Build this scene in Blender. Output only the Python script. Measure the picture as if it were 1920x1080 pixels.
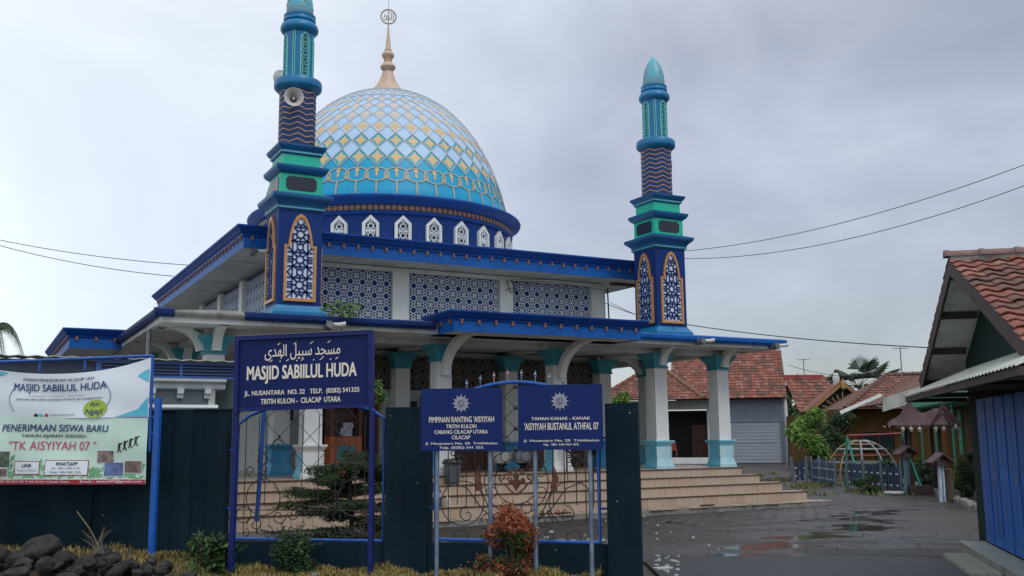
import bpy, math, random
import numpy as np
from mathutils import Vector, Matrix
random.seed(7)
PI = math.pi
R = math.radians
S = bpy.context.scene
for o in list(bpy.data.objects):
    bpy.data.objects.remove(o)
COL = S.collection

# ------------------------------------------------------------------ camera
EYE = 1.7
PITCH = math.atan(278 / 1830.0)
ROLL = R(0.5)
fw = Vector((0, math.cos(PITCH), math.sin(PITCH)))
up0 = Vector((0, -math.sin(PITCH), math.cos(PITCH)))
rt0 = Vector((1, 0, 0))
rt = math.cos(ROLL) * rt0 + math.sin(ROLL) * up0
up = math.cos(ROLL) * up0 - math.sin(ROLL) * rt0
if rt.dot(up0) > 0:
    rt = math.cos(ROLL) * rt0 - math.sin(ROLL) * up0
    up = math.cos(ROLL) * up0 + math.sin(ROLL) * rt0
cd = bpy.data.cameras.new('camera')
cd.sensor_width = 36.0
cd.lens = 1830 * 36 / 1920.0
cd.clip_start = 0.1
cd.clip_end = 3000
cam = bpy.data.objects.new('camera', cd)
COL.objects.link(cam)
m = Matrix((rt, up, -fw)).transposed().to_4x4()
m.translation = Vector((0, 0, EYE))
cam.matrix_world = m
S.camera = cam

# ------------------------------------------------------------------ light, sky
SUN_EL, SUN_AZ = R(52), R(140)
w = bpy.data.worlds.new('World')
S.world = w
w.use_nodes = True
nt = w.node_tree
for n in list(nt.nodes):
    nt.nodes.remove(n)
N = nt.nodes.new
L = nt.links.new
out = N('ShaderNodeOutputWorld')
sky = N('ShaderNodeTexSky')
sky.sky_type = 'NISHITA'
sky.sun_disc = False
sky.sun_elevation = SUN_EL
sky.sun_rotation = SUN_AZ
sky.dust_density = 1
bg1 = N('ShaderNodeBackground')
bg1.inputs[1].default_value = 0.05
L(sky.outputs[0], bg1.inputs[0])
tc = N('ShaderNodeTexCoord')
sep = N('ShaderNodeSeparateXYZ')
L(tc.outputs['Generated'], sep.inputs[0])
mp = N('ShaderNodeMapping')
mp.inputs['Scale'].default_value = (1.25, 1.0, 1.9)
mp.inputs['Location'].default_value = (0.62, 0.1, 0.15)
L(tc.outputs['Generated'], mp.inputs[0])
nz = N('ShaderNodeTexNoise')
nz.inputs['Scale'].default_value = 1.75
nz.inputs['Detail'].default_value = 7
nz.inputs['Roughness'].default_value = 0.52
nz.inputs['Distortion'].default_value = 0.45
L(mp.outputs[0], nz.inputs[0])
def wmath(op, a, b, clamp=False):
    n = N('ShaderNodeMath')
    n.operation = op
    n.use_clamp = clamp
    for i, x in enumerate((a, b)):
        if isinstance(x, (int, float)):
            n.inputs[i].default_value = x
        else:
            L(x, n.inputs[i])
    return n.outputs[0]
# brightness: elevation and a slow lean to the west (left), plus clouds
el = wmath('MULTIPLY', sep.outputs[2], 1.15)
lean = wmath('MULTIPLY', sep.outputs[0], -0.55)
cl = wmath('MULTIPLY', wmath('SUBTRACT', nz.outputs[0], 0.5), 1.35)
val = wmath('ADD', wmath('ADD', wmath('ADD', el, lean), cl), 0.27, True)
cr = N('ShaderNodeValToRGB')
e = cr.color_ramp.elements
e[0].position = 0.0
e[0].color = (0.255, 0.26, 0.29, 1)
e[1].position = 1.0
e[1].color = (0.94, 0.98, 1.0, 1)
x = e.new(0.30); x.color = (0.43, 0.435, 0.485, 1)
x = e.new(0.60); x.color = (0.66, 0.69, 0.755, 1)
L(val, cr.inputs[0])
bg2 = N('ShaderNodeBackground')
bg2.inputs[1].default_value = 0.87
L(cr.outputs[0], bg2.inputs[0])
ad = N('ShaderNodeAddShader')
L(bg1.outputs[0], ad.inputs[0])
L(bg2.outputs[0], ad.inputs[1])
L(ad.outputs[0], out.inputs[0])

sd = bpy.data.lights.new('sun', 'SUN')
sd.energy = 1.05
sd.angle = R(20)
sd.color = (1.0, 0.97, 0.93)
so = bpy.data.objects.new('sun', sd)
COL.objects.link(so)
so.rotation_euler = (R(90) - SUN_EL, 0, R(40))
so['kind'] = 'structure'

S.view_settings.view_transform = 'Standard'
S.view_settings.look = 'None'
S.view_settings.exposure = 0.0
S.view_settings.gamma = 1.0
S.view_settings.use_curve_mapping = False

# ------------------------------------------------------------------ materials
MATS = {}
def mat(name, col, rough=0.6, var=0.15, vscale=3.0, bump=0.0, bscale=40.0, metal=0.0, spec=0.5,
        dirt=None, dscale=1.2, damt=0.4, trans=0.0):
    if name in MATS:
        return MATS[name]
    m = bpy.data.materials.new(name)
    m.use_nodes = True
    t = m.node_tree
    b = t.nodes['Principled BSDF']
    b.inputs['Roughness'].default_value = rough
    b.inputs['Metallic'].default_value = metal
    b.inputs['Specular IOR Level'].default_value = spec
    tcn = t.nodes.new('ShaderNodeTexCoord')
    n1 = t.nodes.new('ShaderNodeTexNoise')
    n1.inputs['Scale'].default_value = vscale
    n1.inputs['Detail'].default_value = 6
    n1.inputs['Roughness'].default_value = 0.65
    t.links.new(tcn.outputs['Object'], n1.inputs[0])
    r = t.nodes.new('ShaderNodeValToRGB')
    r.color_ramp.elements[0].position = 0.3
    r.color_ramp.elements[1].position = 0.7
    r.color_ramp.elements[0].color = tuple(max(0, c * (1 - var)) for c in col) + (1,)
    r.color_ramp.elements[1].color = tuple(min(1, c * (1 + var)) for c in col) + (1,)
    t.links.new(n1.outputs[0], r.inputs[0])
    last = r.outputs[0]
    if dirt:
        n2 = t.nodes.new('ShaderNodeTexNoise')
        mpn = t.nodes.new('ShaderNodeMapping')
        mpn.inputs['Scale'].default_value = (2.2, 2.2, 0.32)
        t.links.new(tcn.outputs['Object'], mpn.inputs[0])
        t.links.new(mpn.outputs[0], n2.inputs[0])
        n2.inputs['Scale'].default_value = dscale
        n2.inputs['Detail'].default_value = 8
        n2.inputs['Roughness'].default_value = 0.7
        r2 = t.nodes.new('ShaderNodeValToRGB')
        r2.color_ramp.elements[0].position = 0.48
        r2.color_ramp.elements[1].position = 0.68
        r2.color_ramp.elements[0].color = (0, 0, 0, 1)
        r2.color_ramp.elements[1].color = (damt, damt, damt, 1)
        t.links.new(n2.outputs[0], r2.inputs[0])
        mx = t.nodes.new('ShaderNodeMix')
        mx.data_type = 'RGBA'
        t.links.new(r2.outputs[0], mx.inputs[0])
        t.links.new(last, mx.inputs[6])
        mx.inputs[7].default_value = tuple(dirt) + (1,)
        last = mx.outputs[2]
    t.links.new(last, b.inputs['Base Color'])
    if bump:
        n3 = t.nodes.new('ShaderNodeTexNoise')
        n3.inputs['Scale'].default_value = bscale
        n3.inputs['Detail'].default_value = 4
        t.links.new(tcn.outputs['Object'], n3.inputs[0])
        bm = t.nodes.new('ShaderNodeBump')
        bm.inputs['Strength'].default_value = bump
        bm.inputs['Distance'].default_value = 0.02
        t.links.new(n3.outputs[0], bm.inputs['Height'])
        t.links.new(bm.outputs[0], b.inputs['Normal'])
    if trans:
        b.inputs['Transmission Weight'].default_value = trans
    MATS[name] = m
    return m

GRIME = (0.10, 0.095, 0.08)
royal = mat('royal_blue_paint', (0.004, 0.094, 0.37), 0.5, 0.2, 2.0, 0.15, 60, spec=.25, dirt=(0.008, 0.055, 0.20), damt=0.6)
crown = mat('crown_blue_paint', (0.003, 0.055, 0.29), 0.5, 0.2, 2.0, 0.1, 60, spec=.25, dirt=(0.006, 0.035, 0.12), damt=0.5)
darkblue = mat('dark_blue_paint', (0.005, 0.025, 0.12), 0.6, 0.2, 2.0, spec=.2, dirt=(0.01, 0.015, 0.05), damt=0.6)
navy = mat('navy_paint', (0.004, 0.032, 0.17), 0.55, 0.12, 2.0, 0.1, 60, spec=.2)
navyside = mat('navy_wall_paint', (0.02, 0.06, 0.32), 0.5, 0.12, 2.0, 0.1, 60)
paletealp = mat('pale_teal_paint', (0.42, 0.62, 0.67), 0.5, 0.1, 4.0, dirt=(0.25, 0.5, 0.6), damt=0.6)
tealpaint = mat('teal_paint', (0.16, 0.54, 0.72), 0.5, 0.15, 4.0, dirt=(0.40, 0.56, 0.58), damt=0.7)
capteal = mat('capital_teal_paint', (0.04, 0.30, 0.38), 0.5, 0.15, 4.0, dirt=(0.14, 0.36, 0.38), damt=0.6)
pedblue = mat('pedestal_blue_paint', (0.035, 0.30, 0.55), 0.5, 0.15, 4.0, dirt=(0.2, 0.45, 0.6), damt=0.4)
minblue = mat('minaret_blue_paint', (0.002, 0.17, 0.38), 0.38, 0.12, 3.0, dirt=(0.01, 0.09, 0.2), damt=0.5)
mincap = mat('minaret_ledge_paint', (0.002, 0.095, 0.27), 0.45, 0.12, 3.0, dirt=(0.01, 0.05, 0.15), damt=0.5)
mincyl = mat('minaret_shaft_blue', (0.020, 0.045, 0.15), 0.5, 0.12, 3.0, spec=.25)
mingreen = mat('minaret_green_paint', (0.006, 0.48, 0.31), 0.45, 0.1, 3.0, dirt=(0.01, 0.26, 0.19), damt=0.4)
aqua = mat('aqua_paint', (0.15, 0.60, 0.55), 0.5, 0.1, 6.0)
sealpaint = mat('aqua_dome_paint', (0.10, 0.42, 0.52), 0.4, 0.1, 6.0)
slate = mat('dark_slate_plaque', (0.016, 0.02, 0.035), 0.3, 0.2, 4.0)
gold = mat('gold_paint', (0.50, 0.24, 0.08), 0.4, 0.2, 8.0)
salmon = mat('salmon_paint', (0.50, 0.32, 0.20), 0.5, 0.15, 8.0)
dentilm = mat('orange_dentil_paint', (0.38, 0.15, 0.06), 0.5, 0.4, 20.0)
whitep = mat('white_paint', (0.66, 0.69, 0.68), 0.55, 0.06, 3.0, 0.1, 60, dirt=(0.36, 0.38, 0.34), damt=0.45)
whitecol = mat('column_white_paint', (0.70, 0.72, 0.71), 0.5, 0.05, 3.0, 0.1, 60, dirt=(0.42, 0.46, 0.45), damt=0.4)
soffit = mat('soffit_paint', (0.58, 0.60, 0.60), 0.7, 0.08, 1.5, dirt=(0.24, 0.24, 0.2), dscale=0.8, damt=0.6)
wallgrey = mat('pale_wall_paint', (0.42, 0.46, 0.46), 0.6, 0.08, 2.0, dirt=(0.25, 0.27, 0.25), damt=0.5)
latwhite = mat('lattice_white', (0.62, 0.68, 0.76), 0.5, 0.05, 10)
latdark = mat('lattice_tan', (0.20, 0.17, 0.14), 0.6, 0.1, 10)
latback = mat('lattice_backing_blue', (0.006, 0.035, 0.17), 0.6, 0.1, 5, spec=.2)
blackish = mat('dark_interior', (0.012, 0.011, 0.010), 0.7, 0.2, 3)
wood = mat('brown_wood', (0.10, 0.035, 0.018), 0.45, 0.3, 5, dirt=(0.04, 0.015, 0.008), damt=0.6)
orangewood = mat('orange_wood', (0.40, 0.10, 0.025), 0.4, 0.2, 5)
tilem = mat('cream_tile', (0.47, 0.365, 0.275), 0.3, 0.10, 1.3, dirt=(0.25, 0.20, 0.155), dscale=1.6, damt=0.75)
tilem2 = mat('cream_tile_warm', (0.44, 0.33, 0.24), 0.3, 0.10, 1.3, dirt=(0.23, 0.18, 0.135), dscale=1.6, damt=0.75)
nosing = mat('brown_nosing', (0.07, 0.045, 0.035), 0.4, 0.2, 5)
concrete = mat('weathered_concrete', (0.22, 0.22, 0.20), 0.8, 0.25, 5, 0.4, 30, dirt=(0.06, 0.06, 0.05), damt=0.8)
fencem = mat('dark_teal_wall_paint', (0.0045, 0.018, 0.030), 0.75, 0.3, 1.5, 0.35, 25, spec=.15, dirt=(0.014, 0.030, 0.038), dscale=0.9, damt=0.8)
tubeblue = mat('blue_tube_paint', (0.006, 0.10, 0.44), 0.4, 0.2, 6, dirt=(0.02, 0.05, 0.16), dscale=4, damt=0.7)
signframe = mat('purple_blue_frame_paint', (0.010, 0.018, 0.12), 0.45, 0.2, 6, spec=.25)
signnavy = mat('sign_navy', (0.006, 0.015, 0.10), 0.5, 0.12, 1.5, spec=.2)
signnavy2 = mat('sign_blue', (0.006, 0.022, 0.125), 0.5, 0.1, 1.5, spec=.2)
greypipe = mat('galvanised_pipe', (0.20, 0.25, 0.33), 0.45, 0.4, 6, dirt=(0.03, 0.07, 0.22), dscale=5, damt=0.8, metal=0.3)
iron = mat('rusty_black_iron', (0.03, 0.025, 0.024), 0.55, 0.5, 10)
rustgold = mat('rusted_ornament_iron', (0.17, 0.065, 0.03), 0.6, 0.4, 10)
letter = mat('cream_lettering', (0.80, 0.74, 0.62), 0.5, 0.05, 10)
letterw = mat('white_lettering', (0.78, 0.78, 0.80), 0.5, 0.05, 10)
emblem = mat('silver_emblem', (0.36, 0.36, 0.42), 0.5, 0.15, 10)
emblemd = mat('emblem_dark', (0.06, 0.06, 0.14), 0.5, 0.1, 10)
fingold = mat('pale_gold_metal', (0.58, 0.42, 0.30), 0.5, 0.12, 6, metal=0.05, dirt=(.35, .27, .22), damt=.5)
steel = mat('dull_steel', (0.22, 0.22, 0.24), 0.4, 0.2, 8, metal=0.5)
hornm = mat('horn_white', (0.60, 0.60, 0.57), 0.45, 0.1, 8, dirt=(0.3, 0.28, 0.22), damt=0.4)
hornin = mat('horn_inside_grey', (0.48, 0.48, 0.46), 0.5, 0.1, 8)
terracotta = mat('terracotta_tile', (0.23, 0.072, 0.045), 0.75, 0.35, 4, 0.3, 40, dirt=(0.10, 0.045, 0.035), dscale=2.5, damt=0.8)
terracotta2 = mat('terracotta_tile_pale', (0.28, 0.11, 0.08), 0.6, 0.3, 5, 0.3, 40, dirt=(0.12, 0.05, 0.04), dscale=2.5, damt=0.7)
terracotta3 = mat('terracotta_tile_mossy', (0.13, 0.055, 0.04), 0.7, 0.4, 5, 0.3, 40, dirt=(0.05, 0.045, 0.03), dscale=2.5, damt=0.8)
greywall = mat('grey_blue_house_wall', (0.19, 0.215, 0.26), 0.6, 0.08, 2, dirt=(0.14, 0.15, 0.17), damt=0.5)
garagem = mat('garage_door_grey', (0.30, 0.325, 0.37), 0.5, 0.06, 2)
yellowwall = mat('ochre_wall', (0.085, 0.046, 0.010), 0.8, 0.25, 2, spec=.2, dirt=(0.03, 0.02, 0.01), damt=0.6)
greenp = mat('green_trim_paint', (0.012, 0.26, 0.13), 0.5, 0.2, 5, dirt=(0.02, 0.09, 0.05), damt=0.5)
diam = mat('pale_green_diamond', (0.17, 0.29, 0.21), 0.5, 0.1, 5)
brownroof = mat('brown_sheet_roof', (0.065, 0.026, 0.026), 0.6, 0.3, 4, 0.2, 40)
sheet = mat('pale_corrugated_sheet', (0.42, 0.44, 0.40), 0.6, 0.15, 3, dirt=(0.2, 0.2, 0.16), damt=0.7)
gableboard = mat('pale_ceiling_board', (0.72, 0.72, 0.69), 0.7, 0.1, 3, dirt=(0.2, 0.19, 0.16), damt=0.6)
barge = mat('weathered_barge_board', (0.055, 0.034, 0.03), 0.7, 0.3, 5, dirt=(0.04, 0.03, 0.025), damt=0.6)
darkgreen = mat('dark_green_wall', (0.007, 0.022, 0.020), 0.8, 0.2, 2, spec=.2)
doorblue = mat('blue_door_paint', (0.010, 0.115, 0.45), 0.45, 0.15, 3, spec=.25, dirt=(0.006, 0.05, 0.2), damt=0.5)
doorblue2 = mat('blue_door_groove', (0.008, 0.03, 0.15), 0.5, 0.15, 3)
stonem = mat('dark_volcanic_stone', (0.032, 0.030, 0.030), 0.85, 0.5, 4, 1.0, 12, spec=.2, dirt=(0.11, 0.10, 0.09), dscale=3, damt=0.4)
whitebrk = mat('white_broken_tile', (0.50, 0.50, 0.48), 0.4, 0.1, 8)
mud = mat('dark_mud', (0.035, 0.03, 0.026), 0.8, 0.3, 5, 0.5, 30)
cable = mat('black_cable', (0.012, 0.012, 0.013), 0.6, 0.1, 5)
bark = mat('brown_bark', (0.07, 0.05, 0.035), 0.85, 0.3, 10, 0.5, 30)
plastblue = mat('blue_plastic', (0.012, 0.085, 0.42), 0.35, 0.1, 5)
plastgrey = mat('grey_plastic', (0.09, 0.095, 0.11), 0.45, 0.1, 5)
jugm = mat('blue_water_jug_plastic', (0.02, 0.07, 0.16), 0.25, 0.2, 5)
picblue = mat('fence_slat_blue', (0.012, 0.035, 0.095), 0.6, 0.3, 6, dirt=(0.01, 0.03, 0.06), damt=0.6)
picpale = mat('fence_pale_post', (0.10, 0.16, 0.20), 0.6, 0.25, 6, dirt=(0.1, 0.13, 0.14), damt=0.6)
redbar = mat('red_bar_paint', (0.30, 0.05, 0.045), 0.5, 0.2, 6)
aqualeg = mat('aqua_leg_paint', (0.06, 0.38, 0.28), 0.5, 0.2, 6)
tanbar = mat('tan_tube_paint', (0.34, 0.20, 0.08), 0.5, 0.3, 6)
palebar = mat('pale_tube_paint', (0.38, 0.42, 0.42), 0.5, 0.3, 6)
def leafm(name, c, v=0.35, rough=0.55):
    return mat(name, c, rough, v, 1.5)
lf_dark = leafm('leaf_dark_green', (0.018, 0.042, 0.016))
lf_mid = leafm('leaf_mid_green', (0.045, 0.10, 0.022))
lf_mango = leafm('leaf_bright_green', (0.13, 0.27, 0.035))
lf_mango2 = leafm('leaf_yellow_green', (0.22, 0.34, 0.05))
lf_orange = leafm('leaf_orange_red', (0.42, 0.125, 0.045))
lf_red = leafm('leaf_red', (0.22, 0.055, 0.03))
lf_palm = leafm('leaf_palm', (0.075, 0.115, 0.075))
lf_yellow = leafm('leaf_yellow', (0.28, 0.30, 0.02))
grassdry = leafm('grass_dry', (0.33, 0.24, 0.07), 0.3, 0.7)
grassdry2 = leafm('grass_dry_brown', (0.20, 0.13, 0.045), 0.3, 0.7)
grassgreen = leafm('grass_green', (0.07, 0.12, 0.025), 0.3, 0.6)
banner_w = mat('banner_white_vinyl', (0.76, 0.82, 0.88), 0.35, 0.05, 1.2)
banner_g = mat('banner_pale_green_vinyl', (0.58, 0.76, 0.66), 0.35, 0.12, 1.5)
banner_c = mat('banner_cyan_print', (0.10, 0.50, 0.66), 0.4, 0.2, 3)
banner_leaf = mat('banner_leaf_print', (0.16, 0.40, 0.20), 0.4, 0.4, 3)
banner_r = mat('banner_red_print', (0.38, 0.02, 0.04), 0.4, 0.05, 3)
print_navy = mat('print_navy', (0.012, 0.045, 0.18), 0.4, 0.05, 3)
print_grey = mat('print_grey', (0.12, 0.12, 0.16), 0.4, 0.05, 3)
print_black = mat('print_black', (0.015, 0.015, 0.02), 0.4, 0.05, 3)
print_pink = mat('print_pink', (0.50, 0.05, 0.14), 0.4, 0.05, 3)
print_lime = mat('print_lime', (0.38, 0.50, 0.05), 0.4, 0.1, 3)
photo_a = mat('print_photo_blue', (0.10, 0.14, 0.30), 0.4, 0.8, 9)
photo_b = mat('print_photo_red', (0.20, 0.15, 0.13), 0.4, 0.8, 9)
photo_c = mat('print_photo_green', (0.09, 0.13, 0.09), 0.4, 0.9, 22)

# ------------------------------------------------------------------ mesh builder
class MB:
    def __init__(s):
        s.v, s.f, s.mi = [], [], []
        s.m = 0
    def add(s, vs, fs, m=None):
        n = len(s.v)
        s.v += [tuple(p) for p in vs]
        s.f += [tuple(i + n for i in f) for f in fs]
        s.mi += [s.m if m is None else m] * len(fs)
        return s
    def box(s, x0, x1, y0, y1, z0, z1, m=None):
        if x0 > x1: x0, x1 = x1, x0
        if y0 > y1: y0, y1 = y1, y0
        if z0 > z1: z0, z1 = z1, z0
        v = [(x, y, z) for z in (z0, z1) for x, y in ((x0, y0), (x1, y0), (x1, y1), (x0, y1))]
        return s.add(v, [(3, 2, 1, 0), (4, 5, 6, 7), (0, 1, 5, 4), (1, 2, 6, 5), (2, 3, 7, 6), (3, 0, 4, 7)], m)
    def rings(s, rs, cap=True, close=True, m=None):
        k = len(rs[0]); v = [p for r in rs for p in r]; f = []
        for i in range(len(rs) - 1):
            for j in range(k if close else k - 1):
                a = i * k + j; b = i * k + (j + 1) % k
                f.append((a, b, b + k, a + k))
        if cap and close:
            f.append(tuple(range(k - 1, -1, -1)))
            f.append(tuple((len(rs) - 1) * k + j for j in range(k)))
        return s.add(v, f, m)
    def rect(s, cx, cy, hx, hy, prof, m=None, cap=True):      # mouldings round a rectangle: prof = (offset, z)
        rs = [[(cx - hx - o, cy - hy - o, z), (cx + hx + o, cy - hy - o, z), (cx + hx + o, cy + hy + o, z), (cx - hx - o, cy + hy + o, z)] for o, z in prof]
        return s.rings(rs, cap, True, m)
    def lathe(s, cx, cy, prof, n=32, m=None, cap=True):
        rs = [[(cx + r * math.cos(2 * PI * j / n), cy + r * math.sin(2 * PI * j / n), z) for j in range(n)] for r, z in prof]
        return s.rings(rs, cap, True, m)
    def tube(s, pts, r, n=6, m=None, closed=False):
        pts = [Vector(p) for p in pts]
        if len(pts) < 2: return s
        rs = []
        prev = None
        L_ = len(pts)
        for i, p in enumerate(pts):
            if closed:
                t = pts[(i + 1) % L_] - pts[i - 1]
            else:
                t = pts[min(i + 1, L_ - 1)] - pts[max(i - 1, 0)]
            if t.length < 1e-9: t = Vector((0, 0, 1))
            t.normalize()
            if prev is None:
                a = Vector((0, 0, 1)) if abs(t.z) < 0.9 else Vector((1, 0, 0))
                u_ = t.cross(a).normalized()
            else:
                u_ = (prev - t * prev.dot(t))
                u_ = u_.normalized() if u_.length > 1e-6 else t.orthogonal().normalized()
            prev = u_
            w_ = t.cross(u_)
            rr = r[i] if isinstance(r, (list, tuple)) else r
            rs.append([tuple(p + (u_ * math.cos(2 * PI * j / n) + w_ * math.sin(2 * PI * j / n)) * rr) for j in range(n)])
        if closed:
            rs.append(rs[0])
            return s.rings(rs, False, True, m)
        return s.rings(rs, True, True, m)
    def prism(s, poly, axis, a0, a1, m=None):   # poly 2D extruded along axis 'x','y' or 'z'
        def P3(p, a):
            if axis == 'x': return (a, p[0], p[1])
            if axis == 'y': return (p[0], a, p[1])
            return (p[0], p[1], a)
        n = len(poly)
        v = [P3(p, a0) for p in poly] + [P3(p, a1) for p in poly]
        f = [tuple(range(n)), tuple(range(2 * n - 1, n - 1, -1))]
        for i in range(n):
            j = (i + 1) % n
            f.append((i, i + n, j + n, j))
        return s.add(v, f, m)
    def strip(s, a, b, w, y, t=0.012, m=None):   # flat bar a->b in the xz plane at depth y
        dx, dz = b[0] - a[0], b[1] - a[1]
        l = math.hypot(dx, dz)
        if l < 1e-6: return s
        nx, nz = -dz / l * w / 2, dx / l * w / 2
        q = [(a[0] + nx, a[1] + nz), (a[0] - nx, a[1] - nz), (b[0] - nx, b[1] - nz), (b[0] + nx, b[1] + nz)]
        v = [(p[0], y, p[1]) for p in q] + [(p[0], y - t, p[1]) for p in q]
        return s.add(v, [(7, 6, 5, 4), (0, 4, 5, 1), (2, 6, 7, 3), (1, 5, 6, 2), (3, 7, 4, 0)], m)
    def build(s, name, mats, parent=None, off=None, smooth=False, xf=None):
        vs = s.v
        if off: vs = [(p[0] + off[0], p[1] + off[1], p[2] + off[2]) for p in vs]
        if xf is not None: vs = [tuple(xf(p)) for p in vs]
        me = bpy.data.meshes.new(name)
        me.from_pydata(vs, [], s.f)
        if not isinstance(mats, (list, tuple)): mats = [mats]
        for mm in mats: me.materials.append(mm)
        if len(mats) > 1:
            me.polygons.foreach_set('material_index', s.mi)
        if smooth:
            me.polygons.foreach_set('use_smooth', [True] * len(me.polygons))
            try: me.set_sharp_from_angle(angle=R(35))
            except Exception: pass
        me.validate()
        me.update()
        o = bpy.data.objects.new(name, me)
        COL.objects.link(o)
        if parent: o.parent = parent
        return o

def tag(o, label=None, cat=None, group=None, kind=None):
    if label: o['label'] = label
    if cat: o['category'] = cat
    if group: o['group'] = group
    if kind: o['kind'] = kind
    return o
def thing(name, label, cat, loc=(0, 0, 0), rz=0.0, group=None):
    o = bpy.data.objects.new(name, None)
    o.empty_display_size = 0.3
    COL.objects.link(o)
    o.location = loc
    o.rotation_euler = (0, 0, rz)
    return tag(o, label, cat, group)
def link_copy(o, parent=None):
    c = o.copy()
    COL.objects.link(c)
    c.parent = parent
    for ch in list(KIDS.get(o, [])):
        link_copy(ch, c)
    return c
KIDS = {}
def kids(o, *ch):
    KIDS.setdefault(o, []).extend(ch)
def copy_tree(o, parent=None):
    c = o.copy()
    COL.objects.link(c)
    if parent is not None: c.parent = parent
    for ch in [x for x in bpy.data.objects if x.parent == o]:
        copy_tree(ch, c)
    return c

# ------------------------------------------------------------------ frames
TH = R(28.5)
U = Vector((math.cos(TH), math.sin(TH), 0)); V = Vector((-math.sin(TH), math.cos(TH), 0))
def Mo(u, v, z=0.0): return U * u + V * v + Vector((0, 0, z))
FA = R(-10)
FU = Vector((math.cos(FA), math.sin(FA), 0)); FV = Vector((-math.sin(FA), math.cos(FA), 0))
def Fe(s_, d, z=0.0): return Vector((0, 12.2, 0)) + FU * s_ + FV * d + Vector((0, 0, z))
BA = R(14.6)
HA = Vector((math.sin(BA), math.cos(BA), 0)); HB = Vector((math.cos(BA), -math.sin(BA), 0))
def Ho(b, a, z=0.0): return HA * a + HB * b + Vector((0, 0, z))

# ------------------------------------------------------------------ text
def text_mesh(body, bold=0.0, shear=0.0):
    c = bpy.data.curves.new('t', 'FONT')
    c.body = body
    c.shear = shear
    c.resolution_u = 3
    o = bpy.data.objects.new('t', c)
    COL.objects.link(o)
    dg = bpy.context.evaluated_depsgraph_get()
    dg.update()
    me = bpy.data.meshes.new_from_object(o.evaluated_get(dg))
    bpy.data.objects.remove(o)
    vs = [v.co.copy() for v in me.vertices]
    fs = [tuple(p.vertices) for p in me.polygons]
    bpy.data.meshes.remove(me)
    return vs, fs
def text(body, x0, x1, z0, z1, y, mm, parent, name='lettering', bold=0.02, shear=0.0, xf=None, th=0.004):
    vs, fs = text_mesh(body, bold, shear)
    if not vs: return None
    ax, bx = min(v.x for v in vs), max(v.x for v in vs)
    az, bz = min(v.y for v in vs), max(v.y for v in vs)
    sx = (x1 - x0) / (bx - ax); sz = (z1 - z0) / (bz - az)
    b = MB()
    sh_ = [(0, 0)] if not bold else [(-bold, -bold * .5), (bold, -bold * .5), (-bold, bold * .5), (bold, bold * .5), (0, 0)]
    for k, (dx, dz) in enumerate(sh_):          # heavier weight: the same outline struck several times
        b.add([(x0 + (v.x - ax + dx) * sx, y - k * .0002, z0 + (v.y - az + dz) * sz) for v in vs], fs)
    o = b.build(name, mm, parent, xf=xf)
    return o
# ================================================================== MOSQUE
CU, CV = 10.15, 25.4
mosque = thing('mosque', 'large blue and white mosque with a turquoise patterned dome above its columned porch', 'mosque', Mo(CU, CV), TH)
OFF = (-CU, -CV, 0)
def mp_(b, name, mats, parent=None, smooth=False):
    return b.build(name, mats, parent or mosque, OFF if (parent is None or parent is mosque) else OFF, smooth)

# ---- steps and platform, faced with single tiles
def step(name, u0, u1, v0, v1, z0, z1, tile_w, seed):
    rnd = random.Random(seed)
    b = MB()
    b.box(u0 + .012, u1 - .012, v0 + .012, v1, z0, z1 - .012)
    st = mp_(b, name, concrete)
    b = MB(); b.box(u0 - .015, u1 + .015, v0 - .018, v1 * 0 + v0 + .02, z1 - .028, z1 - .004, 0)
    b.box(u0 - .02, u0 + .02, v0 + .02, v1, z1 - .028, z1 - .004, 0); b.box(u1 - .02, u1 + .02, v0 + .02, v1, z1 - .028, z1 - .004, 0)
    mp_(b, 'nosing', nosing, st)
    n = int(round((u1 - u0) / tile_w)); tw = (u1 - u0) / n
    me = {}
    for i in range(n):
        k = rnd.choice((0, 0, 1))
        if k not in me:
            t = MB(); t.box(.003, tw - .003, 0, .012, 0, z1 - .03 - z0)
            o = t.build('riser_tile', (tilem, tilem2)[k], st); me[k] = o.data
        else:
            o = bpy.data.objects.new('riser_tile', me[k]); COL.objects.link(o); o.parent = st
        o.location = (u0 + i * tw - CU, v0 - CV + rnd.uniform(-.0015, .0015), z0)
    nt_ = MB()      # side risers and treads
    j = v0
    while j < v1 - .05:
        e = min(j + tile_w, v1)
        nt_.box(u0, u0 + .012, j + .003, e - .003, z0, z1 - .03); nt_.box(u1 - .012, u1, j + .003, e - .003, z0, z1 - .03)
        j = e
    mp_(nt_, 'side_riser', tilem, st)
    nt_ = MB()
    for i in range(n):
        nt_.box(u0 + i * tw + .002, u0 + (i + 1) * tw - .002, v0 + .022, v0 + .34, z1 - .012, z1 + rnd.uniform(-.001, .001))
    mp_(nt_, 'tread_tiles', tilem, st)
    return st
b = MB(); b.box(2.0, 18.35, 17.55, 32.6, -.05, .085)
slab = mp_(b, 'base_slab', whitebrk)
slab.data.materials[0] = concrete
step('step', 2.35, 17.95, 18.02, 32.3, .085, .32, .40, 1)
step('step', 2.8, 17.45, 18.33, 32.1, .32, .53, .40, 2)
step('step', 3.15, 17.02, 18.64, 31.9, .53, .72, .40, 3)
plat = step('platform', 3.45, 16.72, 18.93, 31.7, .72, .90, .40, 4)
b = MB(); b.box(3.5, 16.7, 19.26, 31.6, .885, .905); mp_(b, 'platform_floor', tilem)
# broken pale tiles along the slab edge
b = MB(); rnd = random.Random(3)
x = 2.1
while x < 18.2:
    l = rnd.uniform(.25, .6)
    b.box(x, min(x + l, 18.3), 17.5 + rnd.uniform(0, .05), 17.95, .086, .10 + rnd.uniform(0, .006)); x += l + rnd.uniform(.01, .1)
o = mp_(b, 'slab_tiles', tilem2)

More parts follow.
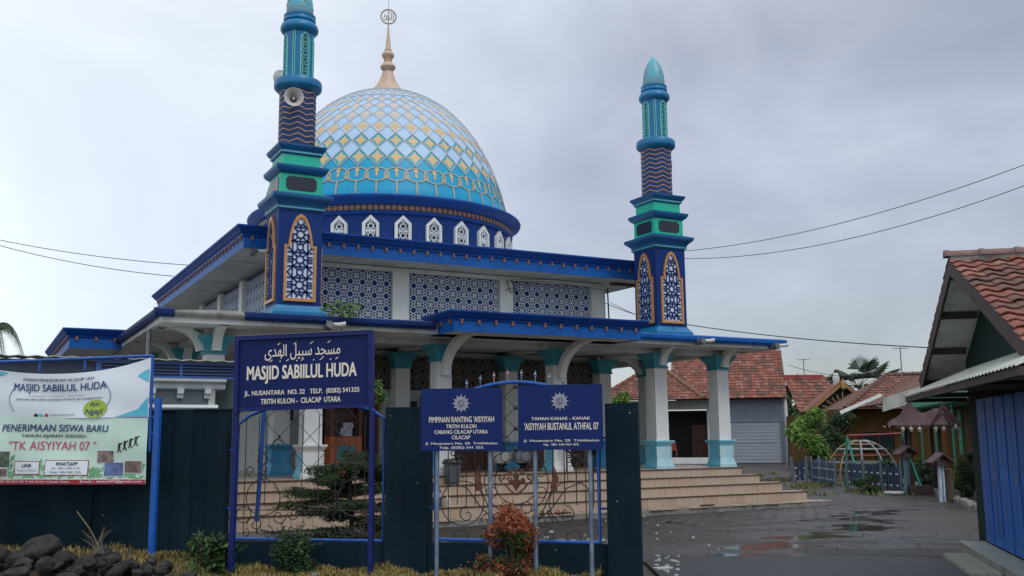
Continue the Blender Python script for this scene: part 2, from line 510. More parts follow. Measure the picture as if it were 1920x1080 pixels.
# ---- columns
def sq(b, cx, cy, prof, m=0): return b.rect(cx, cy, 0, 0, prof, m)
CAPZ = 3.66
def make_column(base_mat_front, base_mat_side, cap_mat=None, z0=.905):
    b = MB()
    sq(b, 0, 0, [(.185, 1.57), (.175, 3.36)])
    for s_ in (-1, 1):          # raised fillets between the flutes, four faces
        for k in range(5):
            t = -.10 + k * .05
            b.box(t - .009, t + .009, s_ * .178 - .008, s_ * .178 + .008, 1.78, 3.12)
            b.box(s_ * .178 - .008, s_ * .178 + .008, t - .009, t + .009, 1.78, 3.12)
    c = b.build('column', whitecol, mosque)
    b = MB()
    prof = [(.262, z0), (.262, z0 + .07), (.245, z0 + .10), (.215, z0 + .20), (.205, z0 + .24), (.205, z0 + .52), (.22, z0 + .555), (.25, z0 + .60), (.275, z0 + .63), (.275, z0 + .665)]
    rs = [[(-o_, -o_, z), (o_, -o_, z), (o_, o_, z), (-o_, o_, z)] for o_, z in prof]
    for i in range(len(rs) - 1):
        for j in range(4):
            b.add([rs[i][j], rs[i][(j + 1) % 4], rs[i + 1][(j + 1) % 4], rs[i + 1][j]], [(0, 1, 2, 3)], 2 if i >= 5 else (0 if j in (0, 1) else 1))
    b.add(rs[-1], [(0, 1, 2, 3)], 0)
    for s1 in (-1, 1):
        for s2 in (-1, 1):      # carved corner roll
            for k in range(6):
                z = z0 + .25 + k * .045
                b.rect(s1 * .207, s2 * .207, .004, .004, [(.004, z), (.016, z + .015), (.004, z + .04)], 0)
    b.build('pedestal', [base_mat_front, base_mat_side, cap_mat or base_mat_front], c)
    b = MB()
    sq(b, 0, 0, [(.19, 3.30), (.215, 3.305), (.215, 3.335), (.195, 3.34), (.195, 3.42), (.21, 3.425), (.21, 3.44), (.225, 3.48), (.29, 3.56), (.30, 3.565), (.30, 3.59), (.33, 3.61), (.33, CAPZ)])
    b.build('capital', capteal, c)
    return c
def corbel_poly(reach, big):
    # profile in (outward distance, z); curved arm sweeping up to the roof edge
    P_ = []
    zb, zt = (3.0, 3.80) if big else (3.36, 3.84)
    n = 10
    for i in range(n + 1):       # outer (lower) curve
        t = i / n
        P_.append((-.02 + .16 + (reach - .16) * (1 - math.cos(t * PI / 2)), zb + (zt - zb - .06) * math.sin(t * PI / 2)))
    P_.append((reach + .10, zt - .06)); P_.append((reach + .12, zt + .02)); P_.append((reach * .4, zt + .05))
    for i in range(n, -1, -1):
        t = i / n
        P_.append((-.02 + (reach - .05) * (1 - math.cos(t * PI / 2)) * .96, zb + .02 + (zt - zb + .03) * math.sin(t * PI / 2)))
    return P_
def add_corbel(col, reach, big, side='front', wdt=.17):
    P_ = corbel_poly(reach, big)
    b = MB()
    n = len(P_)
    def pt(p, a):
        d = p[0] + .18
        if side == 'front': return (a, -d, p[1])
        if side == 'left': return (-d, a, p[1])
        return (d, a, p[1])
    lo, up_ = P_[:11], P_[14:][::-1]
    for i in range(10):          # quads along the arm
        q = [lo[i], lo[i + 1], up_[i + 1], up_[i]]
        vv = [pt(p, -wdt / 2) for p in q] + [pt(p, wdt / 2) for p in q]
        b.add(vv, [(0, 1, 2, 3), (7, 6, 5, 4), (0, 4, 5, 1), (1, 5, 6, 2), (2, 6, 7, 3), (3, 7, 4, 0)])
    q = [lo[10], (reach + .12, P_[11][1]), (reach + .14, P_[12][1]), up_[10]]
    vv = [pt(p, -wdt / 2 - .012) for p in q] + [pt(p, wdt / 2 + .012) for p in q]
    b.add(vv, [(0, 1, 2, 3), (7, 6, 5, 4), (0, 4, 5, 1), (1, 5, 6, 2), (2, 6, 7, 3), (3, 7, 4, 0)])
    return b.build('corbel', whitecol, col)
def put(col, u_, v_):
    col.location = (u_ - CU, v_ - CV, 0)
FRONT = [3.9, 5.85, 8.7, 11.6, 14.45, 16.38]
VF = 19.28
c0 = make_column(whitecol, tealpaint)
# left and bottom-left faces teal, front pale
put(c0, FRONT[0], VF)
cols = [c0]
c1 = make_column(paletealp, tealpaint, tealpaint)
for k, x in enumerate(FRONT[1:]):
    if k == 3: c = c1
    else: c = copy_tree(c1 if k == 4 else c0); c.parent = mosque
    put(c, x, VF); cols.append(c)
for i, c in enumerate(cols):
    if i in (2, 3): add_corbel(c, 1.45, True)
    else: add_corbel(c, .72, False)
add_corbel(cols[0], .75, False, 'left', .2)
add_corbel(cols[5], .6, False, 'right', .2)
cb = make_column(pedblue, pedblue); put(cb, 5.85, 21.6)
for x in (8.7, 11.6, 14.4):
    c = copy_tree(cb); c.parent = mosque; put(c, x, 21.6)
for v_ in (22.3, 25.4, 28.3, 31.0):       # side colonnades
    for x in (3.9, 16.38):
        c = copy_tree(c0); c.parent = mosque; put(c, x, v_)
        add_corbel(c, .7, False, 'left' if x < 10 else 'right', .17)

# ---- inner wall behind the porch
b = MB()
b.box(5.85, 14.4, 21.78, 30.9, .905, 3.75)
mp_(b, 'hall_wall', wallgrey)
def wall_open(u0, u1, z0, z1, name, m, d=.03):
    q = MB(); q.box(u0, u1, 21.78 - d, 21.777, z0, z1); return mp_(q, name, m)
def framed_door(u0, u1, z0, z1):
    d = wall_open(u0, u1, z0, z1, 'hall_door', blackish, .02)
    q = MB()
    q.box(u0 - .07, u0, 21.70, 21.757, z0, z1 + .07); q.box(u1, u1 + .07, 21.70, 21.757, z0, z1 + .07)
    q.box(u0, u1, 21.70, 21.757, z1, z1 + .07)
    mp_(q, 'door_frame', wood, d)
    q = MB(); mid = (u0 + u1) / 2
    q.box(mid - .04, mid + .04, 21.72, 21.757, z0, z1)
    for k in range(2):
        x0 = u0 if k == 0 else mid + .04; x1 = mid - .04 if k == 0 else u1
        q.box(x0, x0 + .07, 21.725, 21.757, z0, z1); q.box(x1 - .07, x1, 21.725, 21.757, z0, z1)
        q.box(x0 + .07, x1 - .07, 21.725, 21.757, z0, z0 + .5); q.box(x0 + .07, x1 - .07, 21.725, 21.757, z1 - .1, z1)
    mp_(q, 'door_leaves', wood, d)
framed_door(6.45, 8.15, .91, 2.75)
framed_door(9.35, 11.0, .91, 2.6)
framed_door(12.2, 13.8, .91, 2.6)
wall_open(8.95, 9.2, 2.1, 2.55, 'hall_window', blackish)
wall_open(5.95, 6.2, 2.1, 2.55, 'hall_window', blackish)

# ---- geometric lattice generator (bars in a cell of size 1)
def star_cell(kind):
    seg = []
    def poly(pts, closed=True):
        for i in range(len(pts) if closed else len(pts) - 1):
            seg.append((pts[i], pts[(i + 1) % len(pts)]))
    c = (.5, .5)
    if kind == 'wall':
        P = [(.5 + (.30 if i % 2 == 0 else .235) * math.cos(i * PI / 8), .5 + (.30 if i % 2 == 0 else .235) * math.sin(i * PI / 8)) for i in range(16)]
        poly(P)
        for i in range(8):
            a = i * PI / 4
            p = (.5 + .235 * math.cos(a + PI / 8), .5 + .235 * math.sin(a + PI / 8))
            q = (.5 + .42 * math.cos(a + PI / 8), .5 + .42 * math.sin(a + PI / 8))
            seg.append((p, q))
            q2 = (.5 + .42 * math.cos(a - PI / 8), .5 + .42 * math.sin(a - PI / 8))
            r_ = (.5 + .52 * math.cos(a), .5 + .52 * math.sin(a)) if i % 2 == 0 else (.5 + .56 * math.cos(a), .5 + .56 * math.sin(a))
            seg.append((q, r_)); seg.append((q2, r_))
        for cx, cy in ((0, 0), (1, 0), (0, 1), (1, 1)):
            sx = 1 if cx == 0 else -1; sy = 1 if cy == 0 else -1
            seg.append(((cx + sx * .14, cy), (cx, cy + sy * .14)))
            seg.append(((cx, cy), (cx + sx * .14, cy + sy * .14)))
    elif kind == 'arch':
        def st(cx, cy, r0, r1):
            P_ = [(cx + (r0 if i % 2 == 0 else r1) * math.cos(i * PI / 8), cy + (r0 if i % 2 == 0 else r1) * math.sin(i * PI / 8)) for i in range(16)]
            poly(P_)
        st(.5, .5, .19, .13)
        P_ = [(.5 + .13 * math.cos(i * PI / 4), .13 * math.sin(i * PI / 4)) for i in range(5)]
        poly(P_, False)
        poly([(x, 1 - y) for x, y in P_], False)
        for sx in (-1, 1):
            for sy in (-1, 1):
                seg.append(((.5 + sx * .134, .5 + sy * .134), (.5 + sx * .5, .5 + sy * .5)))
                seg.append(((.5 + sx * .30, .5 + sy * .0), (.5 + sx * .30, .5 + sy * .5)))
                seg.append(((.5 + sx * .0, .5 + sy * .28), (.5 + sx * .5, .5 + sy * .28)))
                seg.append(((.5 + sx * .092, .5 + sy * .408), (.5 + sx * .30, .5 + sy * .20)))
                seg.append(((.5 + sx * .30, .5 + sy * .10), (.5 + sx * .5, .5 + sy * .10)))
            seg.append(((.5 + sx * .19, .5), (.5 + sx * .5, .5)))
            seg.append(((.5, .5 + sx * .19), (.5, .5 + sx * .37)))
    elif kind == 'rosette':
        for i in range(8):
            a = i * PI / 4
            p = (.5 + .16 * math.cos(a), .5 + .16 * math.sin(a)); q = (.5 + .36 * math.cos(a + PI / 8), .5 + .36 * math.sin(a + PI / 8))
            q2 = (.5 + .36 * math.cos(a - PI / 8), .5 + .36 * math.sin(a - PI / 8)); r_ = (.5 + .55 * math.cos(a), .5 + .55 * math.sin(a))
            seg += [(p, q), (p, q2), (q, r_), (q2, r_)]
    return seg
def lattice(b, x0, x1, z0, z1, cell, kind, wdt, y, th=.02, inside=None, cellz=None, m=0):
    cz = cellz or cell
    segs = star_cell(kind)
    nx = int(math.ceil((x1 - x0) / cell)); nz_ = int(math.ceil((z1 - z0) / cz))
    for i in range(nx):
        for j in range(nz_):
            for p, q in segs:
                a = (x0 + (i + p[0]) * cell, z0 + (j + p[1]) * cz); c = (x0 + (i + q[0]) * cell, z0 + (j + q[1]) * cz)
                # clip
                K = 4
                run = None
                for k in range(K):
                    t0, t1 = k / K, (k + 1) / K
                    mx, mz = a[0] + (c[0] - a[0]) * (t0 + t1) / 2, a[1] + (c[1] - a[1]) * (t0 + t1) / 2
                    ok = x0 <= mx <= x1 and z0 <= mz <= z1 and (inside is None or inside(mx, mz))
                    if ok and run is None: run = t0
                    if (not ok or k == K - 1) and run is not None:
                        te = t1 if ok else t0
                        b.strip((a[0] + (c[0] - a[0]) * run, a[1] + (c[1] - a[1]) * run), (a[0] + (c[0] - a[0]) * te, a[1] + (c[1] - a[1]) * te), wdt, y, th, m)
                        run = None
# porch transom screens
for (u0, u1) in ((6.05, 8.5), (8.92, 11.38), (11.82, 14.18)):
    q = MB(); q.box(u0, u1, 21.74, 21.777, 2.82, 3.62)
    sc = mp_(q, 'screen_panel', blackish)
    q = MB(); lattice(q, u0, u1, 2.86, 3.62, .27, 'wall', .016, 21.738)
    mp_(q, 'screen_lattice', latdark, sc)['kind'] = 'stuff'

# ---- beams and porch roof
b = MB()
b.box(3.68, 16.6, VF - .16, VF + .16, CAPZ + .002, 3.90)
mp_(b, 'porch_beam', soffit)
b = MB()
for x in (3.9, 16.38): b.box(x - .155, x + .155, VF + .165, 31.2, CAPZ + .002, 3.90)
mp_(b, 'side_beam', soffit)
for x in FRONT[1:5]:
    b = MB(); b.box(x - .12, x + .12, VF + .165, 21.55, CAPZ + .03, 3.88); mp_(b, 'cross_beam', soffit)
RU0, RU1, RV0, RV1, RZ = 2.68, 17.5, 18.1, 32.6, 4.02
rcx, rcy, rhx, rhy = (RU0 + RU1) / 2, (RV0 + RV1) / 2, (RU1 - RU0) / 2, (RV1 - RV0) / 2
b = MB()
b.rect(rcx, rcy, rhx, rhy, [(-.06, 3.78), (-.05, 3.90), (-.05, RZ - .03)])
mp_(b, 'porch_roof', soffit)
# roof top sloping up to the hall wall
b = MB()
rs = [[(RU0 + o_, RV0 + o_, z), (RU1 - o_, RV0 + o_, z), (RU1 - o_, RV1 - o_, z), (RU0 + o_, RV1 - o_, z)] for o_, z in ((.1, RZ - .028), (1.2, 4.18), (3.2, 4.22))]
b.rings(rs, True)
mp_(b, 'roof_screed', concrete)
# blue eaves strip: front in pieces (a stretch at the left corner has lost its paint)
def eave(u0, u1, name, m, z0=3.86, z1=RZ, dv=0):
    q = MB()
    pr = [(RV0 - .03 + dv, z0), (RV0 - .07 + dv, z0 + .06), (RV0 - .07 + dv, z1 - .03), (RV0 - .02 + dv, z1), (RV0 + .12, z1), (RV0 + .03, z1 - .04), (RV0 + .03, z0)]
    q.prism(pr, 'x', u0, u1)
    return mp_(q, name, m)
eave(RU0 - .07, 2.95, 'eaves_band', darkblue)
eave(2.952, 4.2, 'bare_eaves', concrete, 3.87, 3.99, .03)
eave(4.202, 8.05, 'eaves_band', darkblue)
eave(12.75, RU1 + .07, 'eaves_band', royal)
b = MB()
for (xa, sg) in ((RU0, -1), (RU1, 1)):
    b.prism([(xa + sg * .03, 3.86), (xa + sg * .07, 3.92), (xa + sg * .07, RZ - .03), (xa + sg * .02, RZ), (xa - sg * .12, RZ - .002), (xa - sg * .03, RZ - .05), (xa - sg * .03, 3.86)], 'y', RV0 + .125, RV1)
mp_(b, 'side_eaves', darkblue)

# ---- entrance canopies with cornice and dentils
def dentil_mesh():
    q = MB()
    q.box(-.028, .028, -.048, 0, -.008, .014); q.box(-.019, .019, -.034, 0, -.034, -.008); q.box(-.026, .026, -.042, 0, -.056, -.034); q.box(-.014, .014, -.022, 0, -.07, -.056)
    return q
DENT = None
def dentil(u_, v_, z, rot, parent):
    global DENT
    if DENT is None:
        o = dentil_mesh().build('dentil', dentilm, parent); DENT = o.data
    else:
        o = bpy.data.objects.new('dentil', DENT); COL.objects.link(o); o.parent = parent
    o.location = (u_ - CU, v_ - CV, z); o.rotation_euler = (0, 0, rot)
def canopy(u0, u1, v0, v1, z0, z1, front_dent, side_dent, name):
    cx, cy, hx, hy = (u0 + u1) / 2, (v0 + v1) / 2, (u1 - u0) / 2, (v1 - v0) / 2
    h = z1 - z0
    q = MB(); q.rect(cx, cy, hx - .16, hy - .16, [(0, z0 + .02), (0, z0 + h * .5)])
    q.add([(u0 + .12, v0 + .12, z1 - .02), (u1 - .12, v0 + .12, z1 - .02), (u1 - .12, v1 - .12, z1 - .02), (u0 + .12, v1 - .12, z1 - .02)], [(0, 1, 2, 3)])
    body = mp_(q, name, soffit)
    q = MB(); q.rect(cx, cy, hx - .15, hy - .15, [(0, z0), (0, z0 + h * .55), (-.1, z0 + h * .55)], cap=False)
    mp_(q, 'fascia', royal, body)
    q = MB(); q.rect(cx, cy, hx - .15, hy - .15, [(.0, z0 + h * .553), (.03, z0 + h * .57), (.04, z0 + h * .66), (.07, z0 + h * .70), (.12, z0 + h * .85), (.15, z0 + h * .93), (.15, z1), (.0, z1 + .005)], cap=False)
    mp_(q, 'crown_moulding', crown, body)
    n, side = front_dent
    for i in range(n):
        dentil(u0 + .3 + (u1 - u0 - .6) * i / (n - 1), v0 + .149, z0 + h * .545, 0, body)
    for i in range(side_dent):
        dentil(u0 + .149, v0 + .3 + (v1 - v0 - .6) * i / max(1, side_dent - 1), z0 + h * .545, R(-90), body)
    return body
canopy(7.98, 12.78, 17.22, 18.7, 3.76, 4.17, (12, 0), 3, 'entrance_canopy')
canopy(1.5, 2.9, 23.5, 30.2, 3.72, 4.16, (3, 0), 12, 'side_canopy')

# ---- upper hall
b = MB(); b.box(5.85, 14.4, 21.78, 30.9, 4.0, 5.70); mp_(b, 'upper_wall', wallgrey)
PIL = [(5.85, 6.1), (8.48, 8.90), (11.38, 11.75), (14.14, 14.56)]
for (u0, u1) in PIL:
    q = MB(); q.box(u0 if u0 > 6 else 5.7, u1, 21.58, 21.775, 4.15, 5.62); mp_(q, 'wall_pier', whitep)
q = MB(); q.box(5.72, 14.54, 21.60, 21.775, 5.622, 5.72); mp_(q, 'wall_plate', whitep)
for (u0, u1) in ((6.1, 8.48), (8.90, 11.38), (11.75, 14.14)):
    q = MB(); q.box(u0, u1, 21.70, 21.775, 4.2, 5.62)
    pn = mp_(q, 'screen_panel', latback)
    q = MB(); lattice(q, u0 + .01, u1 - .01, 4.28, 5.60, .30, 'wall', .019, 21.698, .018)
    mp_(q, 'screen_lattice', latwhite, pn)['kind'] = 'stuff'
# left flank: piers and screens facing west
yv = 22.0
for k in range(4):
    q = MB(); q.box(5.62, 5.80, yv + .0, yv + .35, 4.15, 5.64); mp_(q, 'flank_pier', whitep)
    if k < 3:
        q = MB(); q.box(5.74, 5.80, yv + .352, yv + 2.6, 4.2, 5.64)
        pn = mp_(q, 'flank_panel', latback)
        q = MB(); lattice(q, 0, 2.2, 4.3, 5.6, .30, 'wall', .014, 0, .006)
        q.v = [(5.738 + p[1], yv + 2.58 - p[0], p[2]) for p in q.v]
        mp_(q, 'flank_lattice', latwhite, pn)['kind'] = 'stuff'
    yv += 2.6
# upper roof
UU0, UU1, UV0, UV1, UZ = 4.55, 15.75, 20.5, 32.3, 6.2
ucx, ucy, uhx, uhy = (UU0 + UU1) / 2, (UV0 + UV1) / 2, (UU1 - UU0) / 2, (UV1 - UV0) / 2
b = MB()
b.rect(ucx, ucy, uhx - .18, uhy - .18, [(-.0, 5.74), (-.0, 5.9)])
b.add([(UU0 + .12, UV0 + .12, UZ - .02), (UU1 - .12, UV0 + .12, UZ - .02), (UU1 - .12, UV1 - .12, UZ - .02), (UU0 + .12, UV1 - .12, UZ - .02)], [(0, 1, 2, 3)])
uroof = mp_(b, 'upper_roof', soffit)
b = MB(); b.rect(ucx, ucy, uhx - .17, uhy - .17, [(0, 5.72), (0, 5.97), (-.1, 5.97)], cap=False); mp_(b, 'fascia', royal, uroof)
b = MB(); b.rect(ucx, ucy, uhx - .17, uhy - .17, [(0, 5.973), (.03, 5.98), (.04, 6.03), (.08, 6.06), (.13, 6.13), (.17, 6.16), (.17, UZ), (0, UZ + .005)], cap=False); mp_(b, 'crown_moulding', crown, uroof)
n = 32
for i in range(n): dentil(UU0 + .35 + (UU1 - UU0 - .7) * i / (n - 1), UV0 + .169, 5.965, 0, uroof)
n = 32
for i in range(n): dentil(UU0 + .169, UV0 + .35 + (UV1 - UV0 - .7) * i / (n - 1), 5.965, R(-90), uroof)
b = MB()
for s_ in (0,):
    b.box(14.6, 15.6, 21.3, 21.42, 5.66, 5.735)
mp_(b, 'soffit_brace', wood, uroof)

# ---- drum
DU, DV = 10.15, 26.4
DOFF = (DU - CU, DV - CV, 0)
b = MB(); b.lathe(0, 0, [(3.62, 6.15), (3.62, 7.36)], 112, cap=False)
drum = b.build('drum', navy, mosque, smooth=True); drum.location = DOFF
b = MB(); b.lathe(0, 0, [(3.62, 7.362), (3.68, 7.37), (3.71, 7.41), (3.67, 7.45), (3.63, 7.455)], 112, cap=False); b.build('drum_bead', crown, drum, smooth=True)
b = MB(); b.lathe(0, 0, [(3.66, 7.457), (3.66, 7.61)], 112, cap=False)
fr = b.build('frieze', mat('frieze_dark', (0.05, 0.035, 0.075), 0.5), drum, smooth=True)
b = MB()
nf = 150
for i in range(nf):
    a = 2 * PI * i / nf
    for k, (r_, z_, s_) in enumerate(((3.668, 7.533, .056),)):
        P_ = []
        for j in range(12):
            t = j * PI / 6
            rr = s_ * (1.12 if j % 2 == 0 else .72)
            P_.append((t, rr))
        for ring in (1.0, .42):
            w_ = .2
            for j in range(12):
                def q_(t, rr): return ((r_) * math.cos(a + rr * ring * math.cos(t) / r_), (r_) * math.sin(a + rr * ring * math.cos(t) / r_), z_ + rr * ring * math.sin(t) * 1.25)
                t0, r0 = P_[j]; t1, r1 = P_[(j + 1) % 12]
                b.add([q_(t0, r0), q_(t1, r1), q_(t1, r1 * (.74 if ring == 1.0 else .05)), q_(t0, r0 * (.74 if ring == 1.0 else .05))], [(0, 1, 2, 3)])
b.build('frieze_rosettes', mat('frieze_orange', (.55, .30, .17), .5, .3, 12), fr)['kind'] = 'stuff'
b = MB(); b.lathe(0, 0, [(3.65, 7.612), (3.72, 7.62), (3.76, 7.66), (3.86, 7.71), (3.93, 7.74), (3.95, 7.79), (3.93, 7.83), (3.82, 7.855), (3.50, 7.87)], 112, cap=False); b.build('drum_cornice', crown, drum, smooth=True)
# windows: frame, recess, rosette tracery; one mesh each, turned round the drum
def drum_window():
    ou = [(-.215, 6.62), (.215, 6.62), (.215, 7.12), (0, 7.33), (-.215, 7.12)]
    inn = [(-.15, 6.68), (.15, 6.68), (.15, 7.09), (0, 7.235), (-.15, 7.09)]
    q = MB()
    y0, y1 = -3.70, -3.57
    for i in range(5):
        j = (i + 1) % 5
        v = [(ou[i][0], y0, ou[i][1]), (ou[j][0], y0, ou[j][1]), (inn[j][0], y0, inn[j][1]), (inn[i][0], y0, inn[i][1]),
             (ou[i][0], y1, ou[i][1]), (ou[j][0], y1, ou[j][1]), (inn[j][0], y0 + .055, inn[j][1]), (inn[i][0], y0 + .055, inn[i][1])]
        q.add(v, [(0, 1, 2, 3), (0, 4, 5, 1), (3, 2, 6, 7)])
    f_ = q.build('window', whitep, drum)
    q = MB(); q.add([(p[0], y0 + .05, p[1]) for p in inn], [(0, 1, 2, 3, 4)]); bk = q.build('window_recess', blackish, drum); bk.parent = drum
    q = MB()
    def ins(x, z): return abs(x) < .145 and z > 6.685 and z < 7.235 - abs(x) * .95
    for cx, cz in ((0, 6.80), (0, 7.04)):
        for i in range(8):
            a = i * PI / 4
            for (p, r_) in (((.05, a), (.10, a + PI / 8)), ((.05, a), (.10, a - PI / 8)), ((.10, a + PI / 8), (.15, a)), ((.10, a - PI / 8), (.15, a))):
                A_ = (cx + p[0] * math.cos(p[1]), cz + p[0] * math.sin(p[1])); B_ = (cx + r_[0] * math.cos(r_[1]), cz + r_[0] * math.sin(r_[1]))
                if ins(*A_) and ins(*B_): q.strip(A_, B_, .02, y0 + .045, .018)
    for sx in (-1, 1):
        q.strip((sx * .143, 6.69), (sx * .143, 7.09), .022, y0 + .045, .018); q.strip((sx * .143, 7.09), (0, 7.225), .022, y0 + .045, .018)
    q.strip((-.14, 6.92), (.14, 6.92), .014, y0 + .045, .018)
    q.strip((-.14, 6.695), (.14, 6.695), .022, y0 + .045, .018)
    tr = q.build('tracery', latwhite, drum)
    return f_, bk, tr
wf = drum_window()
NW = 28
PH0 = R(0)
for k in range(NW):
    for o in wf:
        if k == 0: c = o
        else:
            c = o.copy(); COL.objects.link(c); c.parent = drum
        c.rotation_euler = (0, 0, 2 * PI * k / NW + R(-14.3))

# ---- dome
DR, DZ, DH = 3.56, 8.0, 3.86
def dprof(ph, off=0.0):
    k = 1 - .075 * max(0.0, math.sin(2 * ph)) ** .75
    return (DR * math.cos(ph) * k + off * math.cos(ph), DZ + DH * math.sin(ph) + off * math.sin(ph))
def dpt(a, ph, off=0.0):
    r_, z_ = dprof(ph, off)
    return (r_ * math.cos(a), r_ * math.sin(a), z_)
def enamel(name, c, v=.06):
    return mat(name, c, .45, v, 1.2, spec=.35, dirt=tuple(x * .75 for x in c), dscale=1.5, damt=.3)
en_teal = enamel('dome_turquoise_enamel', (0.012, 0.36, 0.60))
en_teal2 = enamel('dome_teal_enamel', (0.03, 0.44, 0.56))
en_blue = enamel('dome_sky_blue_enamel', (0.42, 0.61, 0.82))
en_pale = enamel('dome_sky_washed_blue_enamel', (0.54, 0.66, 0.75))  # upper panels and cap: pale blue, whitened further for the sky they reflect
en_rib = enamel('dome_rib_silver', (0.46, 0.48, 0.50))
en_ribg = enamel('dome_rib_pale_gold', (0.46, 0.40, 0.29))
en_star = enamel('dome_star_gold', (0.68, 0.47, 0.23))
en_star2 = enamel('dome_star_sky_washed', (0.64, 0.53, 0.42))  # upper stars: reflected sky and haze put into a paler gold
ND = 42
phs = [-.05]
PH1 = .185
b = MB(); prof = [dprof(-.06 + i * (PI / 2 + .06) / 60) for i in range(61)]
b.lathe(0, 0, [p if p[0] > .02 else (.02, p[1]) for p in prof], 168, cap=False)
dome = b.build('dome', en_teal, mosque, smooth=True); dome.location = DOFF
# star row centres and blue row centres going up (square diamonds)
def arc(ph): return math.hypot((dprof(ph + .01)[0] - dprof(ph)[0]) / .01, (dprof(ph + .01)[1] - dprof(ph)[1]) / .01)
rows = []        # vertex latitudes spaced half a diamond
ph = PH1
lat = [ph]
while ph < 1.47:
    wd = 2 * PI * dprof(ph)[0] / ND
    ph += max(.004, .5 * 1.13 * wd / arc(ph))
    lat.append(ph)
    if len(lat) > 40: break
A0 = R(-104) - R(28.5)      # azimuth (mosque frame) of the star column that faces the camera
def facing(a):
    # direction in world = a + TH ; camera lies toward -Y mostly
    return math.cos(a + TH - math.atan2(-26.0, 4.0)) > .05
def diamond(ac, i0, sc, off, sub=4, col=0):
    # diamond between lat[i0], lat[i0+1], lat[i0+2] centred at ac ; returns conformed grid
    half = PI / ND
    pts = []
    lo, mid, hi = lat[i0], lat[i0 + 1], lat[i0 + 2]
    def pos(x, y):       # x,y in [-1,1] diamond coordinates
        phv = mid + (y * (hi - mid) if y > 0 else y * (mid - lo))
        return dpt(ac + x * half, phv, off)
    vs, fs = [], []
    n = sub
    for i in range(n + 1):
        for j in range(n + 1):
            s_, t_ = i / n * 2 - 1, j / n * 2 - 1
            vs.append(pos((s_ + t_) / 2 * sc, (t_ - s_) / 2 * sc))
    for i in range(n):
        for j in range(n):
            fs.append((i * (n + 1) + j, (i + 1) * (n + 1) + j, (i + 1) * (n + 1) + j + 1, i * (n + 1) + j + 1))
    return vs, fs
STAR = []
for i in range(4):
    a = i * PI / 2
    for (r_, da) in ((.80, 0), (.46, .24), (.55, .34), (.36, .56), (.44, PI / 4)):
        STAR.append((r_, a + da))
    for (r_, da) in ((.36, PI / 2 - .56), (.55, PI / 2 - .34), (.46, PI / 2 - .24)):
        STAR.append((r_, a + da))
def star_piece(ac, i0, off):
    half = PI / ND
    lo, mid, hi = lat[i0], lat[i0 + 1], lat[i0 + 2]
    vs = [dpt(ac, mid, off)]
    for r_, t in STAR:
        x, y = r_ * math.cos(t), r_ * math.sin(t)
        phv = mid + (y * (hi - mid) if y > 0 else y * (mid - lo))
        vs.append(dpt(ac + x * half, phv, off))
    n = len(STAR)
    return vs, [(0, 1 + i, 1 + (i + 1) % n) for i in range(n)]
def place_rows(name, idx, shift, fn, mm):
    rest = MB()
    for i0 in idx:
        vs, fs = fn(0, i0)
        bb = MB(); bb.add(vs, fs)
        first = None
        for k in range(ND):
            a = A0 + (k + shift) * 2 * PI / ND
            if facing(a):
                if first is None:
                    first = bb.build(name, mm, dome, smooth=True); o = first
                else:
                    o = bpy.data.objects.new(name, first.data); COL.objects.link(o); o.parent = dome
                o.rotation_euler = (0, 0, a)
            else:
                v2, f2 = fn(a, i0); rest.add(v2, f2)
    rest.build(name + 's_behind', mm, dome, smooth=True)['kind'] = 'stuff'
nl = len(lat)
st_rows = [i for i in range(0, nl - 2, 2)]
bl_rows = [i for i in range(1, nl - 2, 2)]
place_rows('blue_panel', bl_rows[:6], .5, lambda a, i: diamond(a, i, .985, .006), en_blue)
place_rows('star_panel', st_rows[:2], 0, lambda a, i: diamond(a, i, .84, .008), en_teal2)
place_rows('star_panel', st_rows[2:6], 0, lambda a, i: diamond(a, i, .97, .007), en_pale)
place_rows('gold_star', st_rows[:3], 0, lambda a, i: star_piece(a, i, .013), en_star)
place_rows('sky_washed_star', st_rows[3:6], 0, lambda a, i: star_piece(a, i, .013), en_star2)
# plain upper cap above the last built row
b = MB(); pl = lat[13] if nl > 13 else lat[-1]
b.lathe(0, 0, [dprof(pl + (PI / 2 - pl) * i / 10, .005) for i in range(11)][:-1] + [(.02, DZ + DH + .004)], 126, cap=False)
b.build('dome_crown', en_pale, dome, smooth=True)
# ribs: two families of rising diagonals, conformed to the shell
def ribs(sign, name):
    q = MB()
    for k in range(ND):
        a = A0 + k * 2 * PI / ND
        pts = []
        for i in range(nl):
            pts.append((a + sign * i * PI / ND, lat[i]))
        # ribbon with thickness
        wv = .016
        prev = None
        vs, fs = [], []
        for i, (aa, pp) in enumerate(pts):
            r_ = dprof(pp)[0]
            w2 = wv * min(1, .35 + r_ / DR)
            t_l = math.hypot(arc(pp) * 1.0, 1)
            vs += [dpt(aa - w2 / r_, pp - sign * 0, .004), dpt(aa - w2 / r_, pp, .022), dpt(aa + w2 / r_, pp, .022), dpt(aa + w2 / r_, pp, .004)]
        for i in range(len(pts) - 1):
            o_ = i * 4
            for j in range(3): fs.append((o_ + j, o_ + j + 1, o_ + j + 5, o_ + j + 4))
        q.add(vs, fs)
    return q.build(name, en_rib, dome)
ribs(1, 'diagonal_ribs'); ribs(-1, 'diagonal_ribs')
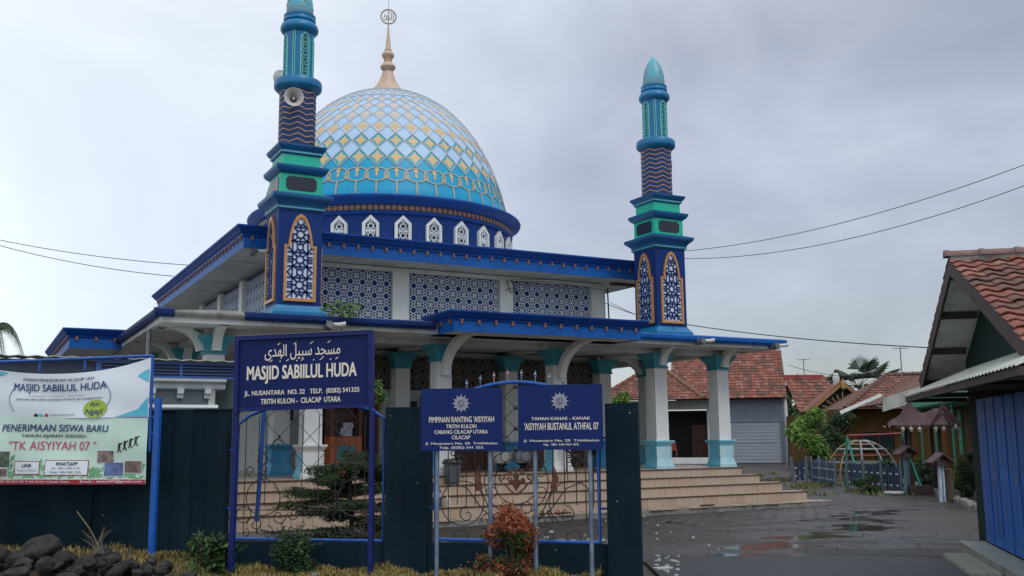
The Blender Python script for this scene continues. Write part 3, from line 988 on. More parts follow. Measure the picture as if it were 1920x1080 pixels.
# arcade of round loops and upright ribs at the foot
q = MB(); g = MB()
for k in range(ND):
    a = A0 + k * 2 * PI / ND
    half = PI / ND
    phc, phh = .122, .050
    n = 20
    def loop(rx, w_, off):
        vs, fs = [], []
        for i in range(n + 1):
            t = 2 * PI * i / n
            for s_, of in ((-1, .006), (-1, off), (1, off), (1, .006)):
                e_ = 1 + s_ * w_
                vs.append(dpt(a + rx * e_ * half * math.cos(t), phc + phh * e_ * math.sin(t), of))
        for i in range(n):
            for j in range(3): fs.append((i * 4 + j, i * 4 + j + 1, i * 4 + j + 5, i * 4 + j + 4))
        return vs, fs
    q.add(*loop(1.16, .075, .02))
    w2 = .022
    vs = []
    for pp in (-.05, .0, .072):
        vs += [dpt(a - w2 / DR, pp, .0), dpt(a - w2 / DR, pp, .02), dpt(a + w2 / DR, pp, .02), dpt(a + w2 / DR, pp, .0)]
    q.add(vs, [(i * 4 + j, i * 4 + j + 1, i * 4 + j + 5, i * 4 + j + 4) for i in range(2) for j in range(3)])
    # drop motif below each star, paired leaves between loops
    drop = [(0, .098), (-.13, .118), (-.08, .135), (-.22, .15), (-.16, .172), (.16, .172), (.22, .15), (.08, .135), (.13, .118)]
    g.add([dpt(a + x * half, y, .012) for x, y in drop], [tuple(range(len(drop)))])
    for s_ in (-1, 1):
        lf = [(1 - s_ * .03, .088), (1 - s_ * .22, .09), (1 - s_ * .27, .112), (1 - s_ * .16, .130), (1 - s_ * .05, .145), (1 - s_ * .03, .12)]
        g.add([dpt(a + x * half, y, .012) for x, y in (lf if s_ > 0 else lf[::-1])], [tuple(range(len(lf)))])
q.build('arcade_ribs', en_ribg, dome); g.build('arcade_leaves', en_star, dome)
# teal triangles under the first star row come from the shell itself

# ---- finial with the ring and script
fz = 0.0
b = MB(); F_ = [(.52, 11.80), (.50, 11.90), (.42, 12.02), (.30, 12.18), (.22, 12.36), (.16, 12.55), (.13, 12.60), (.20, 12.64), (.235, 12.71), (.20, 12.79), (.14, 12.84), (.11, 12.88), (.13, 12.93), (.11, 12.96), (.165, 13.02), (.19, 13.09), (.16, 13.17), (.10, 13.22), (.11, 13.25), (.085, 13.30), (.065, 13.50), (.045, 13.72), (.022, 14.0)]
fn = lambda p: (p[0], p[1])
b.lathe(0, 0, [fn(p) for p in F_], 40)
fin = b.build('finial', fingold, mosque, smooth=True); fin.location = DOFF
def ringpts(r_, zc, n=36, sx=1.0):
    return [(sx * r_ * math.cos(2 * PI * i / n), 0, zc + r_ * math.sin(2 * PI * i / n)) for i in range(n)]
b = MB()
ZC = 14.32
b.tube(ringpts(.225, ZC), .022, 6, closed=True)
b.tube([(0, 0, 13.98), (0, 0, 14.86)], [.018, .006], 6)
def spl(pts, n=6):
    P_ = [Vector(p) for p in pts]; out_ = []
    for i in range(len(P_) - 1):
        p0 = P_[max(i - 1, 0)]; p1 = P_[i]; p2 = P_[i + 1]; p3 = P_[min(i + 2, len(P_) - 1)]
        for k in range(n):
            t = k / n
            out_.append(.5 * ((2 * p1) + (-p0 + p2) * t + (2 * p0 - 5 * p1 + 4 * p2 - p3) * t * t + (-p0 + 3 * p1 - 3 * p2 + p3) * t ** 3))
    out_.append(P_[-1]); return out_
def scr(pts, r_=.014):
    b.tube(spl([(x, 0, ZC + z) for x, z in pts]), r_, 5)
scr([(.14, .13), (.145, 0), (.14, -.12)])
scr([(.085, .14), (.09, 0), (.075, -.09), (.04, -.10), (.035, -.04)])
scr([(.0, .10), (.015, 0), (.0, -.09), (-.04, -.10), (-.055, -.04)])
scr([(-.055, -.04), (-.06, .04), (-.04, -.02), (-.09, -.11), (-.14, -.08), (-.13, -.01), (-.10, .02), (-.12, .07)])
scr([(-.03, .12), (-.01, .15), (.01, .12), (.03, .15), (.05, .12)], .009)
o = b.build('finial_emblem', mat('dull_gold_metal', (.36, .29, .20), .45, .2), fin); o.rotation_euler = (0, 0, R(10) - TH)
# ================================================================== MINARETS
def arch_inside(hw, zb, zs, zt):
    # half width hw, bottom zb, springing zs, top zt (pointed); shoulder narrower above zs
    hw2 = hw * .74
    def f(x, z):
        if z < zb: return False
        if z <= zs: return abs(x) <= hw
        t = (z - zs) / (zt - zs)
        if t >= 1: return False
        return abs(x) <= hw2 * math.sqrt(max(0, 1 - t ** 1.6)) ** 1.05 if t > .12 else abs(x) <= hw2
    return f
def arch_outline(hw, zb, zs, zt, n=10):
    hw2 = hw * .74
    P_ = [(hw, zb), (hw, zs), (hw2, zs), (hw2, zs + .12 * (zt - zs))]
    for i in range(1, n):
        t = .12 + .88 * i / n
        P_.append((hw2 * math.sqrt(max(0, 1 - t ** 1.6)) ** 1.05, zs + t * (zt - zs)))
    P_.append((0, zt))
    return [(-x, z) for x, z in P_] + [(x, z) for x, z in P_[::-1][1:]]
def minaret(label):
    t = thing('minaret', label, 'minaret', group='minarets on the porch roof')
    HW = .455
    b = MB(); sq(b, 0, 0, [(.56, 4.10), (.56, 4.22), (.50, 4.30), (.462, 4.36)]); b.build('foot_skirt', minblue, t)
    b = MB(); sq(b, 0, 0, [(HW, 4.30), (HW, 6.32)]); sh = b.build('base_tower', navy, t)
    # arched lattice on each face
    ol = arch_outline(.285, 4.50, 5.55, 6.18)
    ins_ = arch_inside(.262, 4.52, 5.56, 6.14)
    outer = arch_outline(.335, 4.44, 5.60, 6.26)
    proto = []
    q = MB(); q.prism(ol, 'y', -HW - .008, -HW - .002); bk = q.build('arch_panel', latwhite, t)
    q = MB()
    n = len(ol)
    for i in range(n):
        j = (i + 1) % n
        v = [(p[0], y, p[1]) for y in (-HW - .05,) for p in (outer[i], outer[j], ol[j], ol[i])] + [(p[0], -HW - .001, p[1]) for p in (outer[i], outer[j], ol[j], ol[i])]
        q.add(v, [(3, 2, 1, 0), (0, 1, 5, 4), (2, 3, 7, 6)])
    fr_ = q.build('arch_frame', gold, t)
    q = MB(); lattice(q, -.262, .262, 4.52, 6.2, .524, 'arch', .026, -HW - .0085, .02, ins_); la = q.build('arch_lattice', navy, t); la['kind'] = 'stuff'
    for k in range(1, 4):
        for o in (bk, fr_, la):
            c = o.copy(); COL.objects.link(c); c.parent = t; c.rotation_euler = (0, 0, k * PI / 2)
    b = MB(); sq(b, 0, 0, [(HW + .01, 6.322), (HW + .02, 6.35), (HW + .05, 6.352), (HW + .05, 6.40), (HW + .04, 6.402), (HW + .05, 6.44), (HW + .10, 6.50), (HW + .17, 6.56), (HW + .18, 6.60), (HW + .18, 6.64), (HW + .0, 6.70)])
    b.build('cornice', mincap, t)
    def rope(z, h, name):
        q = MB(); nn = 30
        for k in range(4):
            for i in range(nn):
                x = -h + (i + .5) * 2 * h / nn
                ca, sa = math.cos(k * PI / 2), math.sin(k * PI / 2)
                vv = [(x - .012, -h - .014, z - .018), (x + .004, -h - .014, z - .018), (x + .012, -h - .014, z + .018), (x - .004, -h - .014, z + .018)]
                q.add([(p[0] * ca - p[1] * sa, p[0] * sa + p[1] * ca, p[2]) for p in vv], [(0, 1, 2, 3)])
        q.build(name, aqua, t)['kind'] = 'stuff'
    rope(6.376, HW + .04, 'rope_moulding')
    b = MB(); sq(b, 0, 0, [(.44, 6.68), (.44, 7.10)]); g_ = b.build('green_block', mingreen, t)
    q = MB()
    for k in range(4):
        ca, sa = math.cos(k * PI / 2), math.sin(k * PI / 2)
        w_, h_, c_ = .32, .145, .05
        pl = [(-w_ + c_, -h_), (w_ - c_, -h_), (w_ - c_ * .6, -h_ + c_ * .7), (w_, -h_ + c_), (w_, h_ - c_), (w_ - c_ * .6, h_ - c_ * .7), (w_ - c_, h_), (-w_ + c_, h_), (-w_ + c_ * .6, h_ - c_ * .7), (-w_, h_ - c_), (-w_, -h_ + c_), (-w_ + c_ * .6, -h_ + c_ * .7)]
        v0 = [(p[0], -.452, 6.90 + p[1]) for p in pl]; v1 = [(p[0], -.441, 6.90 + p[1]) for p in pl]
        pp = v0 + v1
        pp = [(p[0] * ca - p[1] * sa, p[0] * sa + p[1] * ca, p[2]) for p in pp]
        nn = len(pl)
        q.add(pp, [tuple(range(nn - 1, -1, -1))[::-1]] + [(i, (i + 1) % nn, (i + 1) % nn + nn, i + nn) for i in range(nn)])
    q.build('dark_plaque', slate, g_)
    b = MB(); sq(b, 0, 0, [(.455, 7.10), (.48, 7.13), (.50, 7.135), (.54, 7.20), (.55, 7.24), (.55, 7.265), (.42, 7.30)]); b.build('ledge', mincap, t)
    b = MB(); sq(b, 0, 0, [(.40, 7.28), (.40, 7.52)]); b.build('green_block', mingreen, t)
    b = MB(); sq(b, 0, 0, [(.40, 7.521), (.42, 7.54), (.44, 7.545), (.44, 7.60), (.45, 7.605), (.49, 7.66), (.51, 7.70), (.51, 7.725), (.36, 7.76)]); b.build('ledge', mincap, t)
    rope(7.575, .43, 'rope_moulding')
    # zigzag shaft
    b = MB(); b.lathe(0, 0, [(.385, 7.74), (.385, 9.0)], 48); shf = b.build('zigzag_shaft', mincyl, t, smooth=True)
    q = MB()
    nz_ = 56
    for r_ in range(10):
        zc = 7.85 + r_ * .12
        vs = []
        for i in range(nz_):
            a = 2 * PI * i / nz_
            z = zc + .030 * (abs((i % 8) - 4) - 2) / 2 * 1.1
            for (of, dz) in ((.0025, -.010), (.009, -.010), (.009, .010), (.0025, .010)):
                vs.append(((.385 + of) * math.cos(a), (.385 + of) * math.sin(a), z + dz))
        q.add(vs, [(i * 4 + j, ((i + 1) % nz_) * 4 + j, ((i + 1) % nz_) * 4 + j + 1, i * 4 + j + 1) for i in range(nz_) for j in range(3)])
    q.build('zigzag_bands', salmon, shf)
    b = MB(); b.lathe(0, 0, [(.385, 8.98), (.46, 9.03), (.495, 9.06), (.505, 9.09), (.505, 9.20), (.49, 9.23), (.30, 9.25)], 48); b.build('gallery_ring', minblue, t, smooth=True)
    # octagon-like upper shaft with inset screens
    b = MB(); b.lathe(0, 0, [(.305, 9.24), (.305, 10.34)], 48); us = b.build('upper_shaft', minblue, t, smooth=True)
    fr2 = MB(); la2 = MB(); bk2 = MB()
    for k in range(4):
        a0 = k * PI / 2 - PI / 2 + R(8)
        def cyl(x, z, of): a = a0 + x / .305; return ((.305 + of) * math.cos(a), (.305 + of) * math.sin(a), z)
        def bar(A_, B_, w_, of0, of1, tgt):
            dx, dz = B_[0] - A_[0], B_[1] - A_[1]; l = math.hypot(dx, dz); nx, nz2 = -dz / l * w_ / 2, dx / l * w_ / 2
            qd = [(A_[0] + nx, A_[1] + nz2), (A_[0] - nx, A_[1] - nz2), (B_[0] - nx, B_[1] - nz2), (B_[0] + nx, B_[1] + nz2)]
            v = [cyl(p[0], p[1], of1) for p in qd] + [cyl(p[0], p[1], of0) for p in qd]
            tgt.add(v, [(0, 1, 2, 3), (0, 4, 5, 1), (2, 6, 7, 3), (1, 5, 6, 2), (3, 7, 4, 0)])
        H_ = [(-.088, 9.27), (-.088, 10.16), (0, 10.27), (.088, 10.16), (.088, 9.27)]
        for i in range(5): bar(H_[i], H_[(i + 1) % 5], .022, .001, .022, fr2)
        bk2.add([cyl(x, z, .004) for x, z in ((-.08, 9.28), (-.04, 9.28), (-.04, 10.2), (-.08, 10.16))], [(0, 1, 2, 3)])
        bk2.add([cyl(x, z, .004) for x, z in ((-.04, 9.28), (0, 9.28), (0, 10.25), (-.04, 10.2))], [(0, 1, 2, 3)])
        bk2.add([cyl(x, z, .004) for x, z in ((0, 9.28), (.04, 9.28), (.04, 10.2), (0, 10.25))], [(0, 1, 2, 3)])
        bk2.add([cyl(x, z, .004) for x, z in ((.04, 9.28), (.08, 9.28), (.08, 10.16), (.04, 10.2))], [(0, 1, 2, 3)])
        for j in range(6):
            zc = 9.35 + j * .15
            P_ = [(.055 * math.cos(i * PI / 4), zc + .055 * math.sin(i * PI / 4)) for i in range(8)]
            for i in range(8): bar(P_[i], P_[(i + 1) % 8], .014, .004, .016, la2)
            for sx in (-1, 1):
                bar((sx * .04, zc + .04), (sx * .08, zc + .075), .013, .004, .016, la2); bar((sx * .04, zc - .04), (sx * .08, zc - .075), .013, .004, .016, la2)
        a1 = a0 + PI / 4
        for x in (-.012, .030):
            xa = x + .305 * PI / 4
            bar((xa, 9.26), (xa, 10.30), .016, .001, .018, fr2)
    bk2.build('screen_recess', mat('deep_teal', (0.005, 0.07, 0.12), .5), us); fr2.build('screen_frame', aqua, us); la2.build('screen_lattice', aqua, us)['kind'] = 'stuff'
    b = MB(); b.lathe(0, 0, [(.305, 10.30), (.36, 10.33), (.40, 10.38), (.405, 10.43), (.385, 10.50), (.33, 10.55), (.315, 10.57), (.34, 10.585), (.345, 10.63), (.33, 10.66), (.34, 10.68), (.34, 10.72), (.28, 10.735)], 48); b.build('ball_moulding', minblue, t, smooth=True)
    P_ = [(.27, 10.73), (.285, 10.80), (.285, 10.92), (.27, 11.06), (.235, 11.20), (.18, 11.33), (.11, 11.45), (.04, 11.53), (.005, 11.57)]
    b = MB(); b.lathe(0, 0, P_, 40); dm = b.build('bullet_dome', sealpaint, t, smooth=True)
    q = MB()
    for i in range(40):
        a, a2 = 2 * PI * i / 40, 2 * PI * (i + 1) / 40
        for zc, rr in ((10.80, .288), (10.86, .289), (11.22, .229)):
            z0, z1 = zc + (.02 if i % 2 else -.02), zc + (-.02 if i % 2 else .02)
            q.add([(rr * math.cos(a), rr * math.sin(a), z0 - .009), (rr * math.cos(a2), rr * math.sin(a2), z1 - .009), (rr * math.cos(a2), rr * math.sin(a2), z1 + .009), (rr * math.cos(a), rr * math.sin(a), z0 + .009)], [(0, 1, 2, 3)])
    def dr(z):
        for i in range(len(P_) - 1):
            if P_[i][1] <= z <= P_[i + 1][1]:
                t_ = (z - P_[i][1]) / (P_[i + 1][1] - P_[i][1]); return P_[i][0] + (P_[i + 1][0] - P_[i][0]) * t_
        return .01
    for k in range(4):
        ac = k * PI / 2 + R(-82)
        for sgn in (-1, 1):
            pts = []
            for i in range(13):
                z = 10.92 + .45 * i / 12
                aa = ac + sgn * .28 * math.cos(i * PI / 4) * (1 - i / 14)
                pts.append(((dr(z) + .003) * math.cos(aa), (dr(z) + .003) * math.sin(aa), z))
            q.tube(pts, .008, 4)
    q.build('dome_tracery', mat('tracery_pinkish', (0.42, 0.34, 0.36), .5), dm)
    return t
mL = minaret('near minaret left of the dome, its top cut off by the upper photo edge')
mL.location = Mo(5.56, 19.77); mL.rotation_euler = (0, 0, TH)
mR = copy_tree(mL); mR.location = Mo(15.02, 19.77)
tag(mR, 'far minaret at the right end of the porch roof, pointed top in full view')

def horn(name, label, pos, az, el=0.0, sc=1.0):
    t = thing(name, label, 'loudspeaker', pos, az, 'horn loudspeakers on the minarets')
    prof = [(.03, .22), (.045, .12), (.07, .02), (.11, -.08), (.165, -.15), (.20, -.175), (.205, -.18)]
    q = MB(); n = 28
    outer = [[(r_ * math.cos(2 * PI * j / n) * sc, y * sc, r_ * math.sin(2 * PI * j / n) * sc) for j in range(n)] for r_, y in prof]
    q.rings(outer, False)
    o = q.build('bell', hornm, t, smooth=True)
    q = MB(); inner = [[((r_ - .006) * math.cos(2 * PI * j / n) * sc, (y - .002) * sc, (r_ - .006) * math.sin(2 * PI * j / n) * sc) for j in range(n)] for r_, y in prof[:6][::-1]]
    q.rings([outer[-1]] + inner, False)
    q.build('bell_inside', hornin, o, smooth=True)
    q = MB(); q.tube([(0, .12 * sc, 0), (0, -.10 * sc, 0)], [.028 * sc, .022 * sc], 12); q.build('reentrant_tube', hornm, t, smooth=True)
    q = MB(); q.tube([(0, .20 * sc, 0), (0, .34 * sc, 0)], .06 * sc, 14); q.build('driver', plastgrey, t, smooth=True)
    q = MB(); q.tube([(0, .1 * sc, -.02), (0, .1 * sc, -.14 * sc), (0, .3 * sc, -.16 * sc)], .012, 6); q.build('bracket', steel, t)
    t.rotation_euler = (el, 0, az)
    return t
def mloc(c, du, dv, z): return Mo(c[0] + du, c[1] + dv, z)
horn('loudspeaker', 'pale horn loudspeaker facing the street, below the ring of the near left minaret', mloc((5.56, 19.77), -.26, -.60, 8.63), R(16), 0, .98)
horn('loudspeaker', 'pale horn loudspeaker behind the near left minaret, standing above its ring on the left side', mloc((5.56, 19.77), -.20, .30, 9.44), R(-140), 0, .98)
horn('loudspeaker', 'pale horn loudspeaker on the right side of the far right minaret, seen edge on', mloc((15.02, 19.77), .36, .18, 8.66), R(100), 0, .98)

# ---- plant growing from the gutter, security cameras and lamps under the eaves
def leaves(b, c, rad, n, size, mats_n=1, rnd=random, flat=1.0, droop=0.0, shell=.5, wfac=.35, cupm=None):
    for i in range(n):
        while True:
            p = Vector((rnd.uniform(-1, 1), rnd.uniform(-1, 1), rnd.uniform(-1, 1)))
            if p.length <= 1 and p.length > shell * rnd.random(): break
        q = Vector((c[0] + p.x * rad[0], c[1] + p.y * rad[1], c[2] + p.z * rad[2]))
        d = Vector((rnd.gauss(0, 1), rnd.gauss(0, 1), rnd.gauss(0, .6) * flat - droop)).normalized()
        s_ = d.cross(Vector((rnd.gauss(0, 1), rnd.gauss(0, 1), rnd.gauss(0, 1)))).normalized()
        l = size * rnd.uniform(.6, 1.3)
        w_ = l * wfac
        mi = rnd.randrange(mats_n) if cupm is None else cupm(p, rnd)
        nrm = d.cross(s_) * w_ * .35
        b.add([q, q + d * l * .5 + s_ * w_ * .5 + nrm, q + d * l, q + d * l * .5 - s_ * w_ * .5 + nrm], [(0, 1, 2), (0, 2, 3)], mi)
rnd = random.Random(5)
t = thing('sapling', 'green sapling sprouting from the porch roof gutter right of the near minaret', 'plant', Mo(6.05, 18.05, 4.0), 0)
b = MB()
for k in range(6):
    a = rnd.uniform(0, 2 * PI); b.tube([(0, 0, -.05), (.1 * math.cos(a), .1 * math.sin(a), .12), (.32 * math.cos(a), .25 * math.sin(a), .20)], [.012, .004], 4) if False else b.tube([(0, 0, -.05), (.1 * math.cos(a), .1 * math.sin(a), .12), (.32 * math.cos(a), .25 * math.sin(a), .20)], .007, 4)
b.tube([(0, -.02, -.32), (0, 0, 0)], .012, 5)
b.build('stem', bark, t)
b = MB(); leaves(b, (0, 0, .16), (.44, .3, .16), 230, .10, 2, rnd); b.build('foliage', [lf_mid, lf_mango], t)
def spotlamp(label, pos, az):
    t = thing('floodlight', label, 'lamp', pos, az, 'floodlights under the porch eaves')
    b = MB(); b.tube([(0, .10, 0), (0, -.06, .0), (0, -.17, .03)], [.05, .065, .075], 12); b.build('housing', plastgrey, t, smooth=True)
    b = MB(); b.tube([(.06, -.10, .04), (.20, -.16, .03), (.30, -.2, .05)], [.035, .045, .05], 10); b.build('reflector', hornm, t, smooth=True)
    b = MB(); b.tube([(0, 0, .04), (0, .05, .14)], .012, 6); b.build('arm', steel, t)
    return t
spotlamp('grey floodlight under the porch eaves just above the big mosque sign', Mo(5.75, 18.0, 3.80), TH)
spotlamp('floodlight under the porch eaves in front of the second column from the right', Mo(14.75, 18.0, 3.84), TH)
spotlamp('floodlight hanging under the far right corner of the porch roof', Mo(17.1, 18.05, 3.82), TH)
spotlamp('small lamp under the left front corner of the upper roof', Mo(4.95, 20.8, 5.64), TH)

# ================================================================== WIRES
def wire(label, a, b_, sag, r_=.012, n=24, group=None):
    a, b_ = Vector(a), Vector(b_)
    q = MB(); q.tube([a + (b_ - a) * (i / n) + Vector((0, 0, -sag * 4 * (i / n) * (1 - i / n))) for i in range(n + 1)], r_, 5)
    return tag(q.build('overhead_wire', cable), label, 'wire', group)
def px(x, y, d):      # pixel of the photograph at distance d ahead, used only to place far things
    r_ = fw + rt * ((x - 960) / 1830.0) + up * ((540 - y) / 1830.0)
    return Vector((0, 0, EYE)) + r_ * (d / r_.y)
wire('upper of the two thin wires crossing the sky at left to the mosque roof', px(-60, 437, 26), px(352, 497, 24), .12, .009)
wire('lower of the two thin wires crossing the sky at left to the mosque roof', px(-60, 443, 26), px(326, 518, 24), .15, .009)
wire('upper of the two wires rising from the far minaret to the right edge', px(1280, 471, 26), px(2000, 279, 17), .32, .008)
wire('lower of the two wires rising from the far minaret to the right edge', px(1280, 485, 26), px(2000, 318, 17), .42, .008)
wire('long wire sagging from the far minaret to the gabled house at right', px(1130, 566, 27), px(1270, 605, 27), .1, .010)
wire('low wire running from beside the far minaret to the tiled gable at right', px(1284, 608, 27), px(1815, 655, 20), .1, .012)
wire('thin wire crossing behind the palm tree over the red roofs', px(1478, 684, 45), px(1660, 700, 45), .3, .012)
# cables looped on the upper wall
b = MB()
b.tube(spl([Mo(11.55, 21.55, 5.62), Mo(11.6, 21.45, 5.3), Mo(11.72, 21.45, 5.38), Mo(11.66, 21.5, 5.62)]), .012, 5)
b.tube(spl([Mo(11.6, 21.5, 5.58), Mo(12.6, 21.3, 5.60), Mo(13.6, 21.3, 5.55), Mo(14.5, 21.45, 5.52)]), .008, 5)
b.tube(spl([Mo(11.5, 21.55, 5.36), Mo(11.8, 21.52, 5.38), Mo(11.86, 21.55, 4.9), Mo(11.86, 21.55, 4.5)]), .008, 5)
b.tube(spl([Mo(11.6, 21.5, 5.62), Mo(13.4, 20.4, 5.62), Mo(15.0, 19.9, 5.75)]), .006, 5)
b.tube(spl([Mo(14.58, 21.5, 5.6), Mo(14.6, 21.5, 5.0), Mo(14.62, 21.5, 4.4)]), .02, 5)
tag(b.build('cable_bundle', cable), 'black cables looped along the top of the upper lattice wall', 'cable')
wire('thin wire dropping from the upper wall corner to the far minaret foot', Mo(14.6, 21.4, 5.2), Mo(15.0, 19.2, 4.3), .05, .008)
# ================================================================== GROUND
def ground_mat():
    m = bpy.data.materials.new('wet_ground')
    m.use_nodes = True
    t = m.node_tree; b = t.nodes['Principled BSDF']
    tcn = t.nodes.new('ShaderNodeTexCoord')
    def noise(sc, det=6, ro=.6, dist=0.0, scl=(1, 1, 1)):
        mp = t.nodes.new('ShaderNodeMapping'); mp.inputs['Scale'].default_value = scl
        n = t.nodes.new('ShaderNodeTexNoise'); n.inputs['Scale'].default_value = sc; n.inputs['Detail'].default_value = det
        n.inputs['Roughness'].default_value = ro; n.inputs['Distortion'].default_value = dist
        t.links.new(tcn.outputs['Object'], mp.inputs[0]); t.links.new(mp.outputs[0], n.inputs[0]); return n.outputs[0]
    def ramp(i, p0, c0, p1, c1):
        r = t.nodes.new('ShaderNodeValToRGB'); r.color_ramp.elements[0].position = p0; r.color_ramp.elements[1].position = p1
        r.color_ramp.elements[0].color = tuple(c0) + (1,); r.color_ramp.elements[1].color = tuple(c1) + (1,)
        t.links.new(i, r.inputs[0]); return r.outputs[0]
    def mix(f, a, c):
        x = t.nodes.new('ShaderNodeMix'); x.data_type = 'RGBA'; t.links.new(f, x.inputs[0])
        for s_, v in ((6, a), (7, c)):
            if isinstance(v, tuple): x.inputs[s_].default_value = v + (1,)
            else: t.links.new(v, x.inputs[s_])
        return x.outputs[2]
    fine = noise(9, 8, .75)
    base = ramp(fine, .3, (0.020, 0.018, 0.016), .7, (0.070, 0.062, 0.053))
    earth = ramp(noise(5, 8, .7), .3, (0.020, 0.016, 0.011), .7, (0.075, 0.060, 0.040))
    patch = ramp(noise(.22, 5, .6, .6), .45, (0, 0, 0), .6, (1, 1, 1))
    c = mix(patch, base, earth)
    wet = ramp(noise(.30, 6, .62, 1.2, (1, 1.8, 1)), .44, (0, 0, 0), .60, (1, 1, 1))
    c2 = mix(wet, c, (0.026, 0.026, 0.027))
    t.links.new(c2, b.inputs['Base Color'])
    rr = ramp(wet, 0, (.62, .62, .62), 1, (.20, .20, .20))
    t.links.new(rr, b.inputs['Roughness'])
    bm = t.nodes.new('ShaderNodeBump'); bm.inputs['Strength'].default_value = .8; bm.inputs['Distance'].default_value = .035
    mn = t.nodes.new('ShaderNodeMath'); mn.operation = 'ADD'
    t.links.new(noise(14, 8, .75), mn.inputs[0]); t.links.new(noise(2.2, 3, .5), mn.inputs[1])
    t.links.new(mn.outputs[0], bm.inputs['Height']); t.links.new(bm.outputs[0], b.inputs['Normal'])
    return m
gm = ground_mat()
b = MB()
# one sheet to the horizon, finely divided and uneven where the camera sees it close
import mathutils
xs = [-1500, -300, -80, -40] + [-30 + i * 2.0 for i in range(16)] + [.6 + i * .14 for i in range(100)] + [15 + i * 1.0 for i in range(16)] + [40, 80, 300, 1500]
ys = [-60, 0, 4] + [6 + i * .8 for i in range(9)] + [13.2 + i * .14 for i in range(100)] + [27.5 + i * .5 for i in range(40)] + [50, 60, 70, 90, 140, 300, 900, 2500]
def gz(x, y):
    if x < .6 or x > 15 or y < 13.4 or y > 48: return -.02
    k = min(1, (y - 13.4) / .8, (x - .6) / .8, (15 - x) / 2, (48 - y) / 5)
    z = -.02 + k * (.020 * mathutils.noise.noise(Vector((x * 1.1, y * 1.5, 0))) + .012 * mathutils.noise.noise(Vector((x * 3.1, y * 3.7, 4))))
    # a shallow runnel from the gateway towards the yard, and a dip along the asphalt edge
    px_ = 3.6 + (y - 14.6) * .62 + .35 * math.sin(y * 1.1)
    if 14 < y < 23: z -= k * .020 * math.exp(-((x - px_) / .75) ** 2)
    if x < 6.4: z -= k * .034 * math.exp(-((y - (14.66 - (x - 1.9) * .16)) / .20) ** 2) * max(0, min(1, (x - 2.3) / .6))
    return z
vs = [(x, y, gz(x, y)) for y in ys for x in xs]
nx = len(xs)
b.add(vs, [(j * nx + i, j * nx + i + 1, (j + 1) * nx + i + 1, (j + 1) * nx + i) for j in range(len(ys) - 1) for i in range(nx - 1)])
gr = b.build('ground', gm); tag(gr, 'wet dark courtyard ground of mud and worn paving', None, None, 'structure')
gr.data.polygons.foreach_set('use_smooth', [True] * len(gr.data.polygons))
# asphalt apron in the gateway
asph = mat('asphalt', (0.026, 0.028, 0.033), .5, .3, 14, .9, 60, spec=.4)
b = MB(); rnd = random.Random(11)
edge = []
n = 44
for i in range(n + 1):
    x = 1.75 + (6.2 - 1.75) * i / n
    y = 14.45 - (x - 1.9) * .18 + rnd.uniform(-.035, .035) + .12 * math.sin(x * 1.7)
    if i < 3: y -= (3 - i) * .25
    edge.append((x, y))
vs = [(x, y, .006) for x, y in edge] + [(x - 0 * y, 9.0, .012) for x, y in edge]
mid = [(x, y - .12, .022) for x, y in edge]
vs = [(x, y, -.004) for x, y in edge] + mid + [(x, 9.0, .024) for x, y in edge]
k = n + 1
b.add(vs, [(i, i + k, i + 1 + k, i + 1) for i in range(n)] + [(i + k, i + 2 * k, i + 1 + 2 * k, i + 1 + k) for i in range(n)])
tag(b.build('asphalt_road', asph), None, None, None, 'structure')
water = mat('puddle_water', (0.012, 0.012, 0.012), .09, .1, 3, spec=.6)
q = MB(); q.add([(2.2, 14.2, -.0355), (7.2, 13.6, -.0355), (11.5, 23, -.0355), (7, 23.2, -.0355), (2.2, 16.5, -.0355)], [(0, 1, 2, 3, 4)])
tag(q.build('puddle_water', water), None, None, None, 'structure')
# block paving in front of the steps: single blocks, parts of the courtyard
pav = thing('courtyard_paving', None, None, Mo(9.0, 15.2, 0), TH); pav['kind'] = 'structure'
pm1 = mat('worn_paver', (0.050, 0.047, 0.043), .5, .25, 5, .4, 40); pm2 = mat('worn_paver_dark', (0.034, 0.032, 0.030), .40, .25, 5, .4, 40)
pmesh = []
for mm in (pm1, pm2):
    q = MB(); q.rect(0, 0, .185, .085, [(0, -.02), (0, .0), (-.012, .008)]); o = q.build('paver', mm); pmesh.append(o.data); bpy.data.objects.remove(o)
rnd = random.Random(21); cnt = 0
for j in range(12):
    for i in range(26):
        u_ = 3.4 + i * .40 + (j % 2) * .2; v_ = 2.05 - j * .20
        if i > 15 - j * .5 + rnd.uniform(-2, 2) and j > 3: continue
        if rnd.random() < .07 or cnt >= 296: continue
        o = bpy.data.objects.new('paver', pmesh[rnd.random() < .45]); COL.objects.link(o); o.parent = pav
        o.location = (u_, v_, -.022 + rnd.uniform(-.007, .004)); o.rotation_euler = (rnd.uniform(-.012, .012), rnd.uniform(-.012, .012), rnd.uniform(-.02, .02)); cnt += 1
# scattered rubble: broken white tile
rnd = random.Random(31)
b = MB()
def shard(b, x, y, z, s_, r2, m=0, h=.018):
    n = r2.choice((4, 5)); a0 = r2.uniform(0, 6.28)
    P_ = [(x + s_ * r2.uniform(.6, 1.2) * math.cos(a0 + 2 * PI * i / n), y + s_ * r2.uniform(.5, 1) * math.sin(a0 + 2 * PI * i / n)) for i in range(n)]
    b.prism(P_, 'z', z - .01, z + h, m)
for i in range(520):
    s_ = rnd.uniform(-1.0, 1.3); d = rnd.gauss(2.6, .9)
    if rnd.random() < .35: s_ = rnd.uniform(-3.6, 1.4)
    p = Fe(s_, max(.5, d)); shard(b, p.x, p.y, .02, rnd.choice((.015, .02, .03, .05)), rnd)
for i in range(14):
    p = Vector((rnd.uniform(1.7, 3.2), rnd.uniform(14.6, 21), 0)); shard(b, p.x, p.y, .015, rnd.choice((.012, .02, .03)), rnd)
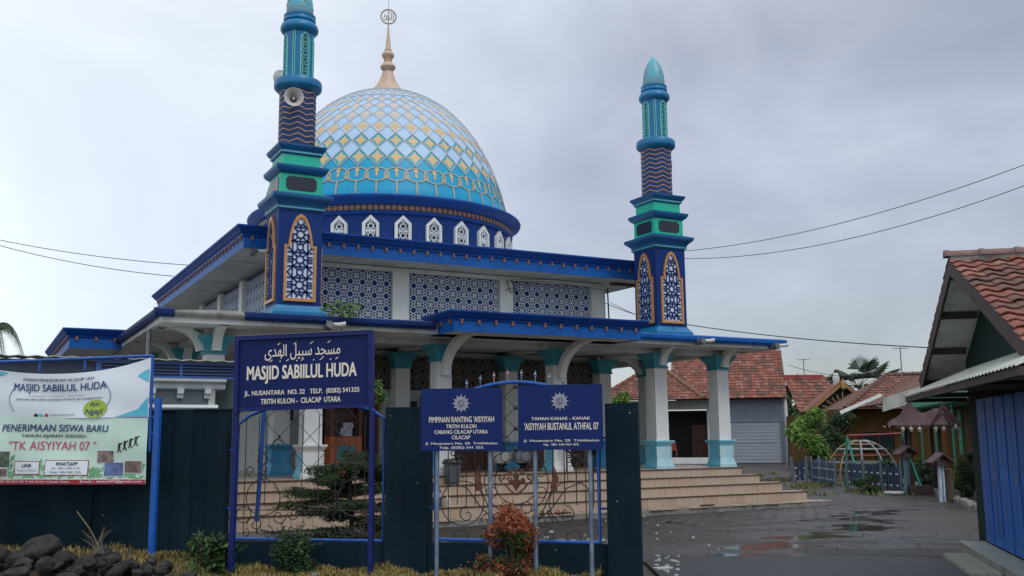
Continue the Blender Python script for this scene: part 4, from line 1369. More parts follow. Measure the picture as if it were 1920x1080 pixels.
for i in range(20):
    p = Fe(rnd.uniform(1.65, 1.95), rnd.uniform(.1, 2.2)); shard(b, p.x, p.y, .02, rnd.choice((.02, .04)), rnd)
tag(b.build('tile_rubble', whitebrk), 'scattered white shards of broken tile and gravel on the dark ground', 'rubble', None, 'stuff')
rnd = random.Random(8)
b = MB()
for i in range(2600):
    x = rnd.uniform(1.6, 13); y = rnd.uniform(14.7, 34)
    s_ = rnd.choice((.008, .012, .018, .03))
    P_ = [(x + s_ * math.cos(a), y + s_ * math.sin(a) * .8, 0) for a in (0, 2.1, 4.2)]
    b.add(P_ + [(x, y, s_ * .9)], [(0, 1, 3), (1, 2, 3), (2, 0, 3)])
tag(b.build('gravel', mat('grit', (0.10, 0.095, 0.085), .7, .5, 3)), 'loose grit and small stones over the courtyard', 'gravel', None, 'stuff')
for (s_, d, L_, rz, lab) in ((-.55, 3.9, .32, 0.1, 'long pale tile strip on the dark ground behind the left pipe of the front grille'), (.75, 3.3, .38, 0.05, 'long pale tile strip on the dark ground near the right end of the front grille'), (1.75, .9, .12, .5, 'white broken tile slab lying beside the dark gate pier')):
    p = Fe(s_, d, .02); q = MB(); q.box(-L_, L_, -.06, .06, 0, .02); o = q.build('tile_strip', whitebrk); o.location = p; o.rotation_euler = (0, 0, rz); tag(o, lab, 'tile')

# ================================================================== FENCE WALL
fence = thing('fence_wall', 'dark teal painted street wall with piers and two ironwork openings in front of the mosque', 'wall', Fe(-2.5, 0), FA)
fo = (2.5, 0, 0)
def fb(name, s0, s1, z0, z1, d0=0.0, d1=.15, m=fencem, par=None):
    q = MB(); q.box(s0, s1, d0, d1, z0, z1); return q.build(name, m, par or fence, fo)
fb('wall_panel', -11.0, -3.80, -.3, 2.07, .02, .16)
q = MB()
for s_ in (-10, -8.6, -7.2, -5.8, -4.4): q.box(s_ - .13, s_ + .13, -.0, .018, -.3, 2.075)
q.build('wall_pilaster', fencem, fence, fo)
fb('pier', -1.625, -1.10, -.3, 2.075, -.05, .30)
fb('pier', 1.14, 1.535, -.3, 2.085, -.05, .32)
fb('low_wall', -3.798, -1.627, -.3, .392, .02, .16)
fb('low_wall', -1.098, 1.138, -.3, .402, .02, .16)
q = MB(); q.box(-11.0, -3.79, 0.0, .18, 2.072, 2.09); q.build('wall_coping', fencem, fence, fo)
q = MB(); rnd = random.Random(14)
for i in range(20):
    s_, d_ = rnd.choice(((rnd.uniform(1.17, 1.51), -.0515), (rnd.uniform(-1.6, -1.12), -.0515), (rnd.uniform(-3.7, 1.1), .0185), (rnd.uniform(-7, -3.85), .0185)))
    z = rnd.uniform(.12, 2.0) if d_ < 0 or s_ < -3.8 else rnd.uniform(.1, .38)
    r_ = rnd.choice((.003, .004, .008)); q.add([(s_ + r_ * rnd.uniform(.6, 1.4) * math.cos(a), d_, z + r_ * rnd.uniform(.6, 1.6) * math.sin(a)) for a in (0, 1.3, 2.4, 3.6, 5.0)], [(0, 1, 2, 3, 4)])
q.build('paint_chips', wallgrey, fence, fo)['kind'] = 'stuff'

# ---- ironwork
def grille(label, s0, s1, z0, z1, kind):
    t = thing('window_grille', label, 'grille', Fe((s0 + s1) / 2, .06, z0), FA)
    cx = (s0 + s1) / 2; h = z1 - z0; hw = (s1 - s0) / 2
    def X(s_): return s_ - cx
    f_ = MB()
    if kind == 'A':
        P_ = [(-hw, 0, .0), (hw, 0, -.01), (hw, 0, h - .16), (hw - .16, 0, h - .05), (hw - .5, 0, h + .02), (-hw + .5, 0, h + .02), (-hw + .16, 0, h - .10), (-hw, 0, h - .22)]
        f_.tube(P_, .022, 8, closed=True)
    else:
        P_ = [(-hw, 0, h - .12), (-hw, 0, 0), (hw, 0, -.02), (hw, 0, h - .12)]
        f_.tube(P_, .03, 10)
        arc_ = [(hw - 2 * hw * i / 24, 0, h - .12 + .27 * math.sin(PI * i / 24)) for i in range(25)]
        f_.tube(arc_, .024, 10)
    f_.build('tube_frame', tubeblue, t, smooth=True)
    def scroll(b, x, z, r_, a0, turns, sg=1, w_=.007):
        pts = []
        n = int(18 * turns)
        for i in range(n + 1):
            k = i / n; rr = r_ * (1 - k * .82); a = a0 + sg * k * turns * 2 * PI
            pts.append((x + rr * math.cos(a), 0, z + rr * math.sin(a)))
        b.tube(pts, w_, 5)
    def circ(b, x, z, r_, w_=.007): b.tube([(x + r_ * math.cos(2 * PI * i / 32), 0, z + r_ * math.sin(2 * PI * i / 32)) for i in range(32)], w_, 5, closed=True)
    def node(b, x, z, r_=.03):
        b = MB(); b.lathe(x, 0, [(.004, z - r_), (r_ * .8, z - r_ * .6), (r_, z), (r_ * .8, z + r_ * .6), (.004, z + r_)], 10); b.build('rosette', iron, t)
    sc = MB(); nd = MB()
    if kind == 'B':
        bars = [-.86, -.745, -.63, -.515, .46, .6, .745, .86]
        for x in bars:
            q = MB(); q.tube([(x, 0, .42 if abs(x) < .8 else .18), (x, 0, h - .12 + .24 * math.cos(x / hw * PI / 2))], .007, 5); q.build('grille_bar', iron, t)
        cz = .70
        circ(sc, 0, cz, .40); circ(sc, 0, cz, .27)
        for i in range(8):
            a = i * PI / 4 + PI / 8; circ(sc, .335 * math.cos(a), cz + .335 * math.sin(a), .065, .006)
        for sg in (-1, 1):
            circ(sc, sg * .68, .34 + .10, .27)
            scroll(sc, sg * .62, .30, .11, PI / 2, 1.1, -sg)
            scroll(sc, sg * .33, .22, .12, 0 if sg > 0 else PI, 1.2, sg)
            scroll(sc, sg * .22, .26, .075, PI, 1.1, sg); scroll(sc, sg * .42, .06, .08, PI / 2, 1.0, sg); circ(sc, sg * .70, .03, .085)
            scroll(sc, sg * .13, 1.20, .085, -PI / 2, 1.3, sg); scroll(sc, sg * .60, 1.30, .10, PI / 2, 1.2, -sg)
            for zz in (.95, 1.06): scroll(sc, sg * .66, zz, .07, PI / 2 if zz > 1 else -PI / 2, 1.1, -sg if zz > 1 else sg); scroll(sc, sg * .80, zz, .06, PI / 2 if zz > 1 else -PI / 2, 1.1, sg if zz > 1 else -sg)
            node(nd, sg * .74, 1.0)
            sc.tube([(sg * .02, 0, .05), (sg * .30, 0, .28), (sg * .45, 0, .62), (sg * .46, 0, .9)], .008, 5)
            sc.tube([(sg * .02, 0, .05), (sg * .42, 0, .36), (sg * .62, 0, .62)], .008, 5)
            sc.tube([(sg * .62, 0, .62), (sg * .88, 0, .72)], .007, 5)
        # diamond chain in the middle top
        for i in range(3):
            zc = 1.22 + i * .26
            sc.tube([(-.14, 0, zc), (0, 0, zc + .13), (.14, 0, zc), (0, 0, zc - .13)], .007, 5, closed=True); node(nd, 0, zc + .13)
        node(nd, 0, 1.09)
        # cast ornament
        og = MB()
        og.prism([(-.02, -.17), (0, -.2), (.02, -.17), (.07, -.12), (.13, -.06), (.23, -.02), (.22, .03), (.10, .0), (.06, .05), (.10, .08), (.05, .12), (.03, .16), (.05, .2), (0, .27), (-.05, .2), (-.03, .16), (-.05, .12), (-.10, .08), (-.06, .05), (-.10, .0), (-.22, .03), (-.23, -.02), (-.13, -.06), (-.07, -.12)], 'y', -.012, .012)
        og.v = [(p[0] * .42, p[1], p[2] * .66 + cz + .01) for p in og.v]
        for sg in (-1, 1):
            n0 = len(og.v)
            scroll(og, sg * .17, cz + .05, .05, -PI / 2, 1.2, sg, .012); scroll(og, sg * .07, cz + .12, .035, -PI / 2, 1.2, sg, .01)
            scroll(og, sg * .08, cz + .02, .04, PI, 1.2, sg, .01)
            og.tube([(sg * .0, 0, cz - .16), (sg * .08, 0, cz - .10), (sg * .15, 0, cz - .02)], .012, 5)
            o2 = MB(); o2.prism([(sg * .44, .60), (sg * .52, .58), (sg * .50, .66), (sg * .53, .74), (sg * .50, .82), (sg * .47, .90), (sg * .47, .80), (sg * .44, .70), (sg * .42, .62)][::sg], 'y', -.01, .01); o2.build('side_ornament', rustgold, t)
        og.build('cast_ornament', rustgold, t)
        # spear finials above the arch
        sp = MB()
        for k in range(8):
            x = -.62 + k * .175; zb = h - .12 + .27 * math.cos(x / hw * PI / 2) + .02
            q = MB()
            q.rect(x, 0, 0, 0, [(.006, zb), (.006, zb + .05), (.012, zb + .055), (.012, zb + .065), (.005, zb + .07), (.018, zb + .085), (.008, zb + .11), (.001, zb + .14)])
            q.build('spear_point', mat('faded_pink_paint', (.35, .20, .20), .6) if k in (2, 3) else greypipe, t)
    else:
        for x in (-.88, -.70, -.60, -.10, .12, .35, .62, .74):
            q = MB(); q.tube([(x, 0, .05 if abs(x) > .65 else .4), (x, 0, h - .1)], .006, 5); q.build('grille_bar', iron, t)
        for i in range(3):
            for j in range(2):
                x, z = -.42 + i * .42, 1.50 - j * .42
                sc.tube([(x - .21, 0, z), (x, 0, z + .21), (x + .21, 0, z), (x, 0, z - .21)], .006, 5, closed=True)
                if i % 2 == j % 2: node(nd, x, z - .21, .022)
        for sg in (-1, 1):
            circ(sc, sg * .62, .52, .23); scroll(sc, sg * .72, .18, .12, PI, 1.2, sg); circ(sc, sg * .88, .30, .10)
            scroll(sc, sg * .40, .28, .10, 0, 1.2, sg); scroll(sc, sg * .20, .32, .09, PI, 1.2, -sg); scroll(sc, sg * .55, .08, .09, PI / 2, 1.1, sg); scroll(sc, sg * .30, .08, .08, PI / 2, 1.1, -sg)
            scroll(sc, sg * .66, 1.0, .09, PI / 2, 1.3, sg); scroll(sc, sg * .80, .86, .07, -PI / 2, 1.2, sg); scroll(sc, sg * .45, 1.18, .09, 0, 1.2, -sg)
            for zz in (.78, .88): scroll(sc, sg * .60, zz, .055, PI / 2 if zz > .8 else -PI / 2, 1.1, -sg if zz > .8 else sg)
            node(nd, sg * .66, .83, .02)
            sc.tube([(0, 0, .25), (sg * .12, 0, .42), (sg * .30, 0, .52), (sg * .48, 0, .66)], .006, 5)
        for k in range(9): scroll(sc, -.85 + k * .21, .07 + .02 * (k % 2), .06, PI / 2, 1.2, 1 if k % 2 else -1)
        sc.tube([(-hw + .02, 0, .36), (hw - .02, 0, .36)], .006, 5)
    sc.build('scrollwork', iron, t)
    pg = MB()
    for zz in (.38, h - .55):
        pg.tube([(-hw - .14, .02, zz), (-hw, 0, zz)], .016, 6); pg.tube([(hw + .10, .02, zz), (hw, 0, zz)], .016, 6)
    pg.build('wall_peg', tubeblue, t)
    return t
grille('black scrolled iron grille with blue frame behind the big mosque sign', -3.66, -1.68, .43, 2.10, 'A')
grille('black scrolled iron grille with arched blue frame and cast flower, behind the two smaller signs', -1.0, 1.04, .445, 2.22, 'B')
q = MB(); q.tube([(0, 0, .62), (.06, 0, 2.1)], .03, 8); o = q.build('loose_pipe', tubeblue); o.location = Fe(-3.50, .35, 0); o.rotation_euler = (0, 0, FA); tag(o, 'blue pipe leaning upright behind the left iron grille', 'pipe')
# ================================================================== SIGNS
def sframe(name, label, cat, s0, d): return thing(name, label, cat, Fe(s0, d, 0), FA)
# big sign
SX = -2.56
t = sframe('mosque_sign', 'large navy blue sign with cream Arabic and Latin lettering reading MASJID SABIILUL HUDA', 'sign', SX, -.5)
def X(s_): return s_ - SX
def tilt(p):      # the board hangs slightly out of level
    return (p[0] - (p[2] - 2.5) * .01, p[1], p[2] + p[0] * .019 * (p[2] > 1.9))
b = MB(); b.box(X(-3.40), X(-1.70), -.02, .02, 2.09, 2.94); bd = b.build('board', signnavy, t, xf=tilt)
b = MB()
b.box(X(-3.455), X(-3.40), -.05, .05, 2.03, 2.99); b.box(X(-1.70), X(-1.65), -.05, .05, 2.03, 2.99)
b.box(X(-3.40), X(-1.70), -.05, .05, 2.94, 2.99); b.box(X(-3.40), X(-1.70), -.03, .04, 2.05, 2.09)
b.build('board_frame', signframe, t, xf=tilt)
b = MB(); b.box(X(-3.455), X(-1.65), -.055, .055, 2.992, 3.0); b.build('worn_top_edge', concrete, t, xf=tilt)
b = MB(); b.box(X(-3.46), X(-3.40), -.03, .03, -.1, 2.028); b.build('post', signframe, t)
b = MB(); b.box(X(-1.68), X(-1.625), -.03, .03, -.1, 2.028); b.build('post', signframe, t)
text("ﻯﺪﻬﻟﺍ ﻞﻴﺒﺳ ﺪﺠﺴﻣ", X(-3.06), X(-2.07), 2.67, 2.865, -.022, letter, bd, bold=.006, xf=tilt)
# vowel marks over and under the script
q = MB(); rnd = random.Random(4)
for i in range(9):
    x = X(-2.98) + i * .105 + rnd.uniform(-.02, .02); z = 2.862 if i % 2 else 2.655
    q.strip((x, z), (x + .035, z + .022), .010, -.0222, .002)
for i in range(4):
    x = X(-2.86) + i * .22; z = 2.65
    q.strip((x, z), (x + .012, z + .014), .012, -.0222, .002)
q.build('vowel_marks', letter, bd, xf=tilt)['kind'] = 'stuff'
text("MASJID SABIILUL HUDA", X(-3.29), X(-1.86), 2.385, 2.605, -.022, letter, bd, bold=.03, xf=tilt)
# serifs on the large line
text("JL. NUSANTARA  NO. 22   TELP.  (0282) 541325", X(-3.32), X(-1.82), 2.225, 2.30, -.022, letter, bd, bold=.022, xf=tilt)
text("TRITIH KULON -  CILACAP  UTARA", X(-3.10), X(-2.06), 2.13, 2.195, -.022, letter, bd, bold=.022, xf=tilt)

def sun_emblem(cx, cz, r_, parent):
    q = MB()
    n = 24
    for k in range(12):
        a = k * PI / 6 + PI / 2
        w_ = .20
        for (rr, ww, l0) in ((1.0, .085, .45), (.86, .15, .45)):
            pts = [(l0, -ww), (rr * .78, -ww * .8), (rr * .72, -ww * .35), (rr, 0), (rr * .72, ww * .35), (rr * .78, ww * .8), (l0, ww)]
            P_ = [(cx + r_ * (p * math.cos(a) - w2 * math.sin(a)), cz + r_ * (p * math.sin(a) + w2 * math.cos(a))) for p, w2 in pts]
            yo = -.0225 if rr == 1.0 else -.0235
            v = [(p[0], yo, p[1]) for p in P_] + [(cx + r_ * .5 * math.cos(a), yo, cz + r_ * .5 * math.sin(a))]
            q.add(v, [(i, i + 1, 7) for i in range(6)])
    o = q.build('sun_emblem', emblem, parent)
    def disc(r2, yo, mm, nm):
        q = MB(); q.add([(cx, yo, cz)] + [(cx + r2 * math.cos(2 * PI * i / 32), yo, cz + r2 * math.sin(2 * PI * i / 32)) for i in range(32)], [(0, 1 + i, 1 + (i + 1) % 32) for i in range(32)]); q.build(nm, mm, parent)
    disc(r_ * .52, -.0245, emblem, 'emblem_disc'); disc(r_ * .46, -.0255, emblemd, 'emblem_disc'); disc(r_ * .43, -.0265, emblem, 'emblem_disc'); disc(r_ * .32, -.0275, emblemd, 'emblem_disc')
    q = MB()
    def S_(pts): q.tube(spl([(cx + x * r_, -.028, cz + z * r_) for x, z in pts], 5), .006, 4)
    S_([(-.2, .1), (-.22, -.08), (-.05, -.18), (.12, -.15), (.2, -.02), (.14, .06)]); S_([(-.08, .16), (0, .08), (.10, .14), (.02, .2)]); S_([(-.1, -.04), (0, .0), (.08, -.06)])
    q.build('emblem_script', emblem, parent)
def pipe_sign(label, s0, s1, z0, z1, posts, lines, pm=(0, 1)):
    c = (s0 + s1) / 2
    t = sframe('notice_sign', label, 'sign', c, -.5)
    b = MB(); b.box(s0 - c, s1 - c, -.02, .012, z0, z1); bd = b.build('board', signnavy2, t)
    for p in posts:
        b = MB(); b.tube([(p - c, .04, -.1), (p - c + .01, .04, z1 - .05)], .026, 10); b.build('post', greypipe, t, smooth=True)
    b = MB(); b.tube([(s0 - c + .03, .02, z1 - .1), (s1 - c - .03, .02, z1 - .1)], .018, 8); b.build('crossbar', greypipe, t)
    sun_emblem(0 if len(lines) < 6 else 0, lines[0][1], .125, bd)
    for (tx, x0, x1, za, zb) in lines[1:]:
        text(tx, x0 - c, x1 - c, za, zb, -.0215, letter, bd, bold=.015)
    return t
pipe_sign('left of the two smaller blue signs, reading PIMPINAN RANTING AISYIYAH under a silver sun', -1.038, -.042, 1.535, 2.276, (-.855, -.205),
    [('em', 2.095), ("PIMPINAN RANTING 'AISYIYAH", -.935, -.14, 1.87, 1.94), ("TRITIH KULON", -.725, -.355, 1.80, 1.845), ("CABANG CILACAP UTARA", -.87, -.215, 1.735, 1.78), ("CILACAP", -.655, -.43, 1.67, 1.715),
     ("Jl. Nusantara No. 20  Tritihkulon", -.98, -.10, 1.60, 1.635), ("Telp. (0282) 541 325.", -.81, -.26, 1.55, 1.587)])
pipe_sign('right of the two smaller blue signs, reading TAMAN KANAK-KANAK AISYIYAH BUSTANUL ATHFAL 07', .152, 1.152, 1.54, 2.298, (.335, .985),
    [('em', 2.105), ("TAMAN KANAK - KANAK", .31, 1.005, 1.885, 1.92), ("'AISYIYAH BUSTANUL ATHFAL 07", .225, 1.10, 1.77, 1.855),
     ("Jl. Nusantara No. 20  Tritihkulon", .215, 1.105, 1.625, 1.66), ("Hp.  081 542 953 472", .455, .865, 1.58, 1.612)])
# ---- banner frame and the two banners
t = thing('banner_stand', 'blue tube stand with a thick square post carrying the two vinyl banners at left', 'stand', Fe(-5.6, -.5), FA)
def X(s_): return s_ + 5.6
b = MB(); b.box(X(-4.53), X(-4.455), -.03, .03, .0, 2.22); b.build('post', tubeblue, t)
b = MB(); b.tube([(X(-8.2), 0, 2.71), (X(-4.6), 0, 2.76)], .02, 8); b.build('top_rail', tubeblue, t)
b = MB(); b.tube([(X(-4.60), .0, 2.77), (X(-4.585), 0, 1.55)], .02, 8); b.build('side_rail', tubeblue, t)
b = MB()
for z in (2.20, 1.98, 1.78): b.tube([(X(-4.59), 0, z), (X(-4.50), 0, z)], .014, 6)
b.build('bracket', tubeblue, t)
b = MB()
for s_ in (-5.55, -6.2, -6.8): b = MB(); b.tube([(X(s_), 0, 2.72), (X(s_), 0, 2.60)], .014, 6); b.build('hanger', tubeblue, t)
b = MB(); b.tube([(X(-8.2), 0.02, 1.97), (X(-4.6), 0.02, 1.97)], .014, 6); b.build('middle_rail', tubeblue, t)
b = MB(); b.box(X(-8.2), X(-8.1), -.05, .05, 0, 2.75); b.build('post', tubeblue, t)
def banner(label, s0, s1, z0, z1, ztopfun, mm, seed, yo):
    t = thing('banner', label, 'banner', Fe(-5.6, -.5), FA)
    def wob(x, z):
        return .018 * math.sin(x * 2.3 + z * 1.7 + seed) + .012 * math.sin(x * 5.1 - z * 3 + seed * 2) + .008 * math.sin(z * 9 + x * 3)
    def xf(p, dz=0.0):
        x, y, z = p
        k = (z - z0) / (z1 - z0)
        zz = z0 + (ztopfun(x) - z0) * k if k > 0 else z
        return (x, y + yo + wob(x, z), zz)
    q = MB(); nx, nz_ = 60, 20
    q.add([(X(s0) + (s1 - s0) * i / nx, 0, z0 + (z1 - z0) * j / nz_) for j in range(nz_ + 1) for i in range(nx + 1)], [(j * (nx + 1) + i, j * (nx + 1) + i + 1, (j + 1) * (nx + 1) + i + 1, (j + 1) * (nx + 1) + i) for j in range(nz_) for i in range(nx)])
    sh = q.build('vinyl_sheet', mm, t, smooth=True, xf=xf)
    def patch(poly, m2, name, yy=-.004):
        # subdivide a polygon into a fan so that it hangs with the sheet
        cx = sum(p[0] for p in poly) / len(poly); cz = sum(p[1] for p in poly) / len(poly)
        q = MB(); rings = 5; n = len(poly)
        pts = []
        for r_ in range(1, rings + 1):
            for i in range(n):
                pts.append((cx + (poly[i][0] - cx) * r_ / rings, yy, cz + (poly[i][1] - cz) * r_ / rings))
        q.add([(cx, yy, cz)] + pts, [(0, 1 + i, 1 + (i + 1) % n) for i in range(n)] + [(1 + (r_ - 1) * n + i, 1 + r_ * n + i, 1 + r_ * n + (i + 1) % n, 1 + (r_ - 1) * n + (i + 1) % n) for r_ in range(1, rings) for i in range(n)])
        return q.build(name, m2, sh, xf=xf)
    def rectp(x0, x1, za, zb, n=8):
        P_ = [(x0 + (x1 - x0) * i / n, za) for i in range(n)] + [(x1, za + (zb - za) * i / n) for i in range(n)] + [(x1 - (x1 - x0) * i / n, zb) for i in range(n)] + [(x0, zb - (zb - za) * i / n) for i in range(n)]
        return P_
    return t, sh, xf, patch, rectp
def top1(x): 
    k = (x - X(-7.6)) / (X(-4.61) - X(-7.6)); k = min(1, max(0, k))
    base = 2.74
    return base - .19 * math.sin(PI * min(1, k ** 1.25)) ** .85 if k < .999 else base
t, sh, xf, patch, rectp = banner('upper white vinyl banner at left reading MASJID SABIILUL HUDA with a lime green dot', -7.6, -4.61, 1.98, 2.74, top1, banner_w, 1, -.035)
patch([(X(-4.62), 2.43), (X(-4.62), 2.60), (X(-4.70), 2.585), (X(-4.78), 2.54), (X(-4.72), 2.50)], banner_c, 'cyan_corner', -.006)
patch([(X(-4.62), 1.99), (X(-4.62), 2.24), (X(-4.66), 2.17), (X(-4.74), 2.10), (X(-4.86), 2.05), (X(-5.05), 1.992)], banner_c, 'cyan_corner', -.006)
patch([(X(-7.59), 2.45), (X(-6.9), 2.60), (X(-6.62), 2.72), (X(-7.59), 2.735)], banner_c, 'cyan_corner', -.006)
text("TAMAN PENDIDIKAN ALQUR' AN", X(-6.40), X(-5.38), 2.60, 2.655, -.014, print_grey, sh, bold=.02, shear=.3, xf=xf)
text("MASJID SABIILUL HUDA", X(-6.53), X(-5.20), 2.40, 2.56, -.011, print_navy, sh, bold=.012, xf=xf)
text("Jl. Nusantara - Tritih Kulon - Cilacap Utara", X(-6.28), X(-5.50), 2.345, 2.37, -.011, print_grey, sh, bold=.0, xf=xf)
text("Sebaik baik kalian adalah yang belajar Al Quran dan mengajarkannya", X(-6.48), X(-5.25), 2.275, 2.32, -.011, print_grey, sh, bold=.012, shear=.2, xf=xf)
patch([(X(-5.34) + .17 * math.cos(2 * PI * i / 24), 2.125 + .145 * math.sin(2 * PI * i / 24)) for i in range(24)], print_lime, 'lime_dot', -.009)
text("Ayo", X(-5.42), X(-5.28), 2.15, 2.235, -.013, print_navy, sh, bold=.005, shear=.3, xf=xf)
text("Ngaji", X(-5.48), X(-5.22), 2.01, 2.125, -.013, print_navy, sh, bold=.01, shear=.3, xf=xf)
for x, mm in ((-6.17, print_black), (-6.10, banner_c), (-6.02, print_pink)):
    patch([(X(x) + .028 * math.cos(2 * PI * i / 12), 2.035 + .028 * math.sin(2 * PI * i / 12)) for i in range(12)], mm, 'icon_dot', -.010)
text("Masjid Sabiilul Huda", X(-5.96), X(-5.62), 2.02, 2.05, -.011, print_navy, sh, bold=.01, xf=xf)
for sg, x0 in ((-1, -6.55), (1, -5.17)):
    q = MB()
    P_ = [(X(x0) + sg * .09 * math.sin(PI * i / 12) - sg * .05, -.007, 2.10 + .42 * i / 12) for i in range(13)]
    q.tube(P_, .004, 4); q.build('curved_rule', print_navy, sh, xf=xf)
def top2(x): return 1.985 - .015 * math.sin(x * 1.7)
t, sh, xf, patch, rectp = banner('lower pale green vinyl banner at left announcing PENERIMAAN SISWA BARU with a red footer', -7.6, -4.60, 1.145, 1.99, top2, banner_g, 4, -.055)
patch(rectp(X(-7.59), X(-4.605), 1.147, 1.205, 14), banner_r, 'red_footer', -.006)
rnd = random.Random(9)
q = MB()
for i in range(330):
    x = X(rnd.uniform(-7.5, -4.68)); z = 1.21 + abs(rnd.gauss(0, .05 + .05 * abs(x - .3))) 
    if z > 1.42: continue
    a = rnd.uniform(.3, 2.8); l = rnd.uniform(.05, .14); w_ = l * .2
    q.add([(x, -.003, z), (x + l * .5 * math.cos(a) - w_ * math.sin(a), -.003, z + l * .5 * math.sin(a) + w_ * math.cos(a)), (x + l * math.cos(a), -.003, z + l * math.sin(a)), (x + l * .5 * math.cos(a) + w_ * math.sin(a), -.003, z + l * .5 * math.sin(a) - w_ * math.cos(a))], [(0, 1, 2), (0, 2, 3)])
q.build('leaf_print', banner_leaf, sh, xf=xf)['kind'] = 'stuff'
text("PENERIMAAN SISWA BARU", X(-6.62), X(-5.13), 1.81, 1.90, -.011, print_navy, sh, bold=.012, shear=.1, xf=xf)
text("TAHUN AJARAN 2020/2021", X(-6.34), X(-5.44), 1.725, 1.775, -.011, print_black, sh, bold=.015, xf=xf)
text('"TK AISYIYAH 07 "', X(-6.50), X(-5.29), 1.575, 1.69, -.011, print_pink, sh, bold=.0, xf=xf)
for (x0, x1, z0, z1) in ((-6.41, -6.06, 1.265, 1.435), (-5.99, -5.38, 1.255, 1.45)):
    patch(rectp(X(x0), X(x1), z0, z1, 4), banner_r, 'box_border', -.007); patch(rectp(X(x0) + .01, X(x1) - .01, z0 + .01, z1 - .01, 4), banner_w, 'box_fill', -.009)
text("LINK", X(-6.30), X(-6.17), 1.36, 1.40, -.014, print_black, sh, bold=.02, shear=.2, xf=xf)
text("https bit ly/2xRzZau", X(-6.37), X(-6.10), 1.305, 1.33, -.014, print_grey, sh, bold=.0, xf=xf)
text("WHATSAPP", X(-5.83), X(-5.53), 1.38, 1.425, -.014, print_black, sh, bold=.02, shear=.2, xf=xf)
text("Rin : 0815 4295 4135", X(-5.88), X(-5.49), 1.335, 1.362, -.014, print_grey, sh, bold=.0, xf=xf)
text("Ghifah : 0856 9082 2230", X(-5.91), X(-5.47), 1.285, 1.312, -.014, print_grey, sh, bold=.0, xf=xf)
text("No 20 RT 03 RW 02 Tritih Kulon Cilacap Utara", X(-6.78), X(-5.62), 1.16, 1.192, -.012, letterw, sh, bold=.01, xf=xf)
text("Email : tkaisy07@gmail.com", X(-5.47), X(-4.65), 1.16, 1.196, -.012, letterw, sh, bold=.01, xf=xf)
for (x0, x1, z0, z1, mm) in ((-5.17, -4.92, 1.25, 1.42, photo_a), (-4.90, -4.66, 1.29, 1.44, photo_b), (-5.27, -5.05, 1.42, 1.57, photo_b), (-6.66, -6.48, 1.36, 1.56, photo_c), (-6.80, -6.69, 1.26, 1.42, photo_c), (-6.78, -6.70, 1.48, 1.60, photo_a), (-6.64, -6.52, 1.24, 1.34, photo_b)):
    patch(rectp(X(x0) - .008, X(x1) + .008, z0 - .008, z1 + .008, 4), banner_w, 'photo_border', -.006); patch(rectp(X(x0), X(x1), z0, z1, 4), mm, 'photo_print', -.008)
q = MB()       # line of tiny dancing figures printed in black
for i in range(4):
    x = X(-4.98) + i * .075; z = 1.60 + i * .028
    q.strip((x, z), (x + .01, z + .07), .03, -.006, .001); q.strip((x + .01, z + .05), (x + .05, z + .075), .012, -.006, .001); q.strip((x, z), (x - .02, z - .05), .014, -.006, .001); q.strip((x, z), (x + .03, z - .05), .014, -.006, .001)
q.build('figure_print', print_black, sh, xf=xf)
# ================================================================== TILED ROOFS
def tile_geo(wd=.24, ln=.30, th=.016, amp=.028):
    prof = [(0, .0), (.18, .75), (.36, 1.0), (.52, .55), (.70, .05), (.85, -.1), (1.0, .0)]
    P_ = [(x * wd, z * amp) for x, z in prof]
    n = len(P_)
    v = [(x, 0, z + .034) for x, z in P_] + [(x, ln, z + .004) for x, z in P_] + [(x, 0, z + .034 - th) for x, z in P_]
    f = [(i, i + 1, n + i + 1, n + i) for i in range(n - 1)] + [(2 * n + i, 2 * n + i + 1, i + 1, i) for i in range(n - 1)]
    return v, f
TILE_ME = {}
def tile_mesh(mm, k=0):
    key = (mm.name, k)
    if key not in TILE_ME:
        b = MB(); b.add(*tile_geo()); o = b.build('roof_tile', mm, smooth=False); TILE_ME[key] = o.data; bpy.data.objects.remove(o)
    return TILE_ME[key]
def tile_field(parent, O, ax, up_, nu, nv, single=0, cw=.235, rl=.26, keep=None, seed=1, mats=None, name='roof_tile', off=None):
    """O eave corner, ax unit vector along the eave, up_ unit vector up the slope (all in the parent's frame)"""
    ax = Vector(ax).normalized(); up_ = Vector(up_).normalized(); nn = ax.cross(up_)
    if nn.z < 0: ax_ = ax; nn = -nn
    rnd = random.Random(seed)
    mats = mats or [terracotta, terracotta2, terracotta3]
    M3 = Matrix((ax, up_, nn)).transposed()
    tv, tf = tile_geo()
    rest = MB(); cnt = 0
    for j in range(nv):
        for i in range(nu):
            if keep and not keep(i, j): continue
            p = Vector(O) + ax * (i * cw + rnd.uniform(-.006, .006)) + up_ * (j * rl + rnd.uniform(-.012, .012)) + nn * rnd.uniform(0, .008)
            mi = rnd.choices((0, 1, 2), (5, 2, 4))[0]
            if cnt < single and i < single:
                o = bpy.data.objects.new(name, tile_mesh(mats[mi])); COL.objects.link(o); o.parent = parent
                mm = (M3 @ Matrix.Rotation(rnd.uniform(-.02, .02), 3, 'Z')).to_4x4(); mm.translation = p
                o.matrix_basis = mm; cnt += 1
            else:
                rest.add([tuple(p + M3 @ Vector(q)) for q in tv], tf, mi)
    if rest.v:
        o = rest.build(name + '_field', mats, parent); o['kind'] = 'stuff'
    return cnt
